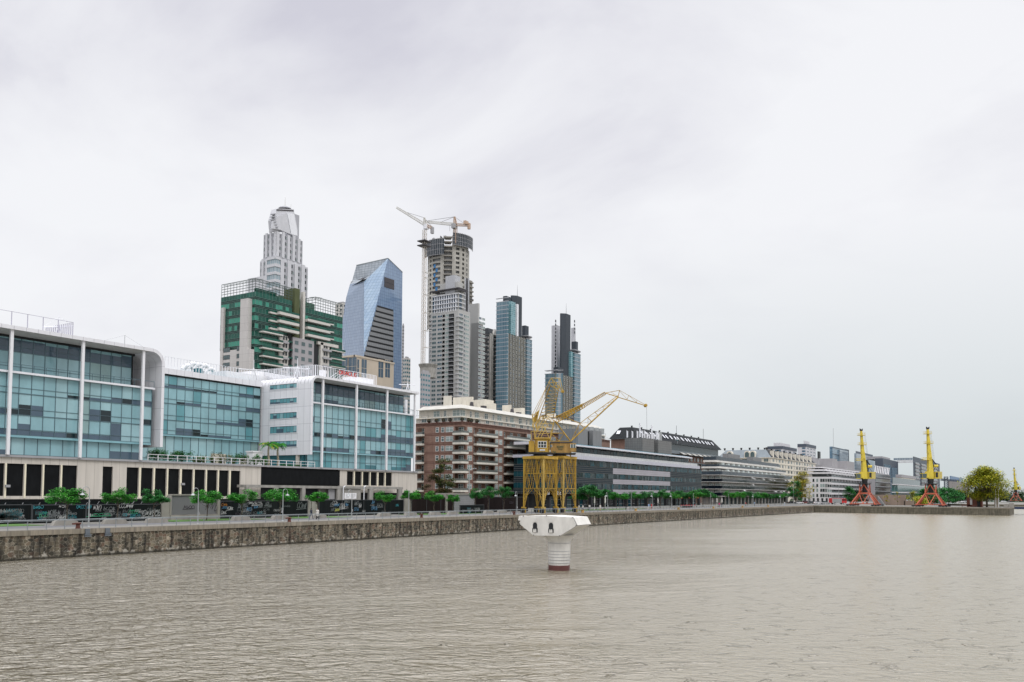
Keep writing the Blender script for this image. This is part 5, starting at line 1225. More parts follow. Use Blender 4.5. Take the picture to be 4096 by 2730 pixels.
# ---- white stepped tower
f, fx, X, XR_, Y, YB_ = tb(1101, 1038, 1235, 1100, 430)
th = thing('skyscraper', 'white stepped tower with a rounded sculpted crown and thin mast, tallest at left', 'skyscraper', (X, Y, 0))
def z_(py, px=1101): return f.Z(px, py)
zA = z_(1019); zB = z_(920); xm = f.U(1219, 950); ybm = fx.U(1046, 950); xh = f.U(1249, 1100)
q = MB(); q.box(X+.3, f.U(1233, 1080), Y+.3, YB_, 0, z_(1030)); q.box(X+1.5, xm, Y+1.5, ybm, z_(1030), zB-1); q.box(X, f.U(1237, 1100), Y+3, YB_+9, 0, z_(1095)); q.build('wall', 'tower_white', th)
FH = 3.15
def stripes(th, f, fx, zt, zb, u0, u1, v0, v1, nu, nv, off):
    q = MB(); p = MB()
    for fr, a0, a1, n in ((f, u0, u1, nu), (fx, v0, v1, nv)):
        w_ = (a1-a0)/n
        for i in range(n):
            a = a0+i*w_; fr.box(p, a, a+w_*.50, zb, zt+(i % 2)*.8, off, off+.45, 0)
            fr.box(q, a+w_*.50, a+w_*.97, zb, zt-.5, off, off+.12, 0)
    p.build('piers', 'tower_white', th); q.build('window_columns', 'tower_grey', th)
    items = []
    z = zt-2.8
    while z > zb:
        for fr, a0, a1, n in ((f, u0, u1, nu), (fx, v0, v1, nv)):
            w_ = (a1-a0)/n
            for i in range(n):
                a = a0+i*w_+w_*.52; fd_ = Fr(fr.k, fr.c-off-.1); items.append((fd_, a+w_*.12, z, w_*.19, 1.9, ('tower_grey', 'win_dark', .05, 1, 0)))
                if (i+int(z)) % 2: items.append((fd_, a+w_*.33, z, w_*.17, 1.6, ('tower_grey', 'win_pale', .05, 1, 0)))
        z -= FH
    return items
M('tower_grey', (.36, .365, .39), .5)
it = stripes(th, Fr('Y', Y+1.5), Fr('X', X+1.5), zB, zA, X+1.5, xm, Y+1.5, ybm, 5, 3, .02)
it += stripes(th, Fr('Y', Y+.3), Fr('X', X+.3), z_(1032), z_(1200), f.U(1122, 1080), f.U(1233, 1080), fx.U(1069, 1080), YB_, 4, 2, .02)
windows(th, it)
q = MB(); r_ = MB()
for k in range(7):
    z = z_(1025)-k*3.9; xa, xb, ya, yb = X-.4, f.U(1120, 1080), Y-.4, fx.U(1069, 1080)
    q.box(xa, xb, ya, yb, z-1.4, z, 0); q.box(xa+.3, xb, ya+.3, yb, z-3.9, z-1.41, 1)
q.build('corner_bay', ['tower_white', grid('bay_glass', (.30, .38, .42), (.16, .24, .28), (.5, .5, .5), 1.6, 20, .1).name], th)
# sculpted crown
za = zB-1; Yc = Y+2.2; fk = Fr('Y', Yc); K = lambda px, py, dy=0: Vector((XA(px, Yc+dy, py), Yc+dy, ZA(px, py, Yc+dy)))
q = MB(); dp = Vector((0, 4, 0))
body = [K(1098, 925), K(1094, 880), K(1107, 836), K(1175, 838), K(1192, 925)]
q.prism(body, dp); q.build('crown', 'tower_white', th)
q = MB(); q.prism([K(1088, 922, 2), K(1086, 880, 2), K(1096, 846, 2), K(1112, 834, 2), K(1112, 922, 2)], (0, 2, 0)); q.build('crown_back', 'tower_grey', th)
q = MB(); q.prism([K(1088, 915, -1.2), K(1092, 885, -1.2), K(1112, 866, -1.2), K(1147, 854, -1.2), K(1163, 938, -1.2), K(1120, 920, -1.2)], (0, 1, 0)); q.build('crown_shield', 'tower_white', th)
q = MB(); q.prism([K(1149, 853, -1.0), K(1176, 858, -1.0), K(1190, 930, -1.0), K(1190, 944, -1.0), K(1165, 938, -1.0)], (0, .9, 0)); q.build('crown_blade', 'white_frame', th)
q = MB(); q.prism([K(1106, 838, -.2), K(1175, 841, -.2), K(1175, 846, -.2), K(1106, 843, -.2)], (0, .1, 0)); q.build('crown_slot', 'rail_dark', th)
q = MB(); q.box(fk.U(1176, 900), fk.U(1202, 900), Yc+1, Yc+9, za-6, fk.Z(1190, 857)); q.build('rear_fin', 'tower_grey', th)
c = K(1140, 834, 4); q = MB(); q.lathe(c, [(3.4, -.3), (2.9, .3), (1.6, .7), (.3, .85)], 14); q.build('dome', 'tower_grey', th)
for k in range(6):
    y = 861+k*10.5; q = MB(); x_ = 1077+abs(k-2.5)*1.5; q.prism([K(x_, y, 1), K(x_+14+k*2, y-2, -1.6), K(x_+22+k*2, y-3, -1.6), K(x_+16, y+1, 3)], (0, 0, .55)); q.build('crown_fin', 'tower_grey', th)
q = MB(); q.tube((c.x, c.y, c.z), (c.x, c.y, ZA(1142, 788, c.y)), .22, 0, 5, .06); q.tube((c.x+4, c.y, c.z), (c.x+4, c.y, ZA(1160, 817, c.y)), .1); q.build('mast', 'tower_crane_white', th)

# ---- green glass building
f, fx, X, XR_, Y, YB_ = tb(1020, 883, 1371, 1250, 350)
th = thing('office_tower', 'green glass building with white balcony bands and trellised roof before the white tower', 'office tower', (X, Y, 0))
def z_(py, px=1020): return f.Z(px, py)
Mglass('green_glass', (.012, .085, .062), .06, .08, .3, .4); Mglass('green_bright', (.05, .25, .18), .08, .05, .3); Mglass('green_dark', (.005, .033, .026), .06, .08, .25); M('green_line', (.16, .26, .23), .4, .3); M('trellis_grey', (.07, .10, .09), .5); M('olive', (.075, .09, .035), .8, var=.2); M('tan_white', (.56, .54, .50), .6, var=.08); M('grey_wall', (.34, .33, .34), .7, var=.06)
Mpanel('pier_panel', (.50, .48, .46), (.53, .51, .49), (.38, .37, .36), 30, 3.2, .06, .6, .08)
FH = 3.28; ztp = z_(1166); xa1 = f.U(1168, 1250); xb0 = f.U(1209, 1250); ya = YB_
q = MB(); q.box(X+.3, xa1, Y+.3, ya, 0, ztp-.1); q.box(xa1, xb0, Y+6, Y+30, 0, z_(1142)-6); q.box(xb0, XR_, Y+.3, Y+28, 0, ztp-.1-1.6); q.build('core_wall', 'green_dark', th)
k = 0; z = ztp
zlow = z_(1388)
while z > 8:
    q = MB(); ln = MB()
    for fr, u0, u1, top, kind in ((f, X, xa1, 0, 'a'), (f, xb0, XR_, -1.6, 'b'), (fx, Y, ya, 0, 's')):
        zz = z+top
        if kind == 's' and zz < zlow+1: continue
        n = max(1, int((u1-u0)/1.7))
        for i in range(n):
            a, b_ = u0+(u1-u0)*i/n, u0+(u1-u0)*(i+1)/n
            r = random.random(); br = (2 if (r < .72 and k % 3 != 2) or r < .2 else 0) if k > 0 else 0
            fr.pane(q, a, b_, zz-FH*.62, zz-.02, 0, 1 if k % 5 == 4 and r < .4 else (br)); fr.pane(q, a, b_, zz-FH+.0, zz-FH*.62, 0, 1)
            fr.box(ln, a-.04, a+.04, zz-FH*.62, zz, 0, .06)
        for h_ in (.62, .8, .97): fr.box(ln, u0, u1, zz-FH*h_-.04, zz-FH*h_+.04, 0.002, .10)
    q.build('glass_band', ['green_glass', 'green_dark', 'green_bright'], th); ln.build('mullions', 'green_line', th)
    z -= FH; k += 1
# white pier and lower wall on the side face
u = lambda px: fx.U(px, 1300)
q = MB(); fx.box(q, u(1007), u(977), 0, z_(1195), .05, 2.2); q.box(X-2.2, X, Y-.0, u(1007), 0, z_(1400)); fx.box(q, u(901), u(891), 0, z_(1212), .05, 1.0); q.build('pier', 'pier_panel', th)
q = MB(); fx.box(q, u(977), u(901), 0, z_(1392), .05, .7); q.build('white_wall', 'pier_panel', th)
items = []
for y in (1388, 1418, 1449, 1480, 1510):
    for a, b_ in ((902, 928), (955, 974)): items.append((Fr('X', X-.7), (u(a)+u(b_))/2, z_(y)-1.1, u(a)-u(b_), 1.9, ('dark_frame', 'win_mid', .1, 3, .3)))
# grey flat wall with shuttered windows
gx0, gx1 = f.U(1163, 1400), f.U(1248, 1400); zg = z_(1358-48*0, 1205); zg = f.Z(1205, 1358)
q = MB(); f.box(q, gx0, gx1, 0, zg, .05, 1.2); q.build('grey_wall', 'grey_wall', th)
for k in range(7):
    for a in (1178, 1205, 1233): items.append((Fr('Y', Y-1.2), f.U(a, 1400), zg-3.2-k*FH, (gx1-gx0)*.19, 1.9, ('grey_wall', 'win_mid', .12, 1, .0)))
q = MB(); f.box(q, f.U(1274, 1400), f.U(1284, 1400), 0, f.Z(1280, 1372), .05, 1.4); f.box(q, f.U(1263, 1400), f.U(1345, 1400), f.Z(1300, 1386), f.Z(1300, 1374), .05, 1.4); q.build('white_frame', 'tan_white', th)
# loggia openings and door-like windows
for k in range(7):
    for px in (1128, 1139, 1292, 1301): items.append((Fr('Y', Y-.9), f.U(px, 1400), zg-2.2-k*FH, 1.3, 2.0, ('tan_white', 'win_dark', .12, 1, .0)))
q = MB(); f.box(q, f.U(1112, 1400), f.U(1148, 1400), 0, f.Z(1130, 1352), .04, .88); f.box(q, f.U(1285, 1400), f.U(1312, 1400), 0, f.Z(1300, 1386), .04, .88); q.build('loggia_wall', 'tan_white', th)
q = MB(); f.box(q, f.U(1146, 1400), f.U(1162, 1400), 0, zg+1, .1, .5); f.box(q, f.U(1249, 1400), f.U(1270, 1400), 0, zg-1, .1, .5); q.build('dark_recess', 'dark_gap', th)
windows(th, items)
# long white balcony bands
def bandp(px0, px1, y0, d, h_=1.15, mat='tan_white', gl=True):
    pm_ = (px0+px1)/2; q = MB(); z = f.Z(pm_, y0); f.box(q, f.U(px0, y0), f.U(px1, y0), z-h_, z, .05, d); o = q.build('balcony', mat, th)
    if gl: q = MB(); f.box(q, f.U(px0, y0), f.U(px1, y0), z, z+.9, d-.1, d-.02); q.build('glass_balustrade', 'green_glass', o)
for y in (1253, 1285, 1316): bandp(1101, 1181, y+5, 2.6); bandp(1073, 1110, y-1, 1.2, .7)
for k, y in enumerate((1334, 1366, 1398, 1430, 1461)): bandp(1036, 1118, y, 2.4, .55)
for k, y in enumerate((1352, 1384, 1416, 1448, 1478)): bandp(1112, 1144, y+15, 2.0, .9, 'grey_edge', False); bandp(1146, 1162, y+14, 1.4, .7, 'green_glass', False)
for y in (1280, 1310, 1339): bandp(1218, 1308, y+8, 2.2, 1.1); bandp(1300, 1330, y+16, 1.0, .5)
for y in (1400, 1432, 1464): bandp(1280, 1315, y, 2.0, .9, 'grey_edge', False); bandp(1315, 1372, y+6, 1.6, .35)
q = MB(); f.box(q, f.U(1174, 1200), f.U(1194, 1200), z_(1325), f.Z(1184, 1156), -6, .8); f.box(q, f.U(1208, 1200), f.U(1216, 1200), z_(1330), f.Z(1200, 1166), -1, .8, 1); q.build('olive_fin', ['olive', 'tan_white'], th)
# roof trellises
def trellis(x0, x1, y0, y1, zb, zl, name='roof_trellis'):
    q = MB()
    for i in range(12): y = y0+(y1-y0)*i/11; q.bar((x0, y, zb), (x0, y, zl), .09); q.bar((x0, y, zl), (x0+4, y, zl+.3), .08)
    for j in range(5): z = zb+(zl-zb)*(j+1)/5; q.bar((x0, y0, z), (x0, y1, z), .13); q.bar((x0, y0, z), (x1, y0, z), .13)
    for i in range(12): x = x0+(x1-x0)*i/11; q.bar((x, y0, zb), (x, y0, zl), .09); q.bar((x, y0, zl), (x, y0+4, zl+.3), .08)
    q.build(name, 'trellis_grey', th)
trellis(X+.2, xa1, Y+.2, ya, ztp, z_(1113)); trellis(xb0+8, XR_, Y+.2, Y+24, ztp-1.6, z_(1166)+4.5)
q = MB(); q.box(X+7, xa1-2, Y+9, ya-14, ztp, z_(1128)); q.build('roof_house', 'green_glass', th)
q = MB(); q.box(X+16, xa1-3, Y+14, ya-9, ztp, z_(1124)); q.box(xa1+1, xb0+16, Y+9, Y+16, ztp, z_(1144)+1.5); q.build('roof_house', M('moss_green', (.05, .12, .085), .7, var=.15).name, th)

# ---- blue glass tower with slanted facets
f, fx, X, XR_, Y, YB_ = tb(1453, 1370, 1610, 1430, 550)
th = thing('skyscraper', 'blue mirrored glass tower with faceted sloping top and grey balcony slots', 'skyscraper', (X, Y, 0))
def fp_(px, py, dy=0): yy = Y+dy; return Vector((XA(px, yy, py), yy, ZA(px, py, yy)))
grid('blue_glass', (.17, .25, .38), (.20, .29, .42), (.08, .12, .19), 1.9, 2.1, .07, .08, 1.); grid('blue_lit', (.26, .38, .52), (.34, .46, .58), (.10, .16, .25), 1.9, 2.1, .07, .08, 1.)  # second, paler copy: brightness of the upturned middle facet put into its colour
grid('blue_grey', (.24, .31, .42), (.27, .34, .45), (.12, .16, .23), 1.9, 2.1, .07, .08, 1.); grid('roof_glass', (.34, .38, .42), (.42, .46, .50), (.20, .23, .26), 2.4, 1.6, .12, .25, .5)
A = fp_(1552, 1034); B = fp_(1610, 1090); C = fp_(1607, 1560); Dp = fp_(1453, 1432); D0 = fp_(1453, 1560); C.z = D0.z = 0
E_ = fp_(1457, 1127, 14); E1 = fp_(1455, 1430, 2); 
Fp = fp_(1426, 1062, 26); G1 = fp_(1409, 1122, 30); G2 = fp_(1400, 1137, 31); G3 = fp_(1385, 1190, 32); G4 = fp_(1372, 1270, 33); G5 = fp_(1367, 1340, 33); G6 = fp_(1371, 1435, 33); G6b = Vector((G6.x, G6.y, 0)); E0 = Vector((E1.x, E1.y, 0)); S1 = fp_(1480, 1106, 14)
q = MB(); q.poly([D0, C, B, A, Dp], 0); q.poly([Dp, A, S1, E_, E1], 1); q.poly([E0, D0, Dp, E1], 1)
q.poly([G6b, E0, E1, E_, G2, G3, G4, G5, G6], 2); q.poly([G2, E_, S1, A, Fp, G1], 3)
Cb, Bb = C+Vector((4, 34, 0)), B+Vector((2, 34, 0)); q.poly([C, Cb, Bb, B], 0); q.poly([B, Bb, Fp, A], 3); q.poly([Cb, G6b, G6, G5, G4, G3, G2, G1, Fp, Bb], 2)
q.build('facade', ['blue_glass', 'blue_lit', 'blue_grey', 'roof_glass'], th)
q = MB(); nrm = (E_-G2); q.quad(G2+Vector((-.3, -.3, -2.2)), E_+Vector((-2, -.5, 1)), E_+Vector((3, -.7, 4.2)), G2+Vector((.5, -.3, 1.6))); q.build('dark_slot', 'rail_dark', th)
for k in range(11):
    y0 = 1221+k*20.8; ys = 1432-(1432-1034)*0
    t_ = (1432-(y0+4))/(1432-1034.); pxl = 1453+t_*99+6
    q = MB(); zt_ = f.Z(1520, y0+6); a, b_ = f.U(pxl-2, y0), f.U(1573, y0); f.box(q, a, b_, zt_-1.0, zt_+.35, -.2, .12, 0); f.box(q, a-1, b_, zt_-3.25, zt_-1.0, -.2, .35, 1)
    for i in range(12): u = a+(b_-a)*i/12; f.box(q, u, u+.08, zt_-3.2, zt_-1.0, .35, .42, 2)
    q.build('balcony', ['dark_gap', M('slot_grey', (.20, .21, .22), .5).name if k == 0 else 'slot_grey', 'grey_edge'], th)
for y in (1115, 1135):
    q = MB(); zt_ = f.Z(1556, y); f.box(q, f.U(1537, y), f.U(1576, y), zt_-3.2, zt_, -.2, .3); q.build('vent_louvre', 'rail_dark', th)
q = MB(); q.bar(A, Fp, .3); q.bar(A, B, .3); q.build('edge_rail', 'rail_metal', th)
# sandstone base
zt_ = f.Z(1453, 1438); q = MB(); fb2 = Fr('Y', Y-4); xs0, xs1 = fb2.U(1420, 1480), fb2.U(1575, 1480); q.box(xs0, xs1, Y-4, Y+33, 0, zt_); M('sandstone', (.52, .45, .36), .8, var=.06, vs=.2); q.build('stone_base', 'sandstone', th)
windows(th, [(fb2, fb2.U(px, 1490), fb2.Z(px, 1512), w_, 12, ('sandstone', 'slate_glass', .2, 2, .5)) for px, w_ in ((1428, 4), (1456, 5.2), (1523, 5.2), (1550, 5.2))]+[(Fr('X', xs0), YX(px, xs0, 1490), ZX(px, 1505, xs0), w_, 12, ('sandstone', 'slate_glass', .2, 2, .5)) for px, w_ in ((1408, 8), (1380, 6))])
q = MB(); fb2.box(q, xs0-.4, xs1+.4, zt_-.2, zt_+.9, -1, .4); Fr('X', xs0).box(q, Y-4, Y+33, zt_-.2, zt_+.9, -1, .4); q.build('cornice', 'sandstone', th)

# ---- slim residential towers glimpsed between the larger ones
def plain_tower(name, label, pc, pl, pr, py, Zd, mats, fh=3., wins=(), top=None, cat='tower block', zb=0, nu=6, nv=4, ww=1.8, slabs=None):
    f, fx, X, XR_, Y, YB_ = tb(pc, pl, pr, py, Zd); zt = f.Z(pc, py)
    th = thing(name, label, cat, (X, Y, 0)); q = MB(); q.box(X, XR_, Y, YB_, zb, zt); q.build('wall', mats[0], th)
    items = []; z = zt-fh+.3
    while z > max(zb, 2):
        for i in range(nu): items.append((f, X+(XR_-X)*(i+.5)/nu, z, min(ww, (XR_-X)/nu*.75), fh*.5, mats[1]))
        for i in range(nv): items.append((fx, Y+(YB_-Y)*(i+.5)/nv, z, min(ww, (YB_-Y)/nv*.75), fh*.5, mats[1]))
        z -= fh
    windows(th, items)
    if slabs:
        q = MB(); z = zt-fh
        while z > max(zb, 2): q.box(X-.5, XR_+.5, Y-.5, YB_, z-.2, z+.15); z -= fh
        q.build('slabs', slabs, th)
    q = MB(); q.box(X+1, XR_-1, Y+1, YB_-1, zt, zt+1.2); q.build('roof_edge', 'grey_edge', th)
    return th, f, fx, X, XR_, Y, YB_, zt
WD = ('tower_grey', 'win_dark', .1, 1, 0); WT = ('tower_grey', 'teal_glass', .1, 2, 0)
plain_tower('tower_block', 'slim beige and teal apartment tower just right of the blue glass tower', 1626, 1612, 1642, 1432, 640, ('tan_white', WT), nu=2, nv=2, ww=4.5)
plain_tower('tower_block', 'narrow far apartment tower peeping out beside the blue glass tower edge', 1613, 1609, 1617, 1300, 760, ('grey_wall', WD), nu=1, nv=1)
plain_tower('tower_block', 'beige block top seen between the green building and the blue tower', 1372, 1343, 1400, 1212, 620, ('tan_white', WD), nu=2, nv=2)
th, f, fx, X, XR_, Y, YB_, zt = plain_tower('tower_block', 'teal and grey tower partly hidden left of the grey twin towers', 1690, 1682, 1722, 1487, 520, ('grey_wall', WT), nu=3, nv=1, ww=3)
q = MB(); q.lathe((XA(1712, Y+6, 1480), Y+6, zt-2), [(5, 0), (5, 6), (6, 8), (6, 8.4)], 20); q.build('round_roof', 'raw_concrete', th)

# ---- grey stepped residential tower
f, fx, X, XR_, Y, YB_ = tb(1831, 1720, 1883, 1500, 570)
th = thing('skyscraper', 'grey stepped apartment tower with balcony stacks, in front of the unfinished tower', 'skyscraper', (X, Y, 0))
M('tower_grey_wall', (.41, .41, .395), .7, var=.06, vs=.1); M('tower_dark_wall', (.25, .255, .255), .7, var=.08, vs=.1); M('tower_shaft', (.10, .10, .105), .6)
def z_(py, px=1831): return f.Z(px, py)
FH = 18.05/3400*570*.985
q = MB(); q.box(X, f.U(1879, 1400), Y, YB_, 0, z_(1236)); q.box(X+.8, f.U(1861, 1200), Y+.8, YX(1727, X, 1200), z_(1237), z_(1165))
q.box(X+1.5, f.U(1858, 1200), Y+1.5, YX(1755, X, 1130), z_(1160), z_(1122)); q.build('wall', 'tower_grey_wall', th)
q = MB(); q.box(XA(1782, Y+12, 1110), f.U(1861, 1100), Y+4, Y+12, z_(1165), z_(1094)); q.build('roof_block', M('pale_metal', (.42, .43, .45), .4).name, th)
q = MB(); q.box(XA(1861, Y+4, 1200), f.U(1880, 1200), Y+1.2, Y+4, 0, z_(1094)); q.build('shaft', 'tower_shaft', th)
q = MB(); q.box(f.U(1864, 1200), f.U(1866, 1200), Y+.8, Y+1.4, z_(1265), z_(1100)); q.box(f.U(1878, 1200), f.U(1880.5, 1200), Y+.8, Y+1.4, z_(1265), z_(1094)); q.build('shaft_ribs', 'pale_metal', th)
q = MB(); xw0, xw1 = f.U(1881, 1300), f.U(1912, 1300); q.box(XA(1881, Y+14, 1300), XA(1912, Y+6, 1300), Y+6, Y+14, 0, z_(1172, 1831)); q.build('wing', 'tower_grey_wall', th)
xq0 = XA(1884, Y+6, 1400); xq2 = XA(1932, Y-2, 1400)
q = MB(); q.box(xq0, xq2, Y-2, Y+6, 0, f.Z(1900, 1287)); q.build('front_wing', 'tower_dark_wall', th)
items = []
k = 0; z = z_(1250)
WG = ('win_frame', 'win_pale', .16, 2, 0); WG2 = ('win_frame', 'slate_glass', .16, 3, 0); WG3 = ('pale_metal', 'win_mid', .14, 2, 0)
u = lambda px: fx.U(px, 1400)
bal = []
while z > 6:
    items.append((fx, u(1736), z-1.9, 3.6, 1.8, WG3)); items.append((fx, u(1764), z-1.9, 6.5, 1.7, WG3 if k % 3 else WG2)); items.append((fx, u(1783), z-1.9, 6.5, 1.7, WG))
    items.append((f, X+3, z-2.0, 4.2, 2.0, WG if k % 3 else WG2)); items.append((f, f.U(1858, 1400), z-2.0, 2.2, 1.7, WG3)); items.append((f, f.U(1868, 1400), z-2.0, 4.2, 1.8, WG))
    items.append((Fr('Y', Y-2), f.U(1910, 1400), z-1.0, 3.4, 1.8, WG if k % 2 else WG2)); items.append((Fr('Y', Y-2), f.U(1924, 1400), z-1.0, 3.6, 1.8, WG))
    bal.append(z); z -= FH; k += 1
windows(th, items)
q = MB()
for z in bal: fx.box(q, u(1815), u(1795), z-2.7, z-.3, .0, .12)
q.build('recess_shade', 'dark_gap', th)  # flat near-black panel paints the shade of a recess behind each balcony
for z in bal:
    q = MB(); fx.box(q, u(1815), u(1794), z-3.25, z-2.9, .0, 1.4); fx.box(q, u(1815), u(1794), z-2.2, z-2.1, 1.25, 1.35); q.build('balcony', 'pale_metal', th)
for z in bal:
    q = MB(); f.box(q, X, f.U(1852, 1400), z-3.1, z-2.75, .0, .9); fx.box(q, Y, Y+2, z-3.1, z-2.75, 0, .9); fx.box(q, YB_-1, YB_+.4, z-3.1, z-2.5, -2, .9); q.build('corner_slab', 'pale_metal', th)
q = MB(); z = z_(1172)
while z > z_(1240):
    fx.box(q, Y+.8, YX(1727, X, 1200), z-.35, z, -.5, .7); Fr('Y', Y).box(q, X+.6, f.U(1860, 1200), z-.35, z, -.5, .5)
    for i in range(10): yy = Y+2+i*(YX(1727, X, 1200)-Y-3)/10; fx.box(q, yy, yy+.5, z-2.8, z-.35, -.7, .3)
    z -= FH
q.build('terrace_frames', 'white_frame', th)
q = MB(); z = z_(1172)
while z > z_(1240): fx.box(q, Y+1.5, YX(1729, X, 1200), z-2.7, z-.4, -.79, -.6); Fr('Y', Y).box(q, X+2, f.U(1850, 1200), z-2.7, z-.4, -.79, -.6); z -= FH
q.build('dark_glazing', 'slate_glass', th)
q = MB(); q.box(X-1.2, f.U(1861, 1160), Y-1.2, Y-.2, z_(1160), z_(1156)); q.box(X-1.2, X+8, Y-1, YX(1725, X, 1160), z_(1154), z_(1150)); q.box(xw0, f.U(1914, 1170), Y+4, Y+5, z_(1172), z_(1168)); q.build('roof_canopy', 'rail_dark', th)

# ---- unfinished round concrete tower
p = PZ(1808, 1000, 640); cx, cy = p.x+11.5, p.y+12; RAD = 15.8
fT = Fr('Y', cy)
th = thing('unfinished_tower', 'raw concrete curved tower under construction wrapped in dark netting at the top', 'unfinished tower', (cx, cy, 0))
def zt_at(py): return ZA(1808, py, p.y)
FH = zt_at(982)-zt_at(1000.6)
dirc = Vector((-cx, -cy)).normalized(); ang0 = atan2(dirc.y, dirc.x)
def arc_plan(r, a0, a1, n=14, cxx=0, cyy=0): return [(cx+cxx+r*cos(ang0+radians(a0+(a1-a0)*i/n)), cy+cyy+r*sin(ang0+radians(a0+(a1-a0)*i/n))) for i in range(n+1)]
# looking from the dock, angles grow to the right (counter-clockwise seen from above is to the right of the sight line)
ztop, zbot = zt_at(948), 40
q = MB(); q.plan(arc_plan(RAD-1.5, -178, 178, 36), zbot, ztop-6); q.build('core', 'tower_dark_wall', th)
holes = MB(); q = MB()
LEFT, RIGHT = (-88, -12), (10, 80)
def shell(q, a0, a1, r, cols, z0, z1, hole):
    n = len(cols)-1; z = z1
    while z > z0:
        for i in range(n):
            aa, ab, op = cols[i], cols[i+1], hole[i]
            def seg(ra, za, zb):
                m_ = max(1, int((ab-aa)/7))
                pts = arc_plan(ra, aa, ab, m_)+arc_plan(ra-.6, ab, aa, m_); q.plan(pts, za, zb)
            if op: seg(r, z-FH, z-FH*.74); seg(r, z-FH*.16, z)
            else: seg(r, z-FH, z)
        z -= FH
shell(q, -88, -12, RAD, [-88, -80, -70, -64, -54, -49, -22, -12], zbot+90, zt_at(1010), [0, 1, 0, 1, 0, 1, 0])
shell(q, 10, 80, RAD+.5, [10, 20, 31, 40, 48, 57, 64, 80], zbot+90, zt_at(985), [0, 1, 0, 1, 0, 1, 0])
q.plan(arc_plan(RAD-.5, -88, -12), zt_at(1006), zt_at(950)); q.plan(arc_plan(RAD-.2, 10, 80), zt_at(985), zt_at(940)); q.build('concrete_shell', M('shell_concrete', (.40, .385, .345), .85, var=.22, vs=.3).name, th)
q = MB(); z = zt_at(1000)
for k in range(11):
    zz = zt_at(1003)-k*FH+3*FH; q.plan(arc_plan(RAD+1.3, -13, 9, 4)+arc_plan(RAD-5, 9, -13, 4), zz-.9, zz)
q.build('balcony_slabs', 'pale_concrete', th)
q = MB()
for (a0, a1, ya, yb_, s) in ((-92, -10, 1021, 958, 0), (10, 86, 982, 934, 0)):
    q = MB(); z0, z1 = zt_at(ya), zt_at(yb_); pts = arc_plan(RAD+3, a0, a1, 16)
    for (ax, ay), (bx_, by) in zip(pts, pts[1:]): q.quad((ax, ay, z0), (bx_, by, z0), (bx_, by, z1), (ax, ay, z1), 0); q.bar((ax, ay, z0-.5), (ax, ay, z1+.6), .16, 1)
    for j in range(4):
        z = z0+(z1-z0)*j/3
        for (ax, ay), (bx_, by) in zip(pts, pts[1:]): q.bar((ax, ay, z), (bx_, by, z), .14, 1)
    if 'net_dark' not in MT: M('net_dark', (.03, .04, .05), .8, var=.3, vs=.5)
    q.build('netting', ['net_dark', 'grey_edge'], th)
q = MB(); random.seed(9)
for i in range(8): a = random.uniform(-80, 60); c = arc_plan(RAD-3, a, a+9, 1); q.prism([(*c[0], zt_at(948)), (*c[1], zt_at(948)), (*c[0], zt_at(937))], (0, .5, 0))
q.build('formwork', 'rail_dark', th)
for k in range(6):
    q = MB(); zz = zt_at(1068)-k*FH; a = -44+(k % 2)*7; c0_ = arc_plan(RAD+.15, a, a+7, 1); q.quad((*c0_[0], zz), (*c0_[1], zz), (*c0_[1], zz+2.6), (*c0_[0], zz+2.6)); q.build('blue_sheet', M('sheet_blue', (.03, .16, .36), .7).name if k == 0 else 'sheet_blue', th)
q = MB(); f9 = Fr('Y', p.y+10); q.box(f9.U(1868, 1100), f9.U(1890, 1100), f9.c, f9.c+8, 40, zt_at(1072)); q.build('side_wing', 'raw_concrete', th)
for k in range(7):
    q = MB(); zz = zt_at(1080)-k*FH; q.box(f9.U(1874, 1100), f9.U(1889, 1100), f9.c-1.5, f9.c, zz-1, zz); q.build('balcony', 'pale_concrete', th)

# ---- tower cranes
def lattice(q, p0, p1, w_, n, r=.09, m=0, side=None, xm=None):
    """square lattice beam from p0 to p1"""
    p0, p1 = Vector(p0), Vector(p1); d = (p1-p0).normalized(); a = d.cross(Vector((0, 0, 1)))
    if a.length < .1: a = Vector((1, 0, 0))
    a.normalize(); b_ = d.cross(a).normalized(); w2 = w_ if not isinstance(w_, tuple) else w_[0]; w3 = w_ if not isinstance(w_, tuple) else w_[1]
    def c(i, t_): ww = lerp(w2, w3, t_)/2; sx, sy = ((-1, -1), (1, -1), (1, 1), (-1, 1))[i % 4]; return p0+(p1-p0)*t_+a*sx*ww+b_*sy*ww
    for i in range(4): q.bar(c(i, 0), c(i, 1), r*1.4, m)
    for k in range(n):
        t0, t1 = k/n, (k+1)/n
        for i in range(4):
            q.bar(c(i, t0), c(i+1, t1), r*.8, m if xm is None else xm); q.bar(c(i, t1), c(i+1, t1), r*.8, m)
th = thing('tower_crane', 'tall white and orange tower crane with jib raised to the left beside the unfinished tower', 'tower crane', (PZ(1693, 1470, 560).x, PZ(1693, 1470, 560).y, 0))
Zc = 560; b0 = PZ(1691, 1470, Zc); t0 = PZ(1701, 912, Zc); t0 = Vector((b0.x+.3, b0.y, t0.z))
q = MB(); lattice(q, (b0.x, b0.y, 30), t0, 2.0, 52, .11, 0, xm=1); q.build('mast', ['tower_crane_white', 'tower_crane_orange'], th)
q = MB(); P2 = lambda px, py: PZ(px, py, Zc)
lattice(q, P2(1701, 900), P2(1586, 831), (1.7, 1.0), 20, .09); q.build('jib', 'tower_crane_white', th)
q = MB(); lattice(q, P2(1701, 900), P2(1730, 914), 1.5, 5, .11); q.build('counter_jib', 'tower_crane_orange', th)
q = MB(); c = P2(1729, 922); q.box(c.x-1.0, c.x+1.0, c.y-.8, c.y+.8, c.z-2.2, c.z+2); q.build('counterweight', 'grey_edge', th)
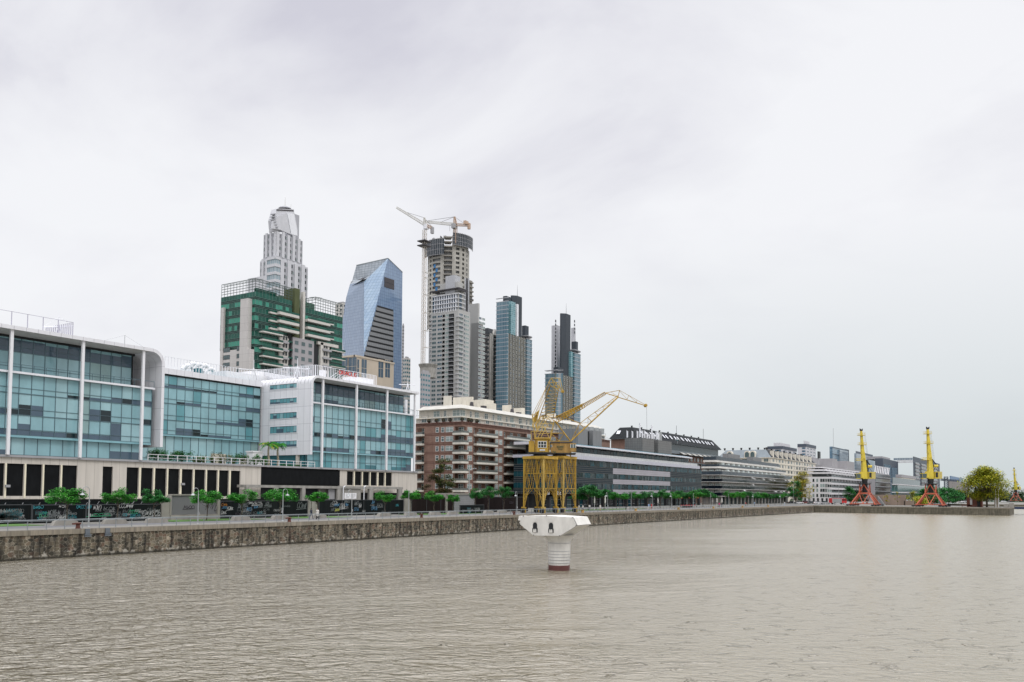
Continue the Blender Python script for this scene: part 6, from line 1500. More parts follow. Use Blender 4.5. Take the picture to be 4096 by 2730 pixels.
q = MB(); c = P2(1704, 908); q.box(c.x-1.5, c.x+1.5, c.y-1.2, c.y+1.2, c.z-1.6, c.z+1.6); q.build('cab', 'white_frame', th)
q = MB(); lattice(q, P2(1701, 900), P2(1697, 872), (1.8, .8), 4, .14); q.build('apex', 'tower_crane_white', th)
q = MB(); q.bar(P2(1697, 872), P2(1626, 850), .12); q.bar(P2(1697, 872), P2(1728, 908), .12); q.build('tie_cable', 'cable', th)
q = MB()
for y in (962, 980): c = Vector((b0.x, b0.y, PZ(1700, y, Zc).z)); q.box(c.x-3.6, c.x+3.6, c.y-3.2, c.y+3.2, c.z, c.z+.6)
q.build('climbing_collar', 'rail_dark', th)
q = MB()
for y in (1083, 1106, 1175, 1248, 1320, 1388): a = Vector((b0.x, b0.y, PZ(1696, y, Zc).z)); q.bar(a, a+Vector((9, 3, .8)), .2); q.bar(a, a+Vector((8, -1, .8)), .2)
q.build('wall_tie', 'tower_crane_white', th)
th = thing('tower_crane', 'tower crane standing on top of the unfinished tower with jib reaching left', 'tower crane', (PZ(1821, 935, 640).x, PZ(1821, 935, 640).y, 0))
Zc = 640; q = MB(); a = P2(1821, 945) if False else PZ(1821, 945, Zc); lattice(q, (a.x, a.y, a.z-6), Vector((a.x, a.y, PZ(1821, 905, Zc).z)), 2.1, 12, .12); q.build('mast', 'tower_crane_orange', th)
P3 = lambda px, py: PZ(px, py, Zc)
q = MB(); lattice(q, P3(1821, 899), P3(1700, 888), (1.9, 1.3), 24, .09); q.build('jib', 'tower_crane_white', th)
q = MB(); lattice(q, P3(1821, 900), P3(1878, 902), 1.5, 7, .13); q.build('counter_jib', 'tower_crane_orange', th)
q = MB(); c = P3(1876, 905); q.box(c.x-.9, c.x+.9, c.y-.9, c.y+.9, c.z-2.4, c.z+2); c = P3(1864, 894); q.box(c.x-2, c.x+2, c.y-1, c.y+1, c.z-1, c.z+1.6); q.build('counterweight', 'tower_crane_orange', th)
q = MB(); c = P3(1817, 905); q.box(c.x-2.2, c.x+1.6, c.y-1.6, c.y+1.2, c.z-2, c.z+1.4); q.build('cab', 'grey_edge', th)
q = MB(); lattice(q, P3(1821, 899), P3(1818, 868), (2.2, .8), 4, .16); q.build('apex', 'tower_crane_orange', th)
q = MB(); q.bar(P3(1818, 868), P3(1710, 884), .13); q.bar(P3(1818, 868), P3(1762, 890), .13); q.bar(P3(1818, 868), P3(1858, 896), .13); q.bar(P3(1799, 899), P3(1799, 925), .1); q.build('tie_cable', 'cable', th)

# ---- brown classical tower between
f, fx, X, XR_, Y, YB_ = tb(1955, 1924, 1990, 1400, 640)
th = thing('skyscraper', 'beige tower with dark mansard top and stacked balconies between the grey and teal towers', 'skyscraper', (X, Y, 0))
zt = f.Z(1955, 1336); q = MB(); q.box(X, XR_, Y, YB_+10, 0, zt); q.build('wall', M('beige_dim', (.33, .31, .28), .8, var=.08).name, th)
q = MB(); q.box(X+1, f.U(1968, 1400), Y-1.2, Y-.01, 0, zt+.5); q.build('pier', 'tan_white', th)
q = MB(); zr = f.Z(1955, 1308); q.prism([(X-.5, Y-.5, zt), (X+3, Y+3, zr), (X+3, YB_+8, zr), (X-.5, YB_+10, zt)], (34, 0, 0)); q.build('roof', 'slate', th)
q = MB(); q.prism([(f.U(1970, 1320), Y-1, zt), (f.U(1986, 1320), Y-1, zt), (f.U(1978, 1320), Y-1, zr-.5)], (0, 2, 0)); q.build('gable', 'tan_white', th)
FHb = 3.15; items = []; 
for k in range(38):
    z = zt-FHb*(k+1)
    if z < 20: break
    q = MB(); fx.box(q, fx.U(1950, 1400), fx.U(1937, 1400), z, z+.9, 0, 1.3); f.box(q, f.U(1969, 1400), f.U(1989, 1400), z, z+.3, 0, 1.2); q.build('balcony', 'rail_dark' if k % 2 else 'grey_edge', th)
    items.append((f, f.U(1978, 1400), z+.5, 6, 2, WD)); items.append((fx, fx.U(1943, 1400), z+.9, 6, 1.8, WD)); items.append((fx, fx.U(1930, 1400), z+.9, 3, 1.6, WG3))
windows(th, items)

# ---- two rounded teal and grey towers with dark shafts
grid('bay_teal', (.075, .155, .20), (.14, .235, .285), (.27, .31, .33), 1.5, 40, .12, .1); grid('teal_bright', (.14, .32, .36), (.06, .19, .22), (.36, .48, .50), 1.7, 1.55, .1, .1)
Mpanel('pier_grey', (.20, .20, .18), (.22, .22, .195), (.155, .155, .14), 2.9, 2.9, .1, .8, .1)
def round_tower(label, Zd, pts):
    pl, pc, pr, pe, ytop, ylow, sh0, sh1, yst, side = pts
    f, fx, X, XR_, Y, YB_ = tb(pc, pl, pr, 1450, Zd); th = thing('skyscraper', label, 'skyscraper', (X, Y, 0))
    zT = f.Z(pc, ytop); zL = f.Z(pc, ylow); zS = f.Z(pc, yst); FH = 16.85/3400*Zd; D_ = 9.
    def bx_(nm, mat, p0, p1, dy, d, z0, z1, py=1400):
        q = MB(); q.box(XA(p0, Y+dy+d, py), XA(p1, Y+dy, py), Y+dy, Y+dy+d, z0, z1); return q.build(nm, mat, th)
    def bay(p0, p1, zt_, left):
        n = 9; yb = Y+D_
        if left: x0, x1 = XA(p0, yb, 1450), f.U(p1, 1450); r = min(x1-x0, D_)*.95; pl_ = [(x1, Y-1)]+[(x0+r-r*sin(pi/2*k/n), Y-1+r-r*cos(pi/2*k/n)) for k in range(n+1)]+[(x0, yb), (x1, yb)]
        else: x0, x1 = f.U(p0, 1450), f.U(p1, 1450)-1; r = min(x1-x0, D_)*.85; pl_ = [(x0, yb), (x0, Y-1)]+[(x1-r+r*sin(pi/2*k/n), Y-1+r-r*cos(pi/2*k/n)) for k in range(n+1)]+[(x1, yb)]
        q = MB(); q.plan(pl_, 0, zt_); b = q.build('curved_bay', 'bay_teal', th); q = MB(); z = zt_
        c = (sum(p_[0] for p_ in pl_)/len(pl_), sum(p_[1] for p_ in pl_)/len(pl_)); big = [(c[0]+(p_[0]-c[0])*1.06, c[1]+(p_[1]-c[1])*1.06) for p_ in pl_]
        q.plan(big, z+2.3, z+2.7)
        while z > 10: q.plan(big, z-.3, z+.1); z -= FH
        q.build('bay_slabs', 'pale_metal', b)
    L_ = side == 'L'
    if L_:
        bay(pl, 2028, zT, True); bx_('bright_glazing', 'teal_bright', 2024, 2061, 0, 4, zL, zT+1); bx_('white_edge', 'white_frame', 2060, 2067, .4, 3, zL, zT+.6)
        xw0, xw1 = f.U(2028, 1450), f.U(2106, 1450); bay(2104, pe, zL, False)
    else:
        xw0, xw1 = f.U(2222, 1550), f.U(2296, 1550); bay(pl, 2222, zL, True); bx_('bright_glazing', 'teal_bright', 2270, 2296, .1, 3, zL, zT+.5); bay(2294, pe, zT, False)
        bx_('rear_block', 'tower_white', 2206, 2240, 14, 5, 0, f.Z(2237, 1275), 1350); bx_('rear_block', 'tower_white', 2284, 2303, 14, 4, 0, f.Z(2290, 1278), 1350)
        g = Fr('Y', Y+14); windows(th, [(g, g.U(2222, 1400), g.Z(2220, y_), 1.9, 2.2, WD) for y_ in range(1290, 1480, 15)]+[(g, g.U(2298, 1300), g.Z(2294, y_), 1.9, 2.2, WD) for y_ in range(1290, 1350, 15)], 'rear_window')
    q = MB(); q.box(xw0, xw1, Y+.4, Y+D_, 0, zL); q.build('grey_wall', 'pier_grey', th); q = MB(); ncol = 7
    for i in range(ncol+1): u = xw0+(xw1-xw0)*i/ncol; f.box(q, u-.5, u+.5, 0, zL+.3, -.39, .25)
    q.build('ribs', 'pier_grey', th); items = []; z = zL-FH+.6
    while z > 30:
        for i in range(ncol): items.append((Fr('Y', Y+.4), xw0+(xw1-xw0)*(i+.5)/ncol, z, 1.5, 1.7, ('win_frame', 'win_dark' if random.random() < .6 else 'slate_glass', .14, 1, 0)))
        z -= FH
    windows(th, items)
    if 'shaft_slate' not in MT: M('shaft_slate', (.05, .06, .072), .6, 0, .3, var=.1, vs=.1)
    dy = 2; s0, s1 = XA(sh0-2, Y+dy+4, 1300), XA(sh1+4, Y+dy, 1300); cc = (s1-s0)*.22; q = MB()
    q.plan([(s0, Y+dy+cc), (s0+cc, Y+dy), (s1-cc, Y+dy), (s1, Y+dy+cc), (s1, Y+dy+4), (s0, Y+dy+4)], zL-4, zS); q.build('lift_shaft', 'shaft_slate', th)
    if L_: bx_('roof_plant', 'shaft_slate', 2088, 2115, 5, 3, zL, f.Z(2100, 1292), 1300); bx_('roof_plant', 'shaft_slate', 2012, 2044, 5, 3, zT, f.Z(2030, 1174), 1200)
    else: bx_('roof_plant', 'shaft_slate', 2214, 2250, 3, 4, zL, f.Z(2230, 1463), 1470); bx_('roof_plant', 'shaft_slate', 2286, 2312, 3, 4, zT, f.Z(2296, 1358), 1370)
    q = MB(); cx_ = (s0+s1)/2; q.tube((cx_, Y+dy+2, zS), (cx_, Y+dy+2, zS+9), .18, 0, 5, .05); q.build('mast', 'cable', th)
round_tower('teal and grey tower with rounded corners and dark shaft, left one of the pair', 610, (1984, 1987, 2100, 2141, 1190, 1321, 2044, 2091, 1148, 'L'))
round_tower('teal and grey tower with rounded corners and dark shaft, right one behind the yellow crane', 640, (2191, 2200, 2300, 2334, 1384, 1488, 2242, 2285, 1226, 'R'))
# ================================================================ far end of the dock
grid('far_blue', (.10, .19, .27), (.16, .26, .33), (.05, .10, .15), 2.2, 3.4, .25, .12); grid('far_pale', (.32, .38, .42), (.26, .32, .37), (.16, .20, .24), 3, 3.5, .25, .15); grid('far_navy', (.05, .075, .11), (.06, .085, .125), (.045, .065, .10), 6, 3.6, .1, .4); grid('far_green', (.02, .09, .085), (.03, .13, .12), (.2, .22, .22), 2.5, 4, .12, .1); M('navy_wall', (.062, .078, .105), .5, var=.06, vs=.05)
def far_box(name, label, pc, pl, pr, py, Zd, mat, cat='tower block', bands=None, roof=None, extra=None):
    f, fx, X, XR_, Y, YB_ = tb(pc, pl, pr, py, Zd); zt = f.Z(pc, py); th = thing(name, label, cat, (X, Y, 0))
    q = MB(); q.box(X, XR_, Y, YB_, -.5, zt); q.build('wall', mat, th)
    if roof: q = MB(); q.box(X-.4, XR_+.4, Y-.4, YB_, zt, zt+roof[1]); q.build('roof_storey', roof[0], th)
    return th, f, fx, X, XR_, Y, YB_, zt
WF = ('white_render', 'slate_glass', .25, 2, 0)
for (pc, pl, pr, py, lab) in ((3130, 3070, 3186, 1797, 'white far apartment block with dark roof storey above the cream mansard, left of two'), (3225, 3190, 3263, 1788, 'white far apartment block with dark roof storey, right of two, beside the open sky')):
    th, f, fx, X, XR_, Y, YB_, zt = far_box('tower_block', lab, pc, pl, pr, py, 1000, 'white_render', roof=('navy_wall', 3.5))
    items = []
    for k in range(12):
        z = zt-3.6*(k+1)+1
        for i in range(3): items.append((f, X+(XR_-X)*(i+.5)/3, z, (XR_-X)/3*.62, 1.7, WF))
        items.append((fx, Y+(YB_-Y)*.3, z, (YB_-Y)*.4, 2, ('navy_wall', 'far_blue', .2, 2, 0)))
    windows(th, items)
    q = MB(); q.box(X+8, XR_-10, Y+5, YB_-5, zt+3.5, zt+8); q.build('roof_house', 'white_render', th)
th, f, fx, X, XR_, Y, YB_, zt = far_box('tower_block', 'dark blue glass office tower with a pale central facet left of the left port crane', 3330, 3318, 3390, 1787, 900, 'far_blue', 'office tower')
q = MB(); f.box(q, f.U(3355, 1850), f.U(3388, 1850), 0, zt-2, -.1, 1.5); q.build('pale_facet', 'far_pale', th)
q = MB(); f.box(q, XR_, f.U(3404, 1850), 0, zt+1, -12, -2); q.build('side_facet', 'navy_wall', th); q = MB(); q.tube((X+9, Y+1, zt), (X+9, Y+1, zt+20), .11); q.build('mast', 'cable', th)
q = MB()
for k in range(9): f.box(q, X-.3, XR_+.3, zt-1-k*7, zt-.4-k*7, 0, .5)
q.build('floor_lines', 'navy_wall', th)
th, f, fx, X, XR_, Y, YB_, zt = far_box('tower_block', 'pale glass office tower directly behind the left port crane', 3425, 3417, 3503, 1814, 950, 'far_pale', 'office tower')
q = MB(); f.box(q, f.U(3470, 1850), f.U(3490, 1850), 0, zt-2, -.1, 1.2); q.build('dark_facet', 'far_blue', th); q = MB(); q.box(X+8, XR_-8, Y+2, YB_, zt, zt+3); q.build('roof_edge', 'navy_wall', th)
# navy twin buildings joined by a sky bridge
twins = []
for pc, pl, pr, py, lab in ((3532, 3500, 3592, 1834, 'navy grey slab building, left end of the sky bridge'), (3720, 3652, 3758, 1827, 'navy grey slab building behind the right port crane, right end of the sky bridge')):
    if pc == 3720: pc = 3655; pl = 3652
    th, f, fx, X, XR_, Y, YB_, zt = far_box('tower_block', lab, pc, pl, pr, py, 900 if pc == 3532 else 975, 'navy_wall'); twins.append((f, X, XR_, Y, zt, th))
    cols = ((3537, 3563), (3566, 3588)) if pc == 3532 else ((3660, 3675), (3684, 3704), (3730, 3748))
    for a, b_ in cols:
        if pc == 3532 and a == 3566:
            q = MB(); f.box(q, f.U(a, 1880), f.U(b_, 1880), 5, zt-8, 0, .4); q.build('glass_strip', 'far_blue', th); continue
        q = MB(); f.box(q, f.U(a, 1880), f.U(b_, 1880), 5, zt-6, 0, .4)
        q.build('glass_strip', 'far_blue' if pc == 3532 else 'strip_grey', th)
        if pc != 3532:
            q = MB(); 
            for k in range(18): f.box(q, f.U(a, 1880), f.U(b_, 1880), zt-9-k*4.2, zt-7.4-k*4.2, .4, 1.4)
            q.build('balcony_bands', 'grey_wall', th)
    if pc == 3532: q = MB(); f.box(q, f.U(3545, 1840), f.U(3576, 1840), zt, zt+3, -20, -4); f.box(q, XR_, XR_+6, 0, zt-3, -20, -8); q.build('roof_house', 'grey_wall', th)
f, X, XR_, Y, zt, t0_ = twins[0]; f2, X2, _, Y2, _, _ = twins[1]; a0, a1 = Vector((XR_, Y+1, 0)), Vector((X2, Y2+1, 0)); z0, z1 = f.Z(3620, 1858), f.Z(3620, 1840)
th = thing('sky_bridge', 'white framed glazed bridge high up between the two navy buildings', 'sky bridge', (XR_, Y, z0))
zv = lambda v, z: Vector((v.x, v.y, z))
q = MB(); q.prism([zv(a0, z0+3), zv(a1, z0+3), zv(a1, z1), zv(a0, z1)], (2, 4, 0)); q.build('glazed_deck', 'far_pale', th); q = MB(); n = 14
for i in range(n):
    p, r_ = a0.lerp(a1, i/n), a0.lerp(a1, (i+1)/n); q.bar(zv(p, z0), zv(r_, z0+3), .3); q.bar(zv(r_, z0), zv(p, z0+3), .3)
q.bar(zv(a0, z0), zv(a1, z0), .4); q.build('truss', 'white_render', th)
# angled fin building, brick block, green glass block
th, f, fx, X, XR_, Y, YB_, zt = far_box('office_building', 'dark grey office block with slanted white rooftop fins right of the left port crane', 3500, 3470, 3560, 1893, 700, 'grey_wall', 'office building')
q = MB()
for k in range(10): f.box(q, X, XR_, zt-3-k*3.8, zt-.6-k*3.8, .0, .2)
q.build('window_bands', 'strip_grey', th); q = MB()
for k in range(10): f.box(q, X, XR_+1, zt-3.7-k*3.8, zt-3.1-k*3.8, 0, 1.2)
q.build('floor_lips', 'grey_edge', th)
q = MB()
for i in range(9): x = X+(XR_-X)*i/9; q.bar((x, Y, zt), (x+4, Y, zt+6), .5); q.bar((x, Y+.5, zt+6), (x+9, Y+.5, zt+6), .4)
q.build('roof_fins', 'white_render', th)
th, f, fx, X, XR_, Y, YB_, zt = far_box('office_building', 'grey concrete warehouse-like block with box roof lights behind the white terraced building', 3290, 3262, 3460, 1862, 760, 'grey_wall', 'building')
q = MB(); 
for a, b_, s in ((3262, 3285, 6), (3338, 3358, 8), (3395, 3425, 8)): q.box(f.U(a, 1850), f.U(b_, 1850), Y+2, Y+14, zt, zt+s)
q.build('roof_boxes', 'grey_wall', th); q = MB()
for i in range(18): u = X+(XR_-X)*(i+.2)/18; f.box(q, u, u+(XR_-X)/18*.6, zt-12, zt-5, 0, .2)
q.build('windows', 'strip_grey', th)
q = MB(); u = f.U(3283, 1840); f.box(q, u-3.5, u+4, zt+6, zt+12, -2, -1); q.build('billboard_frame', 'black_steel', th)
th, f, fx, X, XR_, Y, YB_, zt = far_box('office_building', 'low green glass block with white floor lines between the port cranes', 3590, 3568, 3700, 1937, 620, 'far_green', 'office building')
q = MB()
for k in range(4): f.box(q, X-1, XR_+1, zt-k*5.8-.6, zt-k*5.8, 0, 1.4); fx.box(q, Y, YB_, zt-k*5.8-.6, zt-k*5.8, 0, 1.4)
q.build('floor_lines', 'white_render', th); q = MB(); q.box(X+3, XR_-2, Y+4, YB_, zt, zt+5); q.build('roof_storey', 'strip_grey', th)
th, f, fx, X, XR_, Y, YB_, zt = far_box('apartment_building', 'terraced cream and brick apartment block above the green glass block', 3605, 3583, 3662, 1910, 760, 'cream_plaster', 'apartment building', roof=('grey_wall', 2.5))
windows(th, [(f, X+(XR_-X)*(i+.5)/9, zt-4-k*4, (XR_-X)/9*.6, 2.0, WD) for i in range(9) for k in range(4)]); q = MB(); q.box(X-6, X+1, Y-1, YB_, 0, zt-6); q.build('brick_end', 'brick_wall', th)
th, f, fx, X, XR_, Y, YB_, zt = far_box('apartment_building', 'stepped pale terrace block right behind the second port crane', 3710, 3690, 3800, 1962, 640, 'grey_wall', 'apartment building')
q = MB()
for k in range(5): f.box(q, X-1, XR_+2-k*6, zt-1.0-(4-k)*4, zt-(4-k)*4, 0, 1.6)
q.build('terrace_bands', 'white_render', th)
th, f, fx, X, XR_, Y, YB_, zt = far_box('apartment_building', 'grey brown slab block with blue roof house left of the big autumn tree', 3797, 3790, 3877, 1922, 1000, M('umber_wall', (.22, .20, .19), .8).name, 'apartment building')
items = []
for k in range(9):
    for i in range(12): items.append((f, X+(XR_-X)*(i+.5)/12, zt-4.0-k*4.1, 2.0, 2.2, ('umber_wall', 'win_pale', .1, 1, 0)))
windows(th, items); q = MB(); q.box(f.U(3810, 1920), f.U(3858, 1920), Y+3, YB_, zt, zt+6); q.build('roof_house', M('roof_blue', (.16, .24, .36), .6).name, th)
# small distant lattice crane and chimney between them
Zc = 900; th = thing('tower_crane', 'tiny distant blue lattice tower crane left of the grey brown slab block', 'tower crane', (PZ(3784, 1945, Zc).x, PZ(3784, 1945, Zc).y, 0))
q = MB(); a = PZ(3784, 1908, Zc); lattice(q, (a.x, a.y, 0), a, 3.4, 12, .3); q.build('mast', 'navy_wall', th); q = MB(); lattice(q, PZ(3784, 1921, Zc), PZ(3835, 1924, Zc), 1.6, 10, .22); lattice(q, PZ(3784, 1921, Zc), PZ(3764, 1919, Zc), 1.8, 5, .22); q.build('jib', 'navy_wall', th)
# white blocks at the far right
for pc, pl, pr, py, Zd, lab in ((4072, 4062, 4120, 1952, 900, 'pale green grey block at the right edge behind the last crane'), (4040, 4034, 4060, 1956, 1100, 'small white far block between the big tree and the last crane')):
    th, f, fx, X, XR_, Y, YB_, zt = far_box('apartment_building', lab, pc, pl, pr, py, Zd, 'white_render', 'apartment building')
    windows(th, [(f, X+(XR_-X)*(i+.5)/8, zt-4-k*4, (XR_-X)/8*.5, 1.8, WD) for i in range(8) for k in range(8)])
# low brown retaining wall, grey shed, brick kiosk, small utility hut
Y9 = 110.; 
f = Fr('X', 405.); 
th = thing('brown_wall', 'long low brown rendered wall between the two port cranes', 'wall', (470, 80, 0)); fw_ = Fr('X', 440.)
q = MB(); q.box(440, 443, YX(3618, 440), YX(3490, 440), 0, ZX(3560, 1985, 440)+.6); q.box(440, 450, YX(3650, 440), YX(3614, 440), 0, 2.2); q.build('wall', M('brown_render', (.25, .19, .15), .9, var=.2, vs=.3).name, th)
q = MB(); q.prism([(436, YX(3536, 436), 0), (436, YX(3508, 436), 0), (436, YX(3508, 436), 4.4)], (3.9, 0, 0)); q.build('grey_ramp', 'roof_box_grey', th)
th = thing('brick_kiosk', 'small flat-roofed red brick kiosk left of the big autumn tree', 'kiosk', (418, YX(3895, 418), 0)); x = 414.
q = MB(); ya, yb_ = YX(3925, x), YX(3864, x); q.box(x, x+6, ya, yb_, 0, ZX(3895, 1996, x)+1.2); q.build('wall', M('kiosk_brick', (.22, .085, .06), .9, var=.2).name, th)
q = MB(); q.box(x-.15, x+6.1, ya-.15, yb_+.15, ZX(3895, 1996, x)+1.2, ZX(3895, 1996, x)+1.45); q.build('roof', 'pale_concrete', th)
q = MB(); q.box(x-.12, x-.02, YX(3886, x), YX(3877, x), .8, 3.2); q.box(x-.12, x-.02, YX(3882, x), YX(3876, x), 3.5, 4.4); q.build('board', 'white_paint', th)
q = MB(); q.box(x-.1, x-.02, YX(3918, x), YX(3905, x), .1, 2.6); q.build('door', 'dark_wall', th)
q = MB(); ya, yb_ = YX(3990, x), YX(3974, x); q.box(x, x+3, ya, yb_, 0, 3.6); q.box(x-.2, x+3.2, ya-.2, yb_+.2, 3.6, 3.85); tag(q.build('utility_hut', 'sandstone', None, loc=(x, ya, 0)), 'small beige utility hut under the right side of the autumn tree', 'hut')
for px, txt in ((3980, 'left'), (3991, 'right')):
    q = MB(); x = 404; y = YX(px, x); q.lathe((x, y, 0), [(.14, 0), (.12, 4.2), (.08, 7.5)], 8); tag(q.build('flagpole', 'white_paint', None, loc=(x, y, 0)), 'white pole below the autumn tree, %s of the two' % txt, 'pole', 'white poles')
q = MB(); x = 402
for px in (3835, 3851, 3866): pass
for i, (px, txt) in enumerate(((3861, 'left'), (3884, 'right'))):
    y = YX(px, x); q = MB(); q.box(x-.4, x+.4, y-1.8, y+1.8, .45, .55); q.box(x+.35, x+.42, y-1.8, y+1.8, .6, 1.0)
    th = thing('park_bench', 'dark red bench facing the water before the brick kiosk, %s one' % txt, 'bench', (x, y, 0)); q.build('seat', 'rust', th)
    for s in (-1.4, 1.4): q = MB(); q.box(x-.35, x+.35, y+s-.06, y+s+.06, 0, .45); q.build('leg', 'black_steel', th)
for i, (a, b_, txt) in enumerate(((4012, 4030, 'left'), (4032, 4052, 'right'))):
    q = MB(); x = 398; q.box(x, x+2, YX(b_, x), YX(a, x), 0, 1.5+.3*i); tag(q.build('concrete_plinth', 'pale_concrete', None, loc=(x, YX(b_, x), 0)), 'pale concrete block at the end of the far quay, %s one' % txt, 'concrete block')
# distant wooded ridge
# ================================================================ yellow lattice dock cranes
RV = Vector((rt0.x, rt0.y, 0)); FV = Vector((cos(YAW), sin(YAW), 0))     # sideways / away directions used to pose the slewed cranes
def c1(x, y, Z): return PZ(2000+x/2.614, 1480+y/2.614, Z)
def c2(x, y, Z): return PZ(2060+x/5.228, 1480+y/5.228, Z)
Y0 = 94.6
def portal(px0, px1, pxr, label):
    f = Fr('Y', Y0); X0, X1 = f.U(px0, 1900), f.U(px1, 1900); Y1 = min(YX(pxr, X0, 1900), Y0+6.2)
    th = thing('dock_crane', label, 'crane', ((X0+X1)/2, (Y0+Y1)/2, 0), 'yellow lattice dock cranes')
    zT = f.Z(px0, 1829); zA = f.Z(px0, 1894); zB = f.Z(px0, 1954)
    q = MB()
    cs = [(X0, Y0), (X1, Y0), (X1, Y1), (X0, Y1)]
    q.box(X0-.25, X1+.25, Y0-.25, Y1+.25, zT-.35, zT+.25)
    for i in range(4):
        (ax, ay), (bx_, by) = cs[i], cs[(i+1) % 4]; P_ = lambda t_, z: Vector((lerp(ax, bx_, t_), lerp(ay, by, t_), z))
        q.bar(P_(0, zA), P_(1, zA), .0884); q.bar(P_(0, zB), P_(1, zB), .0884)
        for za, zb, k in ((zT-.3, zA, 4), (zA, zB, 3)):
            for j in range(k):
                t0, t1, tm = j/k, (j+1)/k, (j+.5)/k; q.bar(P_(t0, zb), P_(tm, za), .0578); q.bar(P_(tm, za), P_(t1, zb), .0578)
                if k == 4: q.bar(P_(tm, zb), P_(t1, za), .0408)
        q.bar(P_(.5, zB), P_(.08, 8.0*0+zB-2.0), .0476); q.bar(P_(.5, zB), P_(.92, zB-2.0), .0476)
    q.build('portal_frame', 'crane_yellow', th)
    cxm, cym = (X0+X1)/2, (Y0+Y1)/2
    for i, (x, y) in enumerate(cs):
        q = MB(); q.box(x-.12, x+.12, y-.12, y+.12, 0.9, zT-.36)
        sx, sy = (1 if x < cxm else -1), (1 if y < cym else -1)
        a, b_, c_ = Vector((x+sx*.5, y, zT-.4)), Vector((x+sx*.5, y, zB)), Vector((x+sx*.1, y, 1.0)); q.bar(a, b_, .0408); q.bar(Vector((x+sx*1.25, y, zB)), c_, .0612)
        q.bar(Vector((x, y+sy*1.25, zB)), Vector((x, y+sy*.1, 1.0)), .0612); q.bar(Vector((x, y+sy*.5, zT-.4)), Vector((x, y+sy*.5, zB)), .0408)
        n = 12
        for k in range(n):
            z0, z1 = zB+(zT-.4-zB)*k/n, zB+(zT-.4-zB)*(k+1)/n; q.bar((x, y, z0), (x+sx*.5, y, z1), .0272); q.bar((x, y, z0), (x, y+sy*.5, z1), .0272)
        for k in range(5):
            z0 = 1+(zB-1)*k/5; z1 = 1+(zB-1)*(k+1)/5; w0, w1 = .1+1.15*k/5, .1+1.15*(k+1)/5; q.bar((x, y, z0), (x+sx*w1, y, z1), .034); q.bar((x+sx*w0, y, z0), (x, y, z1), .034); q.bar((x, y, z0), (x, y+sy*w1, z1), .034)
        q.box(x-.42, x+.42, y-.4, y+.4, 1.0, 1.3); q.build('leg', 'crane_yellow' if i != 0 else 'crane_pale', th)
        q = MB(); q.box(x-.9, x-.1, y-.35, y+.35, .12, 1.0); q.lathe((x-.6, y, 0), [(.3, 0), (.3, .3)], 10); q.build('wheel_bogie', 'black_steel', th)
        q = MB(); q.box(x-.1+.02, x+.45, y-.3, y+.3, .0, 1.0); q.build('buffer', 'crane_yellow', th)
    q = MB()   # service ladder, walkway with rails
    lx = X0-.35
    q.bar((lx, Y0+2.2, 1), (lx, Y0+2.2, zT), .0204); q.bar((lx, Y0+2.6, 1), (lx, Y0+2.6, zT), .0204)
    for k in range(26): z = 1.2+k*(zT-1.4)/26; q.bar((lx, Y0+2.2, z), (lx, Y0+2.6, z), .017)
    for y_, z in ((Y0+.3, zB), (Y1-.3, zB)): q.bar((X0, y_, z+.9), (X1, y_, z+.9), .0204); q.bar((X0, y_, z+.5), (X1, y_, z+.5), .017)
    q.build('ladder', 'black_steel', th)
    q = MB(); q.box(X0+.3, X1-.3, Y0+.3, Y1-.3, zB-.06, zB+.05); q.lathe((cxm, cym, zT+.25), [(2.2, 0), (2.2, .18), (1.6, .2), (1.6, .5), (2.5, .55), (2.5, .78)], 20); q.build('slew_ring', 'black_steel', th)
    return th, Vector((cxm, cym, zT+1.03))
th1, s1_ = portal(2174, 2226, 2096, 'weathered yellow lattice dock crane with upright jib and white-framed cab window, left one')
th2_, s2_ = portal(2253, 2302, 2172, 'weathered yellow lattice dock crane with wooden engine house and jib stretched right')
Z1 = depth(s1_.x, s1_.y); Z2 = depth(s2_.x, s2_.y)
def slab2(q, p, w_, d, z0, z1, m=0):
    """box centred on p, w along the sideways direction, d away"""
    a, b_ = RV*w_/2, FV*d/2; q.prism([(p-a-b_)*1+Vector((0, 0, z0-p.z)), (p+a-b_)+Vector((0, 0, z0-p.z)), (p+a+b_)+Vector((0, 0, z0-p.z)), (p-a+b_)+Vector((0, 0, z0-p.z))], (0, 0, z1-z0), m)
# crane 1 cab and boom
q = MB(); pa = PZ(2168, 1785, Z1); zb_, zt_ = PZ(2168, 1811, Z1).z, PZ(2168, 1759, Z1).z
slab2(q, pa, 3.3, 3.0, zb_, zt_); slab2(q, pa-RV*2.35, 1.2, 2.4, zb_, zt_-.4); slab2(q, pa, 3.7, 3.4, zt_, zt_+.14); q.build('cab', 'crane_yellow', th1)
def cfx(q, u0, u1, z0, z1, m, out, base=None, hd=1.5):
    p = (base or pa); o = p-FV*(hd+out); q.prism([o+RV*u0+Vector((0, 0, z0-o.z)), o+RV*u1+Vector((0, 0, z0-o.z)), o+RV*u1+Vector((0, 0, z1-o.z)), o+RV*u0+Vector((0, 0, z1-o.z))], -FV*.04, m)
h_ = zt_-zb_
q = MB(); cfx(q, -.85, .85, zb_+h_*.36, zb_+h_*.80, 1, .01)
for u_ in (-.9, -.32, .32, .9): cfx(q, u_-.05, u_+.05, zb_+h_*.34, zb_+h_*.82, 0, .055)
cfx(q, -.95, .95, zb_+h_*.80, zb_+h_*.84, 0, .056); cfx(q, -.95, .95, zb_+h_*.33, zb_+h_*.36, 0, .056); cfx(q, -.9, .9, zb_+h_*.56, zb_+h_*.585, 0, .054)
q.build('window', ['win_frame', 'win_dark'], th1)
q = MB(); cfx(q, -.55, .6, zb_+h_*.10, zb_+h_*.21, 0, .03); o_ = q.build('nameplate', 'white_paint', th1)
q = MB()
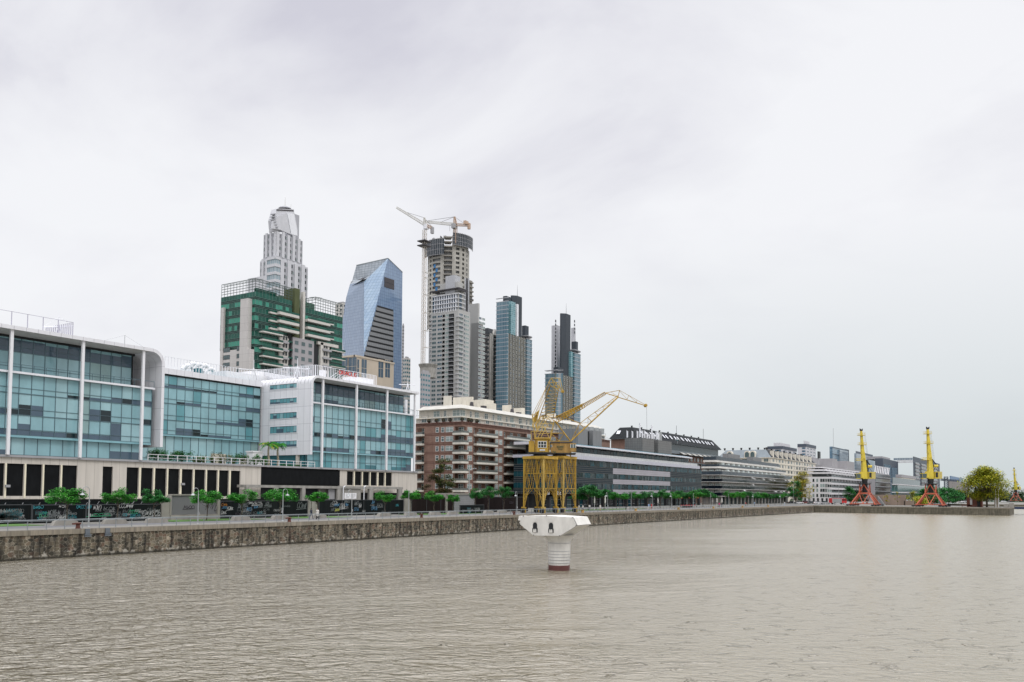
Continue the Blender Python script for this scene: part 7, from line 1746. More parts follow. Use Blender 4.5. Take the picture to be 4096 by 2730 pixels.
for k in range(9): cfx(q, -.45+k*.11, -.40+k*.11+(k % 3)*.01, zb_+h_*.135, zb_+h_*.175, 0, .075)
q.build('faded_print', 'grey_edge', o_)
q = MB()
for s in (-1, 1):
    for k in range(8): cfx(q, s*1.42-.12, s*1.42+.12, zb_+h_*(.06+.115*k), zb_+h_*(.12+.115*k), 0, .03)
q.build('side_ladders', 'rust', th1)
q = MB(); slab2(q, pa-RV*.5, 5.2, 3.8, zb_-.35, zb_); q.build('turntable', 'black_steel', th1)
q = MB()
for dz_ in (-1.3, 1.3):
    K = lambda x, y: c2(x, y, Z1+dz_)
    for a, b_ in (((355, 930), (430, 1450)), ((360, 930), (500, 930)), ((500, 850), (380, 960)), ((360, 1200), (750, 1200)), ((345, 1290), (760, 1280)), ((430, 1420), (720, 1420)), ((480, 930), (430, 1440)), ((520, 1000), (470, 1300)), ((540, 1010), (700, 1010)), ((660, 950), (820, 1060)), ((820, 1060), (730, 1450)), ((700, 1010), (790, 1150)), ((480, 1420), (600, 1180)), ((600, 1180), (710, 1420)), ((540, 1420), (660, 1180)), ((430, 1180), (560, 960)), ((560, 960), (700, 1200)), ((620, 960), (480, 1240)), ((540, 1120), (790, 1130)), ((690, 1010), (560, 1190)), ((500, 870), (430, 1200)), ((360, 1000), (470, 1240)), ((335, 1280), (345, 1500)), ((750, 1290), (740, 1480)), ((470, 1330), (720, 1330)), ((370, 1000), (410, 1440)), ((400, 990), (360, 1200))): q.bar(K(*a), K(*b_), .0809)
for x, y in ((360, 930), (430, 1430), (820, 1060), (720, 1430), (500, 860), (540, 1010), (700, 1010), (470, 1300), (600, 1180), (660, 950)): q.bar(c2(x, y, Z1-1.3), c2(x, y, Z1+1.3), .0762)
for a, b_ in (((430, 1430), (720, 1430)), ((360, 930), (470, 1300)), ((540, 1010), (820, 1060)), ((600, 1180), (360, 1200)), ((660, 950), (470, 1300))): q.bar(c2(*a, Z1-1.3), c2(*b_, Z1+1.3), .0571); q.bar(c2(*a, Z1+1.3), c2(*b_, Z1-1.3), .0571)
q.build('machinery_frame', 'crane_pale', th1)
q = MB()   # solid counterweight quadrant
q.prism([c2(385, 1000, Z1-.8), c2(490, 850, Z1-.8), (c2(515, 850, Z1-.8)), c2(440, 1080, Z1-.8), c2(410, 1120, Z1-.8)], FV*.5); q.prism([c2(385, 1000, Z1+.8), c2(490, 850, Z1+.8), (c2(515, 850, Z1+.8)), c2(440, 1080, Z1+.8), c2(410, 1120, Z1+.8)], FV*.5); q.build('counterweight_arm', 'crane_yellow', th1)
q = MB()   # latticed jib: four chords, two planes
def jibface(q, A0, A1, B0, B1, n, r=.042, R_=.095, m=0):
    q.bar(A0, A1, R_, m); q.bar(B0, B1, R_, m)
    for k in range(n):
        t0, t1 = k/n, (k+1)/n; a0, a1, b0, b1 = A0.lerp(A1, t0), A0.lerp(A1, t1), B0.lerp(B1, t0), B0.lerp(B1, t1); q.bar(a0, b1, r, m); q.bar(b0, a1, r, m); q.bar(a1, b1, r, m)
LB, LT, RB, RT = (490, 1060), (740, 340), (800, 1000), (905, 430)
for d_ in (-1.1, 1.1): jibface(q, c2(*LB, Z1+d_), c2(*LT, Z1+d_), c2(*RB, Z1+d_), c2(*RT, Z1+d_), 9)
jibface(q, c2(*LB, Z1-1.1), c2(*LT, Z1-1.1), c2(*LB, Z1+1.1), c2(*LT, Z1+1.1), 12, .04); jibface(q, c2(*RB, Z1-1.1), c2(*RT, Z1-1.1), c2(*RB, Z1+1.1), c2(*RT, Z1+1.1), 12, .04)
q.build('jib', 'crane_yellow', th1)
q = MB()
for d_ in (-.9, .9):
    jibface(q, c2(400, 960, Z1+d_), c2(690, 300, Z1+d_), c2(440, 990, Z1+d_), c2(740, 330, Z1+d_), 10, .025, .05)
q.bar(c2(360, 940, Z1-.9), c2(695, 290, Z1-.9), .0476); q.build('tie_rods', 'crane_yellow', th1)
q = MB(); H = lambda x, y, d_=0: c2(x, y, Z1+d_)
for d_ in (-1.0, 1.0):
    for a, b_ in (((760, 172), (940, 178)), ((760, 172), (700, 270)), ((700, 270), (740, 320)), ((740, 320), (985, 470)), ((940, 178), (1000, 440)), ((760, 172), (985, 440)), ((760, 172), (830, 360)), ((830, 360), (860, 270)), ((860, 270), (905, 410)), ((905, 410), (925, 310)), ((700, 275), (900, 265)), ((920, 180), (920, 330)), ((760, 172), (800, 260)), ((925, 330), (985, 450))): q.bar(H(*a, d_), H(*b_, d_), .0809)
for x, y in ((760, 172), (940, 178), (700, 270), (740, 320), (985, 460), (860, 270)): q.bar(H(x, y, -1), H(x, y, 1), .0762)
for a, b_ in (((700, 270), (860, 270)), ((740, 320), (900, 400))): q.bar(H(*a, -1), H(*b_, 1), .0571)
q.build('jib_head', 'crane_pale', th1)
q = MB(); p = H(997, 455); q.tube(p-FV*.3, p+FV*.3, .35, 0, 10); q.build('pulley', 'crane_yellow', th1)
q = MB(); q.bar(H(997, 470), H(997, 1490), .0333); q.build('hoist_cable', 'cable', th1)
# crane 2 wooden house and boom
q = MB(); pb_ = c1(650, 810, Z2); zb_, zt_ = c1(650, 873, Z2).z, c1(650, 768, Z2).z; wd = (c1(742, 800, Z2)-c1(530, 800, Z2)).length
slab2(q, pb_-RV*.3, wd, 3.2, zb_, zt_, 0); q.build('engine_house', 'crane_wood', th2_)
q = MB(); slab2(q, pb_-RV*.3, wd+.4, 3.5, zt_, zt_+.22); q.build('house_roof', 'rail_dark', th2_)
q = MB(); slab2(q, pb_-RV*.1, wd+1.6, 3.8, zb_-.3, zb_); q.build('turntable', 'black_steel', th2_)
q = MB(); pc_ = c1(762, 815, Z2-1); slab2(q, pc_, 1.4, 1.6, zb_+.3, zt_-.1); q.build('side_cab', 'crane_wood', th2_)
q = MB(); cfx(q, -.55, .55, zb_+1.2, zt_-.35, 1, .0, pc_, .82); 
for u_ in (-.58, 0, .58): cfx(q, u_-.06, u_+.06, zb_+1.15, zt_-.3, 0, .05, pc_, .82)
q.build('window', ['win_frame', 'win_mid'], th2_)
q = MB(); cfx(q, -3.6, -2.5, zb_+1.3, zt_-.5, 1, .0, pb_, 1.62)
for u_ in (-3.65, -3.05, -2.45): cfx(q, u_-.05, u_+.05, zb_+1.25, zt_-.45, 0, .05, pb_, 1.62)
q.build('window', ['win_frame', 'win_mid'], th2_)
random.seed(31); q = MB()
def onhouse(pts, r_=.05):
    for (ax, ay), (bx_, by) in zip(pts, pts[1:]): q.bar(c1(ax, ay, Z2-1.68), c1(bx_, by, Z2-1.68), r_)
for k in range(9):
    x = 592+k*8; onhouse([(x, 806+random.uniform(-8, 4)), (x+5, 798+random.uniform(-6, 6)), (x+8, 812+random.uniform(-8, 4)), (x+2, 818)], .04)
for k in range(4): onhouse([(612+k*11, 838), (615+k*11, 822), (620+k*11, 836)], .04)
for dx in (0,): onhouse([(553, 875), (553, 850), (562, 850), (562, 861), (553, 861)], .045); onhouse([(568, 875), (568, 852), (576, 874), (576, 850)], .045); onhouse([(584, 850), (584, 875)], .045)
q.build('painted_tags', M('tag_green', (.16, .17, .09), .8).name, th2_)
q = MB()
K2 = lambda x, y, d_: c2(x, y, Z2+d_)
for d_ in (-1.2, 1.2):
    for a, b_, r_ in (((835, 1070), (1155, 1490), .15), ((1170, 1490), (2156, 572), .17), ((1030, 985), (1350, 1120), .12), ((770, 1325), (1010, 1325), .12), ((735, 1495), (1160, 1495), .12), ((770, 1340), (920, 1490), .07), ((1020, 1340), (870, 1568), .08), ((820, 1050), (735, 1495), .12), ((920, 1490), (1120, 1900), .10), ((920, 1490), (740, 1740), .10), ((1160, 1500), (1160, 1950), .14)): q.bar(K2(*a, d_), K2(*b_, d_), r_)
for x, y in ((835, 1070), (1160, 1495), (770, 1325), (1010, 1325), (735, 1495), (920, 1490), (1350, 1120)): q.bar(K2(x, y, -1.2), K2(x, y, 1.2), .0857)
q.build('boom_frame', 'crane_yellow', th2_)
q = MB()
for d_ in (-.9, .9):
    for a, b_, r_ in (((1175, 1490), (1350, 1130), .08), ((1350, 1130), (1515, 1000), .09), ((1515, 1000), (2150, 540), .08), ((1350, 1130), (1440, 1210), .08), ((1515, 1000), (1600, 1080), .08), ((1670, 890), (1730, 945), .07), ((1320, 1150), (1325, 1320), .05), ((1240, 1300), (1310, 1360), .07), ((1935, 700), (1985, 735), .06), ((2040, 620), (2070, 655), .06), ((1820, 778), (1985, 735), .05), ((1935, 700), (2070, 655), .05), ((1820, 775), (1870, 815), .06), ((1600, 1080), (1350, 1130), .04), ((1730, 950), (1515, 1000), .04), ((1870, 820), (1670, 890), .04)): q.bar(K2(*a, d_), K2(*b_, d_), r_)
for x, y in ((1350, 1130), (1440, 1210), (1515, 1000), (1600, 1080), (1670, 890), (1730, 945)): q.bar(K2(x, y, -.9), K2(x, y, .9), .0476)
q.build('lower_jib', 'crane_yellow', th2_)
q = MB(); lattice(q, c1(578, 528, Z2), c1(880, 372, Z2), (1.25, .9), 11, .07); lattice(q, c1(880, 372, Z2), c1(1100, 245, Z2), (.8, .6), 14, .045, 0); q.build('upper_stay', 'crane_yellow', th2_)
q = MB(); q.prism([c1(640, 478, Z2-.3), c1(860, 362, Z2-.3), c1(868, 380, Z2-.3), c1(650, 502, Z2-.3)], FV*.6); q.build('stay_walkway', 'crane_pale', th2_)
q = MB()
for d_ in (-.7, .7):
    J = lambda x, y: c1(x, y, Z2+d_)
    for a, b_, r_ in (((1100, 243), (1250, 215), .08), ((1100, 243), (1235, 285), .12), ((1250, 215), (1345, 268), .06), ((1345, 268), (1530, 372), .06), ((1235, 287), (1530, 378), .12), ((1250, 215), (1235, 285), .08), ((1345, 268), (1330, 310), .05), ((1250, 220), (1330, 310), .04), ((1345, 268), (1430, 342), .04), ((1430, 315), (1430, 342), .04), ((1140, 262), (1200, 262), .04), ((1160, 232), (1235, 280), .04)): q.bar(J(*a), J(*b_), r_)
for x, y in ((1100, 243), (1250, 215), (1235, 285), (1330, 308), (1430, 340), (1345, 268)): q.bar(c1(x, y, Z2-.7), c1(x, y, Z2+.7), .0476)
q.build('jib_head', 'crane_yellow', th2_)
q = MB(); p = c1(1522, 374, Z2); q.tube(p-FV*.5, p+FV*.5, .38, 0, 12); q.build('pulley', 'crane_yellow', th2_)
q = MB(); q.bar(c1(1533, 385, Z2), c1(1536, 640, Z2), .0286); q.build('hoist_cable', 'cable', th2_)
for x, y in ((575, 640), (600, 645)): pass

# ================================================================ red-and-yellow port cranes
def port_crane(name_label, x, y, sc=1., lean=-1.3):
    th = thing('port_crane', name_label, 'crane', (x, y, 0), 'yellow jibs on red portal legs')
    O = Vector((x, y, 0)); V3 = lambda a, b_, c_: O+Vector((a*sc, b_*sc, c_*sc)); R = RV; 
    S_ = lambda a, z, d_=0: O+R*a*sc+FV*d_*sc+Vector((0, 0, z*sc))
    q = MB(); r = .27*sc; hb = 5.2
    cs = [(-1, -1), (1, -1), (1, 1), (-1, 1)]
    for i, (sx, sy) in enumerate(cs):
        l = MB(); l.bar(V3(sx*hb, sy*hb, .7), V3(sx*2, sy*2, 5.7), r*1.15); l.box(*(sorted((V3(sx*hb-.6, 0, 0).x, V3(sx*hb+.6, 0, 0).x))), *(sorted((V3(0, sy*hb-.5, 0).y, V3(0, sy*hb+.5, 0).y))), .5*sc, .95*sc); l.build('leg', 'port_red', th)
        nx, ny = cs[(i+1) % 4]
        q.bar(V3(sx*hb, sy*hb, .9), V3(nx*hb, ny*hb, .9), r*.8); q.bar(V3(sx*2.1, sy*2.1, 5.6), V3(nx*2.1, ny*2.1, 5.6), r*1.7)
        m_ = V3((sx+nx)/2*hb, (sy+ny)/2*hb, .9); q.bar(m_, V3(sx*2, sy*2, 5.4), r*.7); q.bar(m_, V3(nx*2, ny*2, 5.4), r*.7)
        mt = V3((sx+nx)/2*2.1, (sy+ny)/2*2.1, 9.6); q.bar(V3(sx*2, sy*2, 6.0), mt, r*.85); q.bar(V3(nx*2, ny*2, 6.0), mt, r*.85)
        b_ = MB(); cx_, cy_ = V3(sx*hb, sy*hb, 0).x, V3(sx*hb, sy*hb, 0).y; b_.box(cx_-.7*sc, cx_+.7*sc, cy_-1.8*sc, cy_+1.8*sc, .12, .6*sc)
        for k in (-1.2, 0, 1.2): b_.tube((cx_-.35, cy_+k*sc, .32*sc), (cx_+.35, cy_+k*sc, .32*sc), .32*sc, 0, 10)
        b_.build('wheel_bogie', 'black_steel', th)
    q.build('portal_frame', 'port_red', th)
    q = MB(); q.lathe(O, [(.9*sc, 6*sc), (1.2*sc, 9.4*sc), (2.7*sc, 9.7*sc), (2.7*sc, 9.95*sc), (1.1*sc, 10*sc), (1.3*sc, 12*sc)], 14)
    for k in range(12): a = 2*pi*k/12; q.bar(O+Vector((2.7*cos(a), 2.7*sin(a), 9.95))*sc, O+Vector((2.7*cos(a), 2.7*sin(a), 10.9))*sc, .05*sc)
    q.build('slew_column', 'black_steel', th)
    def taper(q, a0, z0, w0, a1, z1, w1, d0, d1): 
        n = len(q.v)
        for a, z, w_, d_ in ((a0, z0, w0, d0), (a1, z1, w1, d1)):
            for su, sv_ in ((-1, -1), (1, -1), (1, 1), (-1, 1)): q.v.append(tuple(S_(a+su*w_/2, z, sv_*d_/2)))
        for f_ in ((0, 3, 2, 1), (4, 5, 6, 7), (0, 1, 5, 4), (1, 2, 6, 5), (2, 3, 7, 6), (3, 0, 4, 7)): q.f.append(tuple(n+i for i in f_)); q.m.append(0)
    q = MB(); taper(q, 0, 12, 2.3, lean*.35, 20, 1.5, 2, 1.8); taper(q, lean*.35, 20, 1.5, lean*.55, 24, 1.25, 1.8, 1.5); taper(q, lean*.6, 23, 1.3, lean, 33.6, .75, 1.6, .7); q.build('jib', 'port_yellow', th)
    q = MB(); q.bar(S_(lean*.35+.9, 20.5), S_(lean+.5, 30.5), .12*sc); 
    for k in range(14): t_ = k/14; q.bar(S_(lerp(1.3, 0, t_), 20+10*t_), S_(lerp(1.3, 0, t_)+.5, 20+10*t_), .04*sc)
    q.bar(S_(1.3, 20), S_(0, 33), .04*sc); q.bar(S_(1.8, 20), S_(.4, 33), .04*sc); q.bar(S_(lean-.3, 23), S_(lean-.2, 33), .03*sc); q.build('luffing_strut', 'rail_metal', th)
    q = MB()
    for z, a, b_ in ((31.5, -1.9, 1.0), (27.3, -1.7, 1.6), (20.2, -2.9, .9)):
        for w_ in (0, .5, 1.0):
            q.bar(S_(lean*.7+a, z+w_, -1), S_(lean*.7+b_, z+w_, -1), .06*sc if w_ else .12*sc); q.bar(S_(lean*.7+a, z+w_, 1), S_(lean*.7+b_, z+w_, 1), .06*sc if w_ else .12*sc)
        for e_ in (a, b_): q.bar(S_(lean*.7+e_, z, -1), S_(lean*.7+e_, z+1, -1), .05*sc); q.bar(S_(lean*.7+e_, z, -1), S_(lean*.7+e_, z, 1), .08*sc)
        q.prism([S_(lean*.7+a, z-.1, -1), S_(lean*.7+b_, z-.1, -1), S_(lean*.7+b_, z-.1, 1), S_(lean*.7+a, z-.1, 1)], (0, 0, .1*sc))
    q.build('service_platform', 'port_yellow', th)
    q = MB(); q.prism([S_(lean-.5, 33.5, -.4), S_(lean+.5, 33.5, -.4), S_(lean+.6, 34.6, -.4), S_(lean, 34.0, -.4), S_(lean-.6, 34.6, -.4)], FV*.8*sc); q.build('jib_sheaves', 'black_steel', th)
    q = MB(); taper(q, 2.7, 12.1, 3.0, 2.7, 15.1, 3.0, 3.2, 3.2); taper(q, -1.3, 12.4, 1.4, -1.3, 15.2, 1.2, 2.0, 2.0); q.build('engine_house', 'port_yellow', th)
    q = MB(); taper(q, 1.9, 12.6, 1.05, 1.9, 14.8, 1.05, 3.28, 3.28)
    q.build('louvre_panel', 'black_steel', th)
    q = MB()
    for k in range(6): taper(q, 3.4, 12.4+k*.45, 1.45, 3.4, 12.52+k*.45, 1.45, 3.32, 3.32)
    q.build('house_ribs', 'cream_roof', th)
    q = MB(); taper(q, -3.0, 12.3, 1.5, -3.1, 14.2, 2.2, 1.6, 2.0); q.build('operator_cab', 'win_mid', th)
    q = MB(); taper(q, -3.1, 14.2, 2.3, -3.1, 14.4, 2.3, 2.1, 2.1); taper(q, -3.0, 12.05, 1.6, -3.0, 12.3, 1.6, 1.7, 1.7)
    for e_ in (-4.1, -2.1): q.bar(S_(e_ if e_ < -3 else e_, 14.2, -1), S_(e_+.35 if e_ < -3 else e_, 12.3, -.8), .07*sc)
    q.build('cab_frame', 'port_yellow', th)
    q = MB(); q.bar(S_(1.1, 15), S_(.9, 20.5), .35*sc); q.bar(S_(.8, 20.5), S_(2.6, 18), .28*sc); q.bar(S_(2.6, 18), S_(1.2, 15.1), .16*sc); q.bar(S_(2.5, 16.5), S_(3.4, 15.1), .1*sc); q.build('luffing_gear', 'black_steel', th)
    q = MB(); p = S_(2.3, 17.6); q.tube(p-RV*.9*sc, p+RV*.9*sc, .6*sc, 0, 10); q.build('counterweight', 'port_yellow', th)
    return th
port_crane('yellow single-jib port crane on splayed red legs, left of two on the far quay', XC+8.5, YX(3460, XC+8.5, 2000), .985)
port_crane('yellow single-jib port crane on splayed red legs, before the navy slab block', XC+8.5, YX(3724, XC+8.5, 2000), .98, -.9)
p = PZ(4064, 2000, 850); port_crane('small far port crane with red legs at the right edge beyond the footbridge', p.x, p.y, .98)

# ================================================================ white bridge pier in the water
pz0 = PZ(2237, 2100, 82.); pxy = Vector((pz0.x, pz0.y, 0)); al = radians(24)
A_ = RV*cos(al)-FV*sin(al); B_ = RV*sin(al)+FV*cos(al)
th = thing('bridge_pier', 'white hexagonal-headed pier on a ringed column with dark red foot, in the water', 'pier', (pxy.x, pxy.y, WZ))
M('pier_white', (.66, .645, .60), .6, var=.14, vs=1.6, bump=.15, bs=2); M('pier_red', (.12, .04, .035), .5, var=.25, vs=2)
def zy(y): return EYE-(y-1971)*82./3400
c0 = pxy-A_*.95-B_*2.0
def hd(u_, z, w_): v = c0+A_*u_+B_*w_; return Vector((v.x, v.y, z))
zt_ = zy(2056); zb_ = zy(2134)
prof = [(-2.45, zt_-.08), (0.1, zt_), (2.85, zt_-.12), (3.25, zt_-.85), (1.5, zb_), (-1.3, zb_), (-2.85, zt_-.78)]
prof = [(u_*.97+.35, z) for u_, z in prof]
q = MB(); q.prism([hd(u_, z, 0) for u_, z in prof], B_*4.0)
bm_ = q
q.build('head', 'pier_white', th)
q = MB()
for i, (u_, z) in enumerate(prof): 
    p = hd(u_*.97, z*.985+.03, -.01); q.tube(p, p-B_*.04, .045, 0, 6)
q.bar(hd(prof[2][0], prof[2][1]+.01, -.005), hd(prof[3][0], prof[3][1], -.005), .018); q.bar(hd(prof[3][0], prof[3][1], -.005), hd(prof[4][0], prof[4][1], -.005), .018); q.bar(hd(prof[3][0]+.005, prof[3][1], 0), hd(prof[3][0]+.005, prof[3][1], 4), .018); q.build('edge_seams', 'rail_dark', th)
q = MB(); 
prf = [(1.0, -.6), (1.0, .62), (1.06, 1.8), (1.09, 3.35), (1.14, 3.55), (1.24, 3.8), (1.4, 4.05), (1.55, 4.2)]
hs = zb_-WZ; k_ = hs/4.2; prf = [(r_, z*k_) for r_, z in prf]
cc = pxy
q.lathe((cc.x, cc.y, WZ), [(r_, z) for r_, z in prf if z > .6*k_], 40); o_ = q.build('column', 'pier_white', th, smooth=False)
q = MB()
for y in (2165, 2197, 2209, 2220, 2231.5, 2243): z = zy(y)-.0; rr_ = 1.015+.02*(z-WZ); q.lathe((cc.x, cc.y, z), [(rr_+.05, -.018), (rr_+.06, 0), (rr_+.05, .018)], 40)
q.build('rings', 'grey_edge', th)
q = MB(); q.lathe((cc.x, cc.y, WZ), [(1.03, -1), (1.03, .2*k_), (1.0, .22*k_), (1.035, .24*k_), (1.035, .42*k_), (1.0, .43*k_), (1.035, .45*k_), (1.035, .62*k_)], 40); q.build('red_foot', 'pier_red', th)
for uc_ in (-.75, .88):
    q = MB(); z = zt_-.62
    q.prism([hd(uc_-.22, z-.95+.3, -.012)]+[hd(uc_-.22*cos(pi*k/8), z-.28+.22*sin(pi*k/8)+.02, -.012) for k in range(9)]+[hd(uc_+.22, z-.95+.3, -.012)], -B_*.004, 0)
    q.prism([hd(uc_-.27, z-.98, -.012), hd(uc_-.27, z-.58, -.012), hd(uc_+.27, z-.58, -.012), hd(uc_+.27, z-.98, -.012)], -B_*.01, 0); q.build('opening', 'dark_gap', th)
    q = MB(); q.prism([hd(uc_-.22, z+.38, -.01), hd(uc_+.2, z+.38, -.01), hd(uc_+.2, z-.0, -.01), hd(uc_-.22, z-.0, -.01)], -B_*.05); 
    q.prism([hd(uc_-.17, z-.96, -.02), hd(uc_-.12, z-.66, -.02), hd(uc_-.05, z-.66, -.02), hd(uc_, z-.9, -.02), hd(uc_+.05, z-.66, -.02), hd(uc_+.13, z-.66, -.02), hd(uc_+.17, z-.96, -.02)], -B_*.09); q.build('bracket', 'pier_white', th)
q = MB(); p = hd(-2.45, zt_-.3, 1.2); q.prism([hd(-2.3, zt_-.1, .4), hd(-2.3, zt_-.55, .4), hd(-2.7, zt_-.5, .4), hd(-2.6, zt_-.08, .4)], B_*1.6); q.build('end_lug', 'pier_white', th)
# ================================================================ trees
def limb(q, a, b_, r0, r1, bend=.15, n=4, m=0):
    a, b_ = Vector(a), Vector(b_); pts = [a.lerp(b_, i/n)+Vector((random.uniform(-1, 1), random.uniform(-1, 1), random.uniform(-.4, .4)))*bend*(0 if i in (0, n) else 1) for i in range(n+1)]
    for i in range(n): q.tube(pts[i], pts[i+1], lerp(r0, r1, i/n), m, 6, lerp(r0, r1, (i+1)/n))
    return pts
def leaves(mb, clumps, per, s, flat=.6, droop=.0):
    """leaf-sized faces in each clump's volume, thicker towards its shell"""
    for (c, r) in clumps:
        c = Vector(c)
        for i in range(per):
            v = Vector((random.gauss(0, 1), random.gauss(0, 1), random.gauss(0, 1))).normalized()*r*random.random()**.4; v.z *= flat
            p = c+v; ax = Vector((random.uniform(-1, 1), random.uniform(-1, 1), random.uniform(-.45, .45)-droop)).normalized(); u = ax.cross(Vector((random.uniform(-.5, .5), random.uniform(-.5, .5), 1))).normalized()
            k = s*random.uniform(.6, 1.3)
            mb.v += [tuple(p-ax*k), tuple(p-u*k*.42), tuple(p+ax*k), tuple(p+u*k*.42)]; n = len(mb.v); mb.f.append((n-4, n-3, n-2, n-1)); mb.m.append(0)
def tree_proto(seed, h=5.2, base=3.1, wd=2.0, nc=17, per=150, s=.13, leaf='leaf_bright', bark='bark', trunk=.085, flat=.6, spread=1., name='tree', shape='flat'):
    random.seed(seed); th = thing(name, '', 'tree'); tq = MB()
    top = limb(tq, (0, 0, 0), (random.uniform(-.15, .15), random.uniform(-.15, .15), base*.86), trunk, trunk*.75, .06*base/3)[-1]
    clumps = []
    for i in range(nc):
        a = 2*pi*i/nc*2.4+random.uniform(-.3, .3); t_ = random.random()
        rr = wd*spread*sqrt(random.uniform(.04, 1))
        if shape == 'flat': z = base-.35+(h-base)*(.12+.74*random.random()*(1-.5*(rr/wd)**2)); cr_ = random.uniform(.27, .42)*wd
        else: zz = random.random(); z = base*.8+(h-base*.8)*zz; rr *= max(.3, sin(pi*min(1, zz*.82+.18))); cr_ = random.uniform(.27, .42)*wd
        clumps.append(((rr*cos(a), rr*sin(a), z), cr_))
    for (c, r_) in clumps[::2]: limb(tq, top, (c[0]*.9, c[1]*.9, c[2]-.1*r_), trunk*.5, trunk*.12, .08*wd/2, 3)
    for (c, r_) in clumps[1::4]: limb(tq, (0, 0, base*.7), (c[0]*.8, c[1]*.8, c[2]-.3*r_), trunk*.42, trunk*.1, .08*wd/2, 3)
    tq.build('trunk', bark, th, smooth=True); lm = MB(); leaves(lm, clumps, per, s, flat); lm.build('crown', leaf, th); return th
protos = [tree_proto(s_, h, b_, wd, n_+4, 190, .15, lf, 'bark') for s_, h, b_, wd, n_, lf in ((1, 5.4, 3.2, 2.0, 17, 'leaf_bright'), (2, 5.3, 3.1, 2.2, 19, 'leaf_bright'), (3, 5.1, 3.3, 1.7, 13, 'leaf_bright'), (4, 5.5, 3.0, 1.9, 16, 'leaf_mid'), (6, 5.6, 3.0, 2.1, 15, 'leaf_mid'))]
used_p = [False]*5
def qtree(px, Y, k, sc, label, rz=None, grp='young trees along the promenade'):
    x = XA(px, Y, 2060); v = random.uniform(.86, 1.12); sc = (sc[0]*v, sc[1]*random.uniform(.85, 1.1), sc[2]*random.uniform(.93, 1.08)); place(protos[k], used_p[k], (x, Y, 0), rz if rz is not None else random.uniform(0, 6), sc, label, grp); used_p[k] = True
random.seed(77)
TREES = [(264, 104, 1, (1.02, 1.02, 1.0), 'wide bright green tree, leftmost, before the black graffiti hoarding'), (468, 105, 0, (.98, .98, .93), 'green tree right of the first lamp, before the black hoarding'), (618, 105, 3, (.95, .95, .96), 'dark leaning green tree left of the roller shutter'),
 (826, 104, 1, (.98, .98, .97), 'dense bright tree in front of the roller shutter'), (966, 105, 0, (1.1, 1.1, .97), 'ragged spreading tree right of the roller shutter'), (1123, 105, 1, (1.12, 1.12, 1.0), 'light green feathery tree behind the leaning lamp'),
 (1268, 105, 2, (1.1, 1.1, .97), 'compact flat-topped tree above the two walkers'), (1541, 105, 0, (.95, .95, .98), 'tree before the open frame bays at the right of the podium'), (1643, 105, 2, (.9, .9, 1.0), 'thin sparse tree by the pale pillar'), (1736, 105, 0, (1.0, 1.0, 1.0), 'bright round tree before the brown hoarding'),
 (1812, 105, 2, (.8, .8, .86), 'small tree left of the grey wall'), (1900, 106, 3, (.84, .84, 1.08), 'tree at the right end of the grey wall'), (1952, 107, 4, (.8, .8, 1.15), 'tree before the dark hoarding, second left of the yellow crane'), (2014, 106, 4, (.98, .98, 1.2), 'taller tree just left of the yellow crane lamp')]
for px, Y, k, sc, lb in TREES: qtree(px, Y, k, sc, lb)
row = [(2318, 3, 1.1), (2352, 4, 1.45), (2385, 0, 1.2), (2416, 4, 1.1), (2466, 1, 1.1), (2508, 3, 1.15), (2552, 0, 1.05), (2592, 4, 1.15), (2640, 3, 1.25), (2682, 1, 1.1), (2722, 4, 1.2), (2752, 3, 1.15), (2786, 0, 1.2), (2812, 4, 1.35), (2844, 3, 1.2), (2922, 0, 1.15), (2956, 1, 1.1), (2990, 4, 1.15), (3020, 3, 1.1), (3042, 1, 1.25), (3070, 4, 1.1), (3100, 3, 1.15), (3126, 0, 1.1)]
plc = ['just right of the yellow crane legs', 'behind the first closed parasol', 'between the two closed parasols', 'right of the second closed parasol', 'under the first violet panel of the glass building', 'left of the person in black', 'over the white facade panel, middle', 'left of the person in pale blue', 'right of the person in red', 'left of the red cafe', 'over the red cafe awnings, left', 'over the red cafe awnings, right', 'at the right corner of the glass building', 'at the left corner of the black balconies', 'before the dark balcony corner', 'under the balcony block, first of the right row', 'under the balcony block, second of the right row', 'under the balcony block, third', 'under the balcony block, fourth', 'tallest under the balcony block', 'under the balcony block, sixth', 'next to last under the balcony block', 'last before the yellow tree']
for (px, k, sc), t_ in zip(row, plc): qtree(px, 107+random.uniform(-1.5, 2.5), k, (sc*1.15, sc*1.15, sc), 'young green promenade tree '+t_)
random.seed(91)
def big(label, px, Y, X, name, **k):
    th = tree_proto(name=name, **k); x, y = (XA(px, Y, 2000), Y) if X is None else (X, YX(px, X, 2000)); th.location = (x, y, 0); th['label'] = label; return th
big('tall dark green brown tree behind the hoarding before the brick apartments', 1772, 122, None, 'tree', seed=31, h=12.2, base=3.5, wd=3.0, nc=38, per=190, s=.22, leaf='leaf_olive', trunk=.2, shape='round')
big('reddish brown lower tree left of the dark tree before the brick apartments', 1726, 123, None, 'tree', seed=32, h=8.3, base=3, wd=2.7, nc=18, per=130, s=.2, leaf='leaf_brown', trunk=.15, shape='round')
big('yellow green autumn tree between the black balcony block and the white building', 3206, 118, None, 'tree', seed=33, h=16.8, base=4, wd=6.8, nc=46, per=110, s=.42, leaf='leaf_yellow', trunk=.3, shape='round')
big('dark green tree under the yellow one beside the balcony block', 3183, 112, None, 'tree', seed=34, h=11, base=2, wd=4.4, nc=28, per=100, s=.4, leaf='leaf_mid', trunk=.25, shape='round')
big('broad dark green tree right of the fire engine behind the left port crane', 3401, None, 470, 'tree', seed=35, h=8.6, base=2, wd=4.4, nc=34, per=100, s=.4, leaf='leaf_mid', trunk=.25, shape='round')
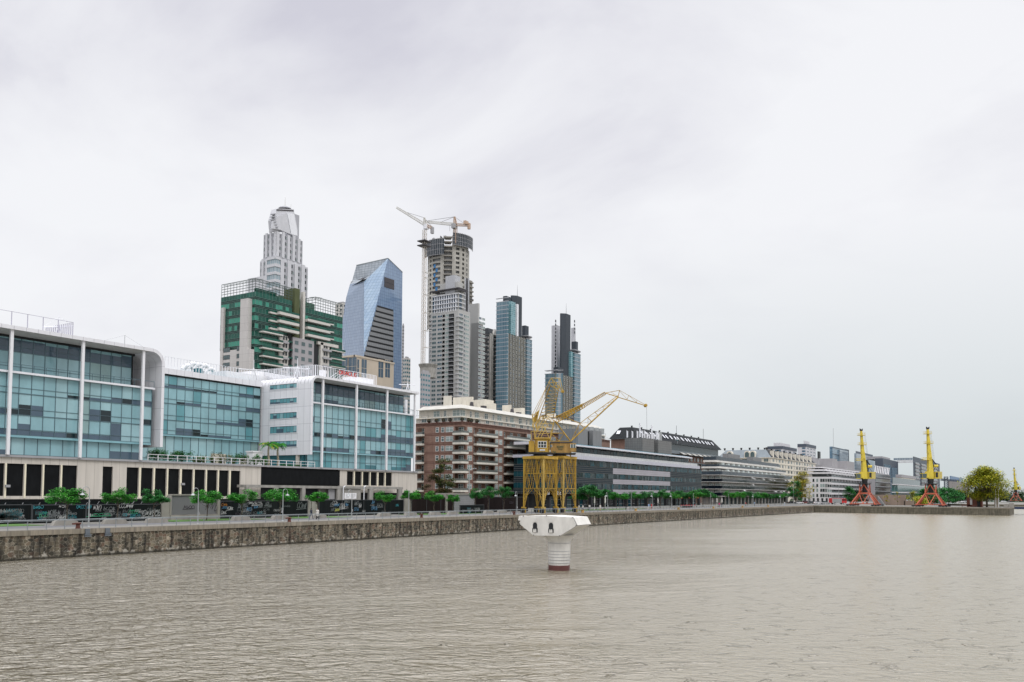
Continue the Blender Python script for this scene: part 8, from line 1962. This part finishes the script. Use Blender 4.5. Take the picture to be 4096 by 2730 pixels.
big('mid green tree behind the left port crane legs', 3432, None, 475, 'tree', seed=36, h=7.6, base=2, wd=4.0, nc=24, per=90, s=.4, leaf='leaf_dark', trunk=.2, shape='round')
big('thin yellow green sapling right of the left port crane', 3547, None, 425, 'tree', seed=37, h=5.2, base=2.2, wd=1.5, nc=10, per=50, s=.22, leaf='leaf_yellow', trunk=.07, shape='round')
big('sparse yellowish sapling before the brown wall', 3590, None, 428, 'tree', seed=38, h=6.2, base=2.4, wd=1.5, nc=9, per=40, s=.22, leaf='leaf_yellow', trunk=.07, shape='round')
big('yellow green bushy tree left of the right port crane', 3650, None, 445, 'tree', seed=39, h=6.4, base=1, wd=3.6, nc=18, per=80, s=.3, leaf='leaf_autumn', trunk=.12, shape='round')
big('large spreading olive and yellow autumn tree at the end of the far quay', 3947, None, XC+16, 'tree', seed=40, h=15.8, base=5.2, wd=9.0, nc=120, per=170, s=.40, leaf='leaf_autumn', trunk=.42, shape='round', flat=.62)
for i, (px, X, h, w_, t_) in enumerate(((3765, 600, 9, 8, 'left'), (3795, 610, 9, 8, 'middle'), (3822, 620, 8.5, 7, 'right'), (3700, 560, 9, 7, 'behind the second crane legs, left'), (3738, 580, 10, 8, 'behind the second crane legs, right'))):
    big('rounded green tree by the second port crane, '+t_, px, None, X, 'tree', seed=50+i, h=h, base=1, wd=w_, nc=22, per=90, s=.6, leaf='leaf_mid', trunk=.2, shape='round')
q = MB(); random.seed(61)
cl = []
for i in range(150): px = random.uniform(3760, 4110); Zd = random.uniform(880, 960); p = PZ(px, 1995, Zd); cl.append(((p.x, p.y, random.uniform(0, 9)), random.uniform(4, 7)))
leaves(q, cl, 60, 1.3, .8); tag(q.build('far_woodland', 'leaf_dark'), 'dark far belt of trees behind the autumn tree and the last crane', 'woodland', kind='stuff')
q = MB(); cl = []
for i in range(60): X = random.uniform(452, 470); cl.append(((X, YX(random.uniform(3660, 3690), X), random.uniform(0, 3)), 2.5))
leaves(q, cl, 60, .5, .8); tag(q.build('shrubbery', 'leaf_autumn'), 'low yellow green shrub bank left of the second port crane', 'shrubbery', kind='stuff')

# palms on the terrace
def palm(px, X, Y, h, lab, seed, sp=1.):
    random.seed(seed); th = thing('palm_tree', lab, 'palm', (X, Y, pz), 'pair of terrace palms'); q = MB()
    pts = [Vector((X+.12*sin(k), Y, pz+h*k/7)) for k in range(8)]
    for k in range(7): q.tube(pts[k], pts[k+1], .28-.015*k, 0, 8, .25-.015*k)
    q.build('trunk', 'bark_pale', th, smooth=False); top = pts[-1]
    for i in range(17):
        a = 2*pi*i/17*1.0+random.uniform(-.2, .2); el = random.uniform(.1, .95); L_ = random.uniform(1.9, 2.6)*sp; q = MB(); prev = top; d = Vector((cos(a)*cos(el), sin(a)*cos(el), sin(el)))
        for k in range(9):
            nx = prev+d*L_/9; q.bar(prev, nx, .03); sd_ = d.cross(Vector((0, 0, 1))).normalized()
            for s in (-1, 1):
                for jj in (0, .5):
                    b0 = prev.lerp(nx, jj); tip = b0+sd_*s*.62*sin(pi*(k+1.2)/10.5)+d*.22+Vector((0, 0, -.32)); q.poly([b0, b0+d*.10, tip])
            d = (d+Vector((0, 0, -.19))).normalized(); prev = nx
        q.build('frond', 'leaf_autumn' if (i % 3 == 0 and px < 1100) else 'leaf_bright', th)
YPA = 144.
palm(1075, XA(1075, YPA, 1800), YPA, 4.6, 'terrace palm with yellowing fronds, left of two against the white side wall', 3); palm(1112, XA(1112, YPA, 1800), YPA, 4.7, 'bright green terrace palm, right of two against the white side wall', 4)
# terrace plants
random.seed(19)
PL = [(612, 0), (632, 0), (655, 0), (682, 0), (706, 1), (728, 0), (745, 0), (780, 2), (797, 2), (816, 2), (850, 2), (872, 1), (884, 2), (905, 1), (935, 2), (958, 0), (978, 1), (1000, 0), (1022, 2), (1040, 0), (1062, 2)]
names = 'left end|second from the left|third|fourth beside the glass link|fifth|sixth|seventh|first tall spiky clump|second spiky clump|third spiky clump|before the cream wall, left|before the cream wall, middle|before the cream wall, right|under the glass link middle|pale spiky clump in the middle|next to the vent stack, far left|left of the vent stack|before the vent stack|right of the vent stack|second right of the vent stack|last, beneath the left palm'.split('|')
for (px, k), nm in zip(PL, names):
    Y = 141.5+random.uniform(0, 1.6); c = Vector((XA(px, Y, 1820), Y, pz)); q = MB()
    if k == 2:
        for i in range(46):
            a = random.uniform(0, 2*pi); el = random.uniform(.3, 1.45); L_ = random.uniform(1.3, 2.3); d = Vector((cos(a)*cos(el), sin(a)*cos(el), sin(el))); s_ = d.cross(Vector((0, 0, 1))).normalized()*.07; p1 = c+d*L_*.6; p2 = c+d*L_+Vector((0, 0, -.25*(1.5-el)))
            q.quad(c-s_, c+s_, p1+s_, p1-s_); q.poly([p1-s_, p1+s_, p2])
        tag(q.build('agave_plant', 'leaf_agave', None, loc=c), 'spiky leaved terrace plant, '+nm, 'plant', 'spiky terrace plants')
    else:
        cl = [((c.x+random.uniform(-1.3, 1.3), c.y+random.uniform(-.6, .6), c.z+random.uniform(.4, 2.0)), .7) for _ in range(12)]
        leaves(q, cl, 60, .16, .8); tag(q.build('terrace_shrub', 'leaf_mid' if k == 0 else 'leaf_olive', None, loc=c), 'dark leafy terrace shrub, '+nm, 'shrub', 'leafy terrace shrubs')
q = MB(); cl = [((XA(1130+130*random.random(), 142, 1840), 142+random.random(), pz+.3), .35) for _ in range(60)]
leaves(q, cl, 40, .12, .8); tag(q.build('terrace_hedge', 'leaf_mid'), 'low clipped hedge behind the right end of the terrace railing', 'hedge', kind='stuff')

# ================================================================ people
M('skin', (.40, .24, .17), .6); M('hair_dark', (.02, .015, .012), .7); M('cloth_navy', (.02, .027, .045), .8); M('cloth_white', (.60, .58, .54), .8); M('cloth_jean', (.05, .07, .12), .8); M('cloth_black', (.012, .012, .013), .8); M('cloth_red', (.50, .03, .03), .8); M('cloth_blue', (.28, .40, .60), .8); M('cloth_pink', (.60, .06, .20), .8); M('cloth_tan', (.42, .30, .18), .8)
def person(loc, yaw, label, shirt, trousers, stride=.25, arm=.3, sitting=False, hat=None, long_=False, skirt=False):
    h = 1.73
    V = {'pel': (0, 0, .93), 'w': (0, 0, 1.08), 'ch': (0, .01, 1.32), 'nk': (0, .0, 1.48), 'h0': (0, .01, 1.55), 'h1': (0, .02, 1.66)}
    pts = [(0, 0, .93), (0, 0, 1.10), (0, -.01, 1.34), (0, 0, 1.47), (0, .015, 1.54), (0, .03, 1.60), (0, .02, 1.68)]; rad = [(.145, .11), (.125, .10), (.165, .115), (.055, .055), (.055, .06), (.078, .092), (.07, .085)]
    ed = [(0, 1), (1, 2), (2, 3), (3, 4), (4, 5), (5, 6)]
    def add(p, r, par): pts.append(p); rad.append((r, r)); ed.append((par, len(pts)-1)); return len(pts)-1
    for s in (-1, 1):
        f_ = stride*s
        a = add((s*.09, 0, .86), .10, 0); k = add((s*.10, f_*.55+.04, .48), .062, a); an = add((s*.10, f_*1.0-.02-.05*(s < 0), .09), .042, k); add((s*.105, f_*1.0+.14, .045), .038, an)
        sh = add((s*.185, 0, 1.40), .058, 2); el = add((s*.235, -f_*arm-.02, 1.13), .042, sh); wr = add((s*.235, -f_*arm*1.7+.12, .90), .03, el); hd_ = add((s*.232, -f_*arm*1.8+.16, .83), .028, wr)
        for j in range(3): add((s*(.215+.02*j), -f_*arm*1.9+.18, .755+.012*abs(j-1)), .009, hd_)
    me = bpy.data.meshes.new('body'); me.from_pydata(pts, ed, []); o = bpy.data.objects.new('body', me); COL.objects.link(o)
    mo = o.modifiers.new('skin', 'SKIN'); mo.use_smooth_shade = True
    for v, r in zip(me.skin_vertices[0].data, rad): v.radius = r
    me.skin_vertices[0].data[0].use_root = True
    o.modifiers.new('sub', 'SUBSURF').levels = 1
    dg = bpy.context.evaluated_depsgraph_get(); dg.update(); m2 = bpy.data.meshes.new_from_object(o.evaluated_get(dg)); bpy.data.objects.remove(o)
    m2.materials.clear()
    for m_ in ('skin', shirt, trousers, 'cloth_black'): m2.materials.append(MT[m_])
    for p in m2.polygons:
        c = p.center; z = c.z
        p.material_index = 3 if z < .10 else (0 if z > 1.475 or (z < .90 and abs(c.x) > .185) else (1 if z > (.78 if long_ else .95) or abs(c.x) > .185 else 2))
        p.use_smooth = True
    b = bpy.data.objects.new('person', m2); COL.objects.link(b); b.location = loc; b.rotation_euler = (0, 0, yaw); tag(b, label, 'person'); b['org'] = tuple(loc)
    q = MB(); q.lathe((0, -.01, 1.60), [(.085, -.06), (.105, 0), (.10, .07), (.05, .125), (.01, .135)], 10); hh = bpy.data.objects.new('hair' if not hat else 'cap', q.mesh('hair', hat or 'hair_dark')); COL.objects.link(hh); hh.parent = b; hh.location = (0, -.012, 0)
    if long_ or skirt:
        q = MB(); q.lathe((0, 0, .58), [(.21, 0), (.18, .2), (.145, .42)], 14); c_ = bpy.data.objects.new('coat', q.mesh('coat', shirt)); COL.objects.link(c_); c_.parent = b
    return b
per_rz = lambda toward: atan2(toward[1], toward[0])-pi/2
def pp_(px, Y, *a, **k): return person((XA(px, Y, 2050), Y, .006), *a, **k)
pp_(1245, 98, per_rz((1, .1)), 'person in dark jacket, jeans and a dark cap walking right along the promenade', 'cloth_navy', 'cloth_jean', .32, hat='cloth_black')
pp_(1270, 97.5, per_rz((-.9, -.5)), 'person in a cream coat and dark trousers beside the walker in navy', 'cloth_white', 'cloth_black', .22, long_=True)
pp_(2504, 97, per_rz((1, -.3)), 'person all in black standing before the low glass building', 'cloth_black', 'cloth_black', .08)
pp_(2595, 98, per_rz((-1, .2)), 'person in pale blue top left of the person in red', 'cloth_blue', 'cloth_white', .2); pp_(2607, 99, per_rz((1, 0)), 'person in a long red top beside a crook lamp', 'cloth_red', 'cloth_red', .2, long_=True)
pp_(2358, 99, per_rz((1, .3)), 'person in white and blue top standing by the first closed parasol', 'cloth_white', 'cloth_jean', .15); pp_(2401, 96, per_rz((-.3, -1)), 'person in white top and tan shorts between the two parasols', 'cloth_white', 'cloth_tan', .2)
pp_(2316, 96, per_rz((1, 0)), 'person in pale clothes wheeling along right of the yellow crane', 'cloth_white', 'cloth_tan', .25); pp_(2331, 95.5, per_rz((1, 0)), 'person in a white shirt right behind the one in pale clothes', 'cloth_white', 'cloth_jean', .2)
pp_(2877, 97, per_rz((1, 0)), 'person in a bright pink top before the balcony block', 'cloth_pink', 'cloth_black', .25); pp_(2887, 97.5, per_rz((-1, 0)), 'person in dark clothes beside the person in pink', 'cloth_black', 'cloth_jean', .2)
pp_(2760, 96, per_rz((0, -1)), 'person in dark clothes by the red cafe chairs', 'cloth_black', 'cloth_jean', .1); pp_(3139, 98, per_rz((1, 0)), 'person in white near the right end of the balcony block', 'cloth_white', 'cloth_blue', .2)
pp_(2983, 103, per_rz((0, -1)), 'person in red under the trees of the balcony block', 'cloth_red', 'cloth_black', .1); pp_(3018, 103, per_rz((0, -1)), 'person in blue under the trees of the balcony block', 'cloth_blue', 'cloth_jean', .1)
# small dog by the woman
random.seed(3)
q = MB(); x, y = XA(1268, 96.6, 2060)-.0, 96.4
pts = [(0, 0, .32), (.22, 0, .34), (.34, 0, .42), (.42, 0, .50), (.52, 0, .48)]
me = bpy.data.meshes.new('dog'); V_ = [(-.28, 0, .33), (0, 0, .34), (.2, 0, .35), (.31, 0, .45), (.40, 0, .50), (.50, 0, .47), (-.40, 0, .46)]; E__ = [(0, 1), (1, 2), (2, 3), (3, 4), (4, 5), (0, 6)]; R__ = [.075, .085, .09, .055, .055, .03, .018]
for (px_, s, par) in ((-.27, -1, 0), (-.27, 1, 0), (.2, -1, 2), (.2, 1, 2)):
    k0 = len(V_); V_ += [(px_, s*.07, .26), (px_+(-.05 if px_ < 0 else .03), s*.07, .14), (px_+.01, s*.07, .02)]; R__ += [.045, .025, .02]; E__ += [(par, k0), (k0, k0+1), (k0+1, k0+2)]
me.from_pydata(V_, E__, []); o = bpy.data.objects.new('dog', me); COL.objects.link(o); mo = o.modifiers.new('skin', 'SKIN')
for v, r in zip(me.skin_vertices[0].data, R__): v.radius = (r, r)
me.skin_vertices[0].data[0].use_root = True; me.materials.append(MT['cloth_black']); o.modifiers.new('s', 'SUBSURF').levels = 1; o.location = (x, y, .006); tag(o, 'small black dog at the feet of the person in the cream coat', 'dog')

# ================================================================ cafe things
def parasol(px, Y, lab, h=3.0):
    x = XA(px, Y, 2030); th = thing('parasol', lab, 'parasol', (x, Y, 0), 'closed white parasols'); q = MB(); q.tube((x, Y, 0), (x, Y, h), .04); q.build('pole', 'white_paint', th)
    q = MB(); q.lathe((x, Y, 0), [(.16, h*.45), (.22, h*.5), (.20, h*.7), (.12, h*.9), (.03, h)], 9); q.build('canopy', 'cloth_white', th); q = MB(); q.lathe((x, Y, 0), [(.4, 0), (.4, .08)], 12); q.build('base', 'grey_edge', th)
for px, Y, t_ in ((2378, 104, 'closed white parasol right of the yellow crane, first'), (2421, 104, 'closed white parasol, second, beside the crook lamp'), (2632, 108, 'closed blue white parasol before the white facade panel'), (2850, 108, 'closed white parasol leaning by the balcony block corner, left'), (2868, 108, 'closed white parasol by the balcony block corner, middle'), (2888, 107, 'closed white parasol by the balcony block corner, right')): parasol(px, Y, t_, 4.0 if px < 2500 else 3.4)
def table_set():
    th = thing('cafe_table', '', 'table'); q = MB(); q.box(-.9, .9, -.4, .4, .70, .75); q.build('tabletop', 'cloth_red', th)
    for s in (-.7, .7): q = MB(); q.box(s-.04, s+.04, -.3, .3, 0, .7); q.build('leg', 'black_steel', th)
    return th
def chair_():
    th = thing('cafe_chair', '', 'chair'); q = MB(); q.box(-.22, .22, -.22, .22, .43, .47); q.build('seat', 'cloth_red', th); q = MB(); q.box(-.22, .22, .18, .22, .5, .95); q.build('backrest', 'cloth_red', th)
    for a in (-.19, .19):
        for b_ in (-.19, .19): q = MB(); q.box(a-.02, a+.02, b_-.02, b_+.02, 0, .43); q.build('leg', 'black_steel', th)
    return th
ts, ch = table_set(), chair_(); u1_ = u2_ = False
for i, px in enumerate((2734, 2744, 2754, 2765)):
    x = XA(px, 103.5, 2030); w4 = ('first', 'second', 'third', 'fourth')[i]; place(ts, u1_, (x, 103.5, .05), 0, 1, 'red cafe table outside the striped glass building, %s from the left' % w4, 'red cafe tables'); u1_ = True
    for s, t_ in ((-1, 'water side'), (1, 'building side')): place(ch, u2_, (x+.5, 103.5+s*.8, .05), 0 if s > 0 else pi, 1, 'red cafe chair at the %s red table, %s' % (w4, t_), 'red cafe chairs'); u2_ = True
for i, (px0, px1, t_) in enumerate(((2712, 2733, 'left'), (2746, 2760, 'middle'), (2780, 2796, 'right'))):
    f = Fr('Y', YD-2.2); th = thing('kiosk_awning', 'orange red awning on posts at the cafe front, %s one' % t_, 'awning', (f.U(px0), f.c, 0)); a, b_ = f.U(px0, 1985), f.U(px1, 1985); q = MB(); z = f.Z(px0, 1982)
    q.quad((a, f.c, z-.9), (b_, f.c, z-.9), (b_, f.c+2, z), (a, f.c+2, z)); q.quad((a, f.c, z-1.2), (b_, f.c, z-1.2), (b_, f.c, z-.9), (a, f.c, z-.9)); q.build('canopy', M('awning_orange', (.50, .12, .04), .7).name if i == 0 else 'awning_orange', th)
    q = MB(); q.bar((a+.1, f.c+.05, 0), (a+.1, f.c+.05, z-.9), .05); q.bar((b_-.1, f.c+.05, 0), (b_-.1, f.c+.05, z-.9), .05); q.build('posts', 'dark_frame', th)
# bicycles racked behind the crane legs
def bike():
    th = thing('bicycle', '', 'bicycle'); 
    for s in (-.52, .52):
        q = MB(); q.path([(s+.33*cos(a), 0, .34+.33*sin(a)) for a in [2*pi*k/14 for k in range(15)]], .022, 0, 5)
        for k in range(6): a = pi*k/6; q.bar((s+.33*cos(a), 0, .34+.33*sin(a)), (s-.33*cos(a), 0, .34-.33*sin(a)), .006)
        q.build('wheel', 'black_steel', th)
    q = MB(); q.path([(-.52, 0, .34), (-.15, 0, .85), (.38, 0, .82), (.0, 0, .34), (-.15, 0, .85)], .022); q.path([(-.52, 0, .34), (0, 0, .34)], .018); q.path([(.38, 0, .95), (.52, 0, .34)], .022); q.build('frame', 'cloth_blue', th)
    q = MB(); q.box(-.27, -.05, -.06, .06, .9, .96); q.build('saddle', 'black_steel', th); q = MB(); q.bar((.36, -.25, 1.0), (.36, .25, 1.0), .02); q.build('handlebar', 'black_steel', th); return th
bk = bike(); ub = False
for i, px in enumerate((2176, 2182, 2189, 2195, 2202, 2208, 2270, 2278, 2286)):
    place(bk, ub, (XA(px, 99.5, 2030), 99.5, .004), 1.25, 1.05, 'bicycle parked behind the yellow crane legs, number %d counted from the left' % (i+1) if False else 'bicycle racked behind the yellow crane legs, '+('first', 'second', 'third', 'fourth', 'fifth', 'sixth of the left cluster', 'first of the right cluster', 'second of the right cluster', 'third of the right cluster')[i], 'bicycles racked behind the yellow crane legs'); ub = True

# ================================================================ vehicles
def car(loc, yaw, col, label, suv=False, cat='car'):
    th = thing('parked_car', label, cat, loc, 'cars parked and driving beyond the dock corner'); ca, sa = cos(yaw), sin(yaw)
    def T(mb):
        mb.v = [(loc[0]+x*ca-y*sa, loc[1]+x*sa+y*ca, loc[2]+z) for x, y, z in mb.v]; return mb
    hb = .95 if not suv else 1.05; ht = 1.45 if not suv else 1.7; q = MB()
    q.prism([(-2.15, -.87, .35), (-2.2, -.87, .75), (-2.0, -.87, hb), (-1.3, -.87, hb), (1.0, -.87, hb-.03), (2.05, -.87, .80), (2.2, -.87, .55), (2.15, -.87, .32)], (0, 1.74, 0)); T(q).build('body', col, th)
    q = MB(); n = 8; lo = [(-1.75 if suv else -1.45, -.82), (1.0, -.82), (1.0, .82), (-1.75 if suv else -1.45, .82)]; hi = [(-1.5 if suv else -.95, -.66), (.35, -.66), (.35, .66), (-1.5 if suv else -.95, .66)]
    for i in range(4): j = (i+1) % 4; q.quad((*lo[i], hb-.04), (*lo[j], hb-.04), (*hi[j], ht-.06), (*hi[i], ht-.06))
    T(q).build('windows', 'win_dark', th); q = MB(); q.prism([(*p, ht-.06) for p in hi], (0, 0, .06)); T(q).build('roof', col, th)
    for x in (-1.35, 1.35):
        for s in (-1, 1): q = MB(); q.tube((x, s*.66, .33), (x, s*.9, .33), .33, 0, 14); T(q); w_ = q.build('wheel', 'black_steel', th); q = MB(); q.tube((x, s*.9, .33), (x, s*.915, .33), .19, 0, 10); T(q).build('rim', 'galvanized', w_)
    for s in (-1, 1): q = MB(); q.box(2.08, 2.2, s*.65-.16, s*.65+.16, .6, .74); T(q).build('headlight', 'white_paint', th); q = MB(); q.box(-2.22, -2.12, s*.68-.12, s*.68+.12, .68, .84); T(q).build('tail_light', 'cloth_red', th)
M('car_white', (.72, .72, .73), .25, coat=.5); M('car_silver', (.42, .43, .44), .3, .4, coat=.5); M('car_grey', (.10, .115, .12), .3, .3, coat=.5); M('car_red', (.16, .02, .02), .3, coat=.5); M('car_black', (.01, .01, .012), .25, coat=.5)
def cp(px, Zd): p = PZ(px, 2000, Zd); return (p.x, p.y, .005)
yw = YAW-pi/2+.25
car(cp(3168, 430), yw, 'car_black', 'dark car half hidden left of the white hatchback by the dock corner'); car(cp(3196, 440), yw, 'car_white', 'white car beneath the yellow tree beyond the dock corner'); car(cp(3224, 450), yw, 'car_red', 'dark red car right of the white car under the yellow tree', True)
car(cp(3246, 440), yw, 'car_grey', 'dark grey saloon between the red car and the white saloon'); car(cp(3273, 430), yw, 'car_white', 'white saloon left of the silver estate car'); car(cp(3302, 425), yw, 'car_silver', 'silver estate car just left of the fire engine', True)
p = cp(3352, 430); th = thing('fire_engine', 'grey and red fire engine driving right beyond the dock corner', 'fire engine', p); ca, sa = cos(yw), sin(yw)
def TT(mb): mb.v = [(p[0]+x*ca-y*sa, p[1]+x*sa+y*ca, p[2]+z) for x, y, z in mb.v]; return mb
q = MB(); q.box(-4.4, 1.3, -1.2, 1.2, .7, 2.9); TT(q).build('body', 'car_silver', th)
q = MB(); q.box(-4.45, 1.35, -1.24, 1.24, 2.9, 3.1); q.box(-4.45, -4.2, -1.24, 1.24, .7, 2.9); TT(q).build('red_trim', 'cloth_red', th)
for i in range(5): q = MB(); q.box(-4.0+i*1.05, -3.1+i*1.05, -1.26, -1.21, 1.0, 2.7); TT(q).build('shutter', 'galvanized', th)
q = MB(); q.prism([(1.4, -1.2, .6), (1.4, -1.2, 3.0), (3.7, -1.2, 3.0), (4.1, -1.2, 2.0), (4.2, -1.2, .6)], (0, 2.4, 0)); TT(q).build('cab', 'cloth_red', th)
q = MB(); q.box(1.7, 2.5, -1.23, -1.2, 1.8, 2.7); q.box(2.7, 3.6, -1.23, -1.2, 1.8, 2.7); TT(q).build('window', 'win_dark', th)
for x in (-2.6, 2.6):
    for s in (-1, 1): q = MB(); q.tube((x, s*.9, .5), (x, s*1.25, .5), .5, 0, 16); TT(q); w_ = q.build('wheel', 'black_steel', th); q = MB(); q.tube((x, s*1.25, .5), (x, s*1.27, .5), .26, 0, 10); TT(q).build('rim', 'white_paint', w_)
q = MB(); q.bar((-4.2, -.5, 3.3), (1.0, -.5, 3.3), .06); q.bar((-4.2, .0, 3.3), (1.0, .0, 3.3), .06)
for k in range(10): q.bar((-4.1+k*.55, -.5, 3.3), (-4.1+k*.55, 0, 3.3), .04)
TT(q).build('ladder', 'galvanized', th)
q = MB(); q.box(1.9, 2.3, -.9, .9, 3.0, 3.2); TT(q).build('light_bar', 'cloth_blue', th)
for i, (px, Zd, c_) in enumerate(((3846, 640, 'car_white'), (3862, 650, 'car_silver'), (4015, 700, 'car_white'), (4040, 700, 'car_black'))): car(cp(px, Zd), yw, c_, ('white far car left of the brick kiosk', 'silver far car just left of the brick kiosk', 'white far car right of the autumn tree', 'black far car beside the last crane')[i])
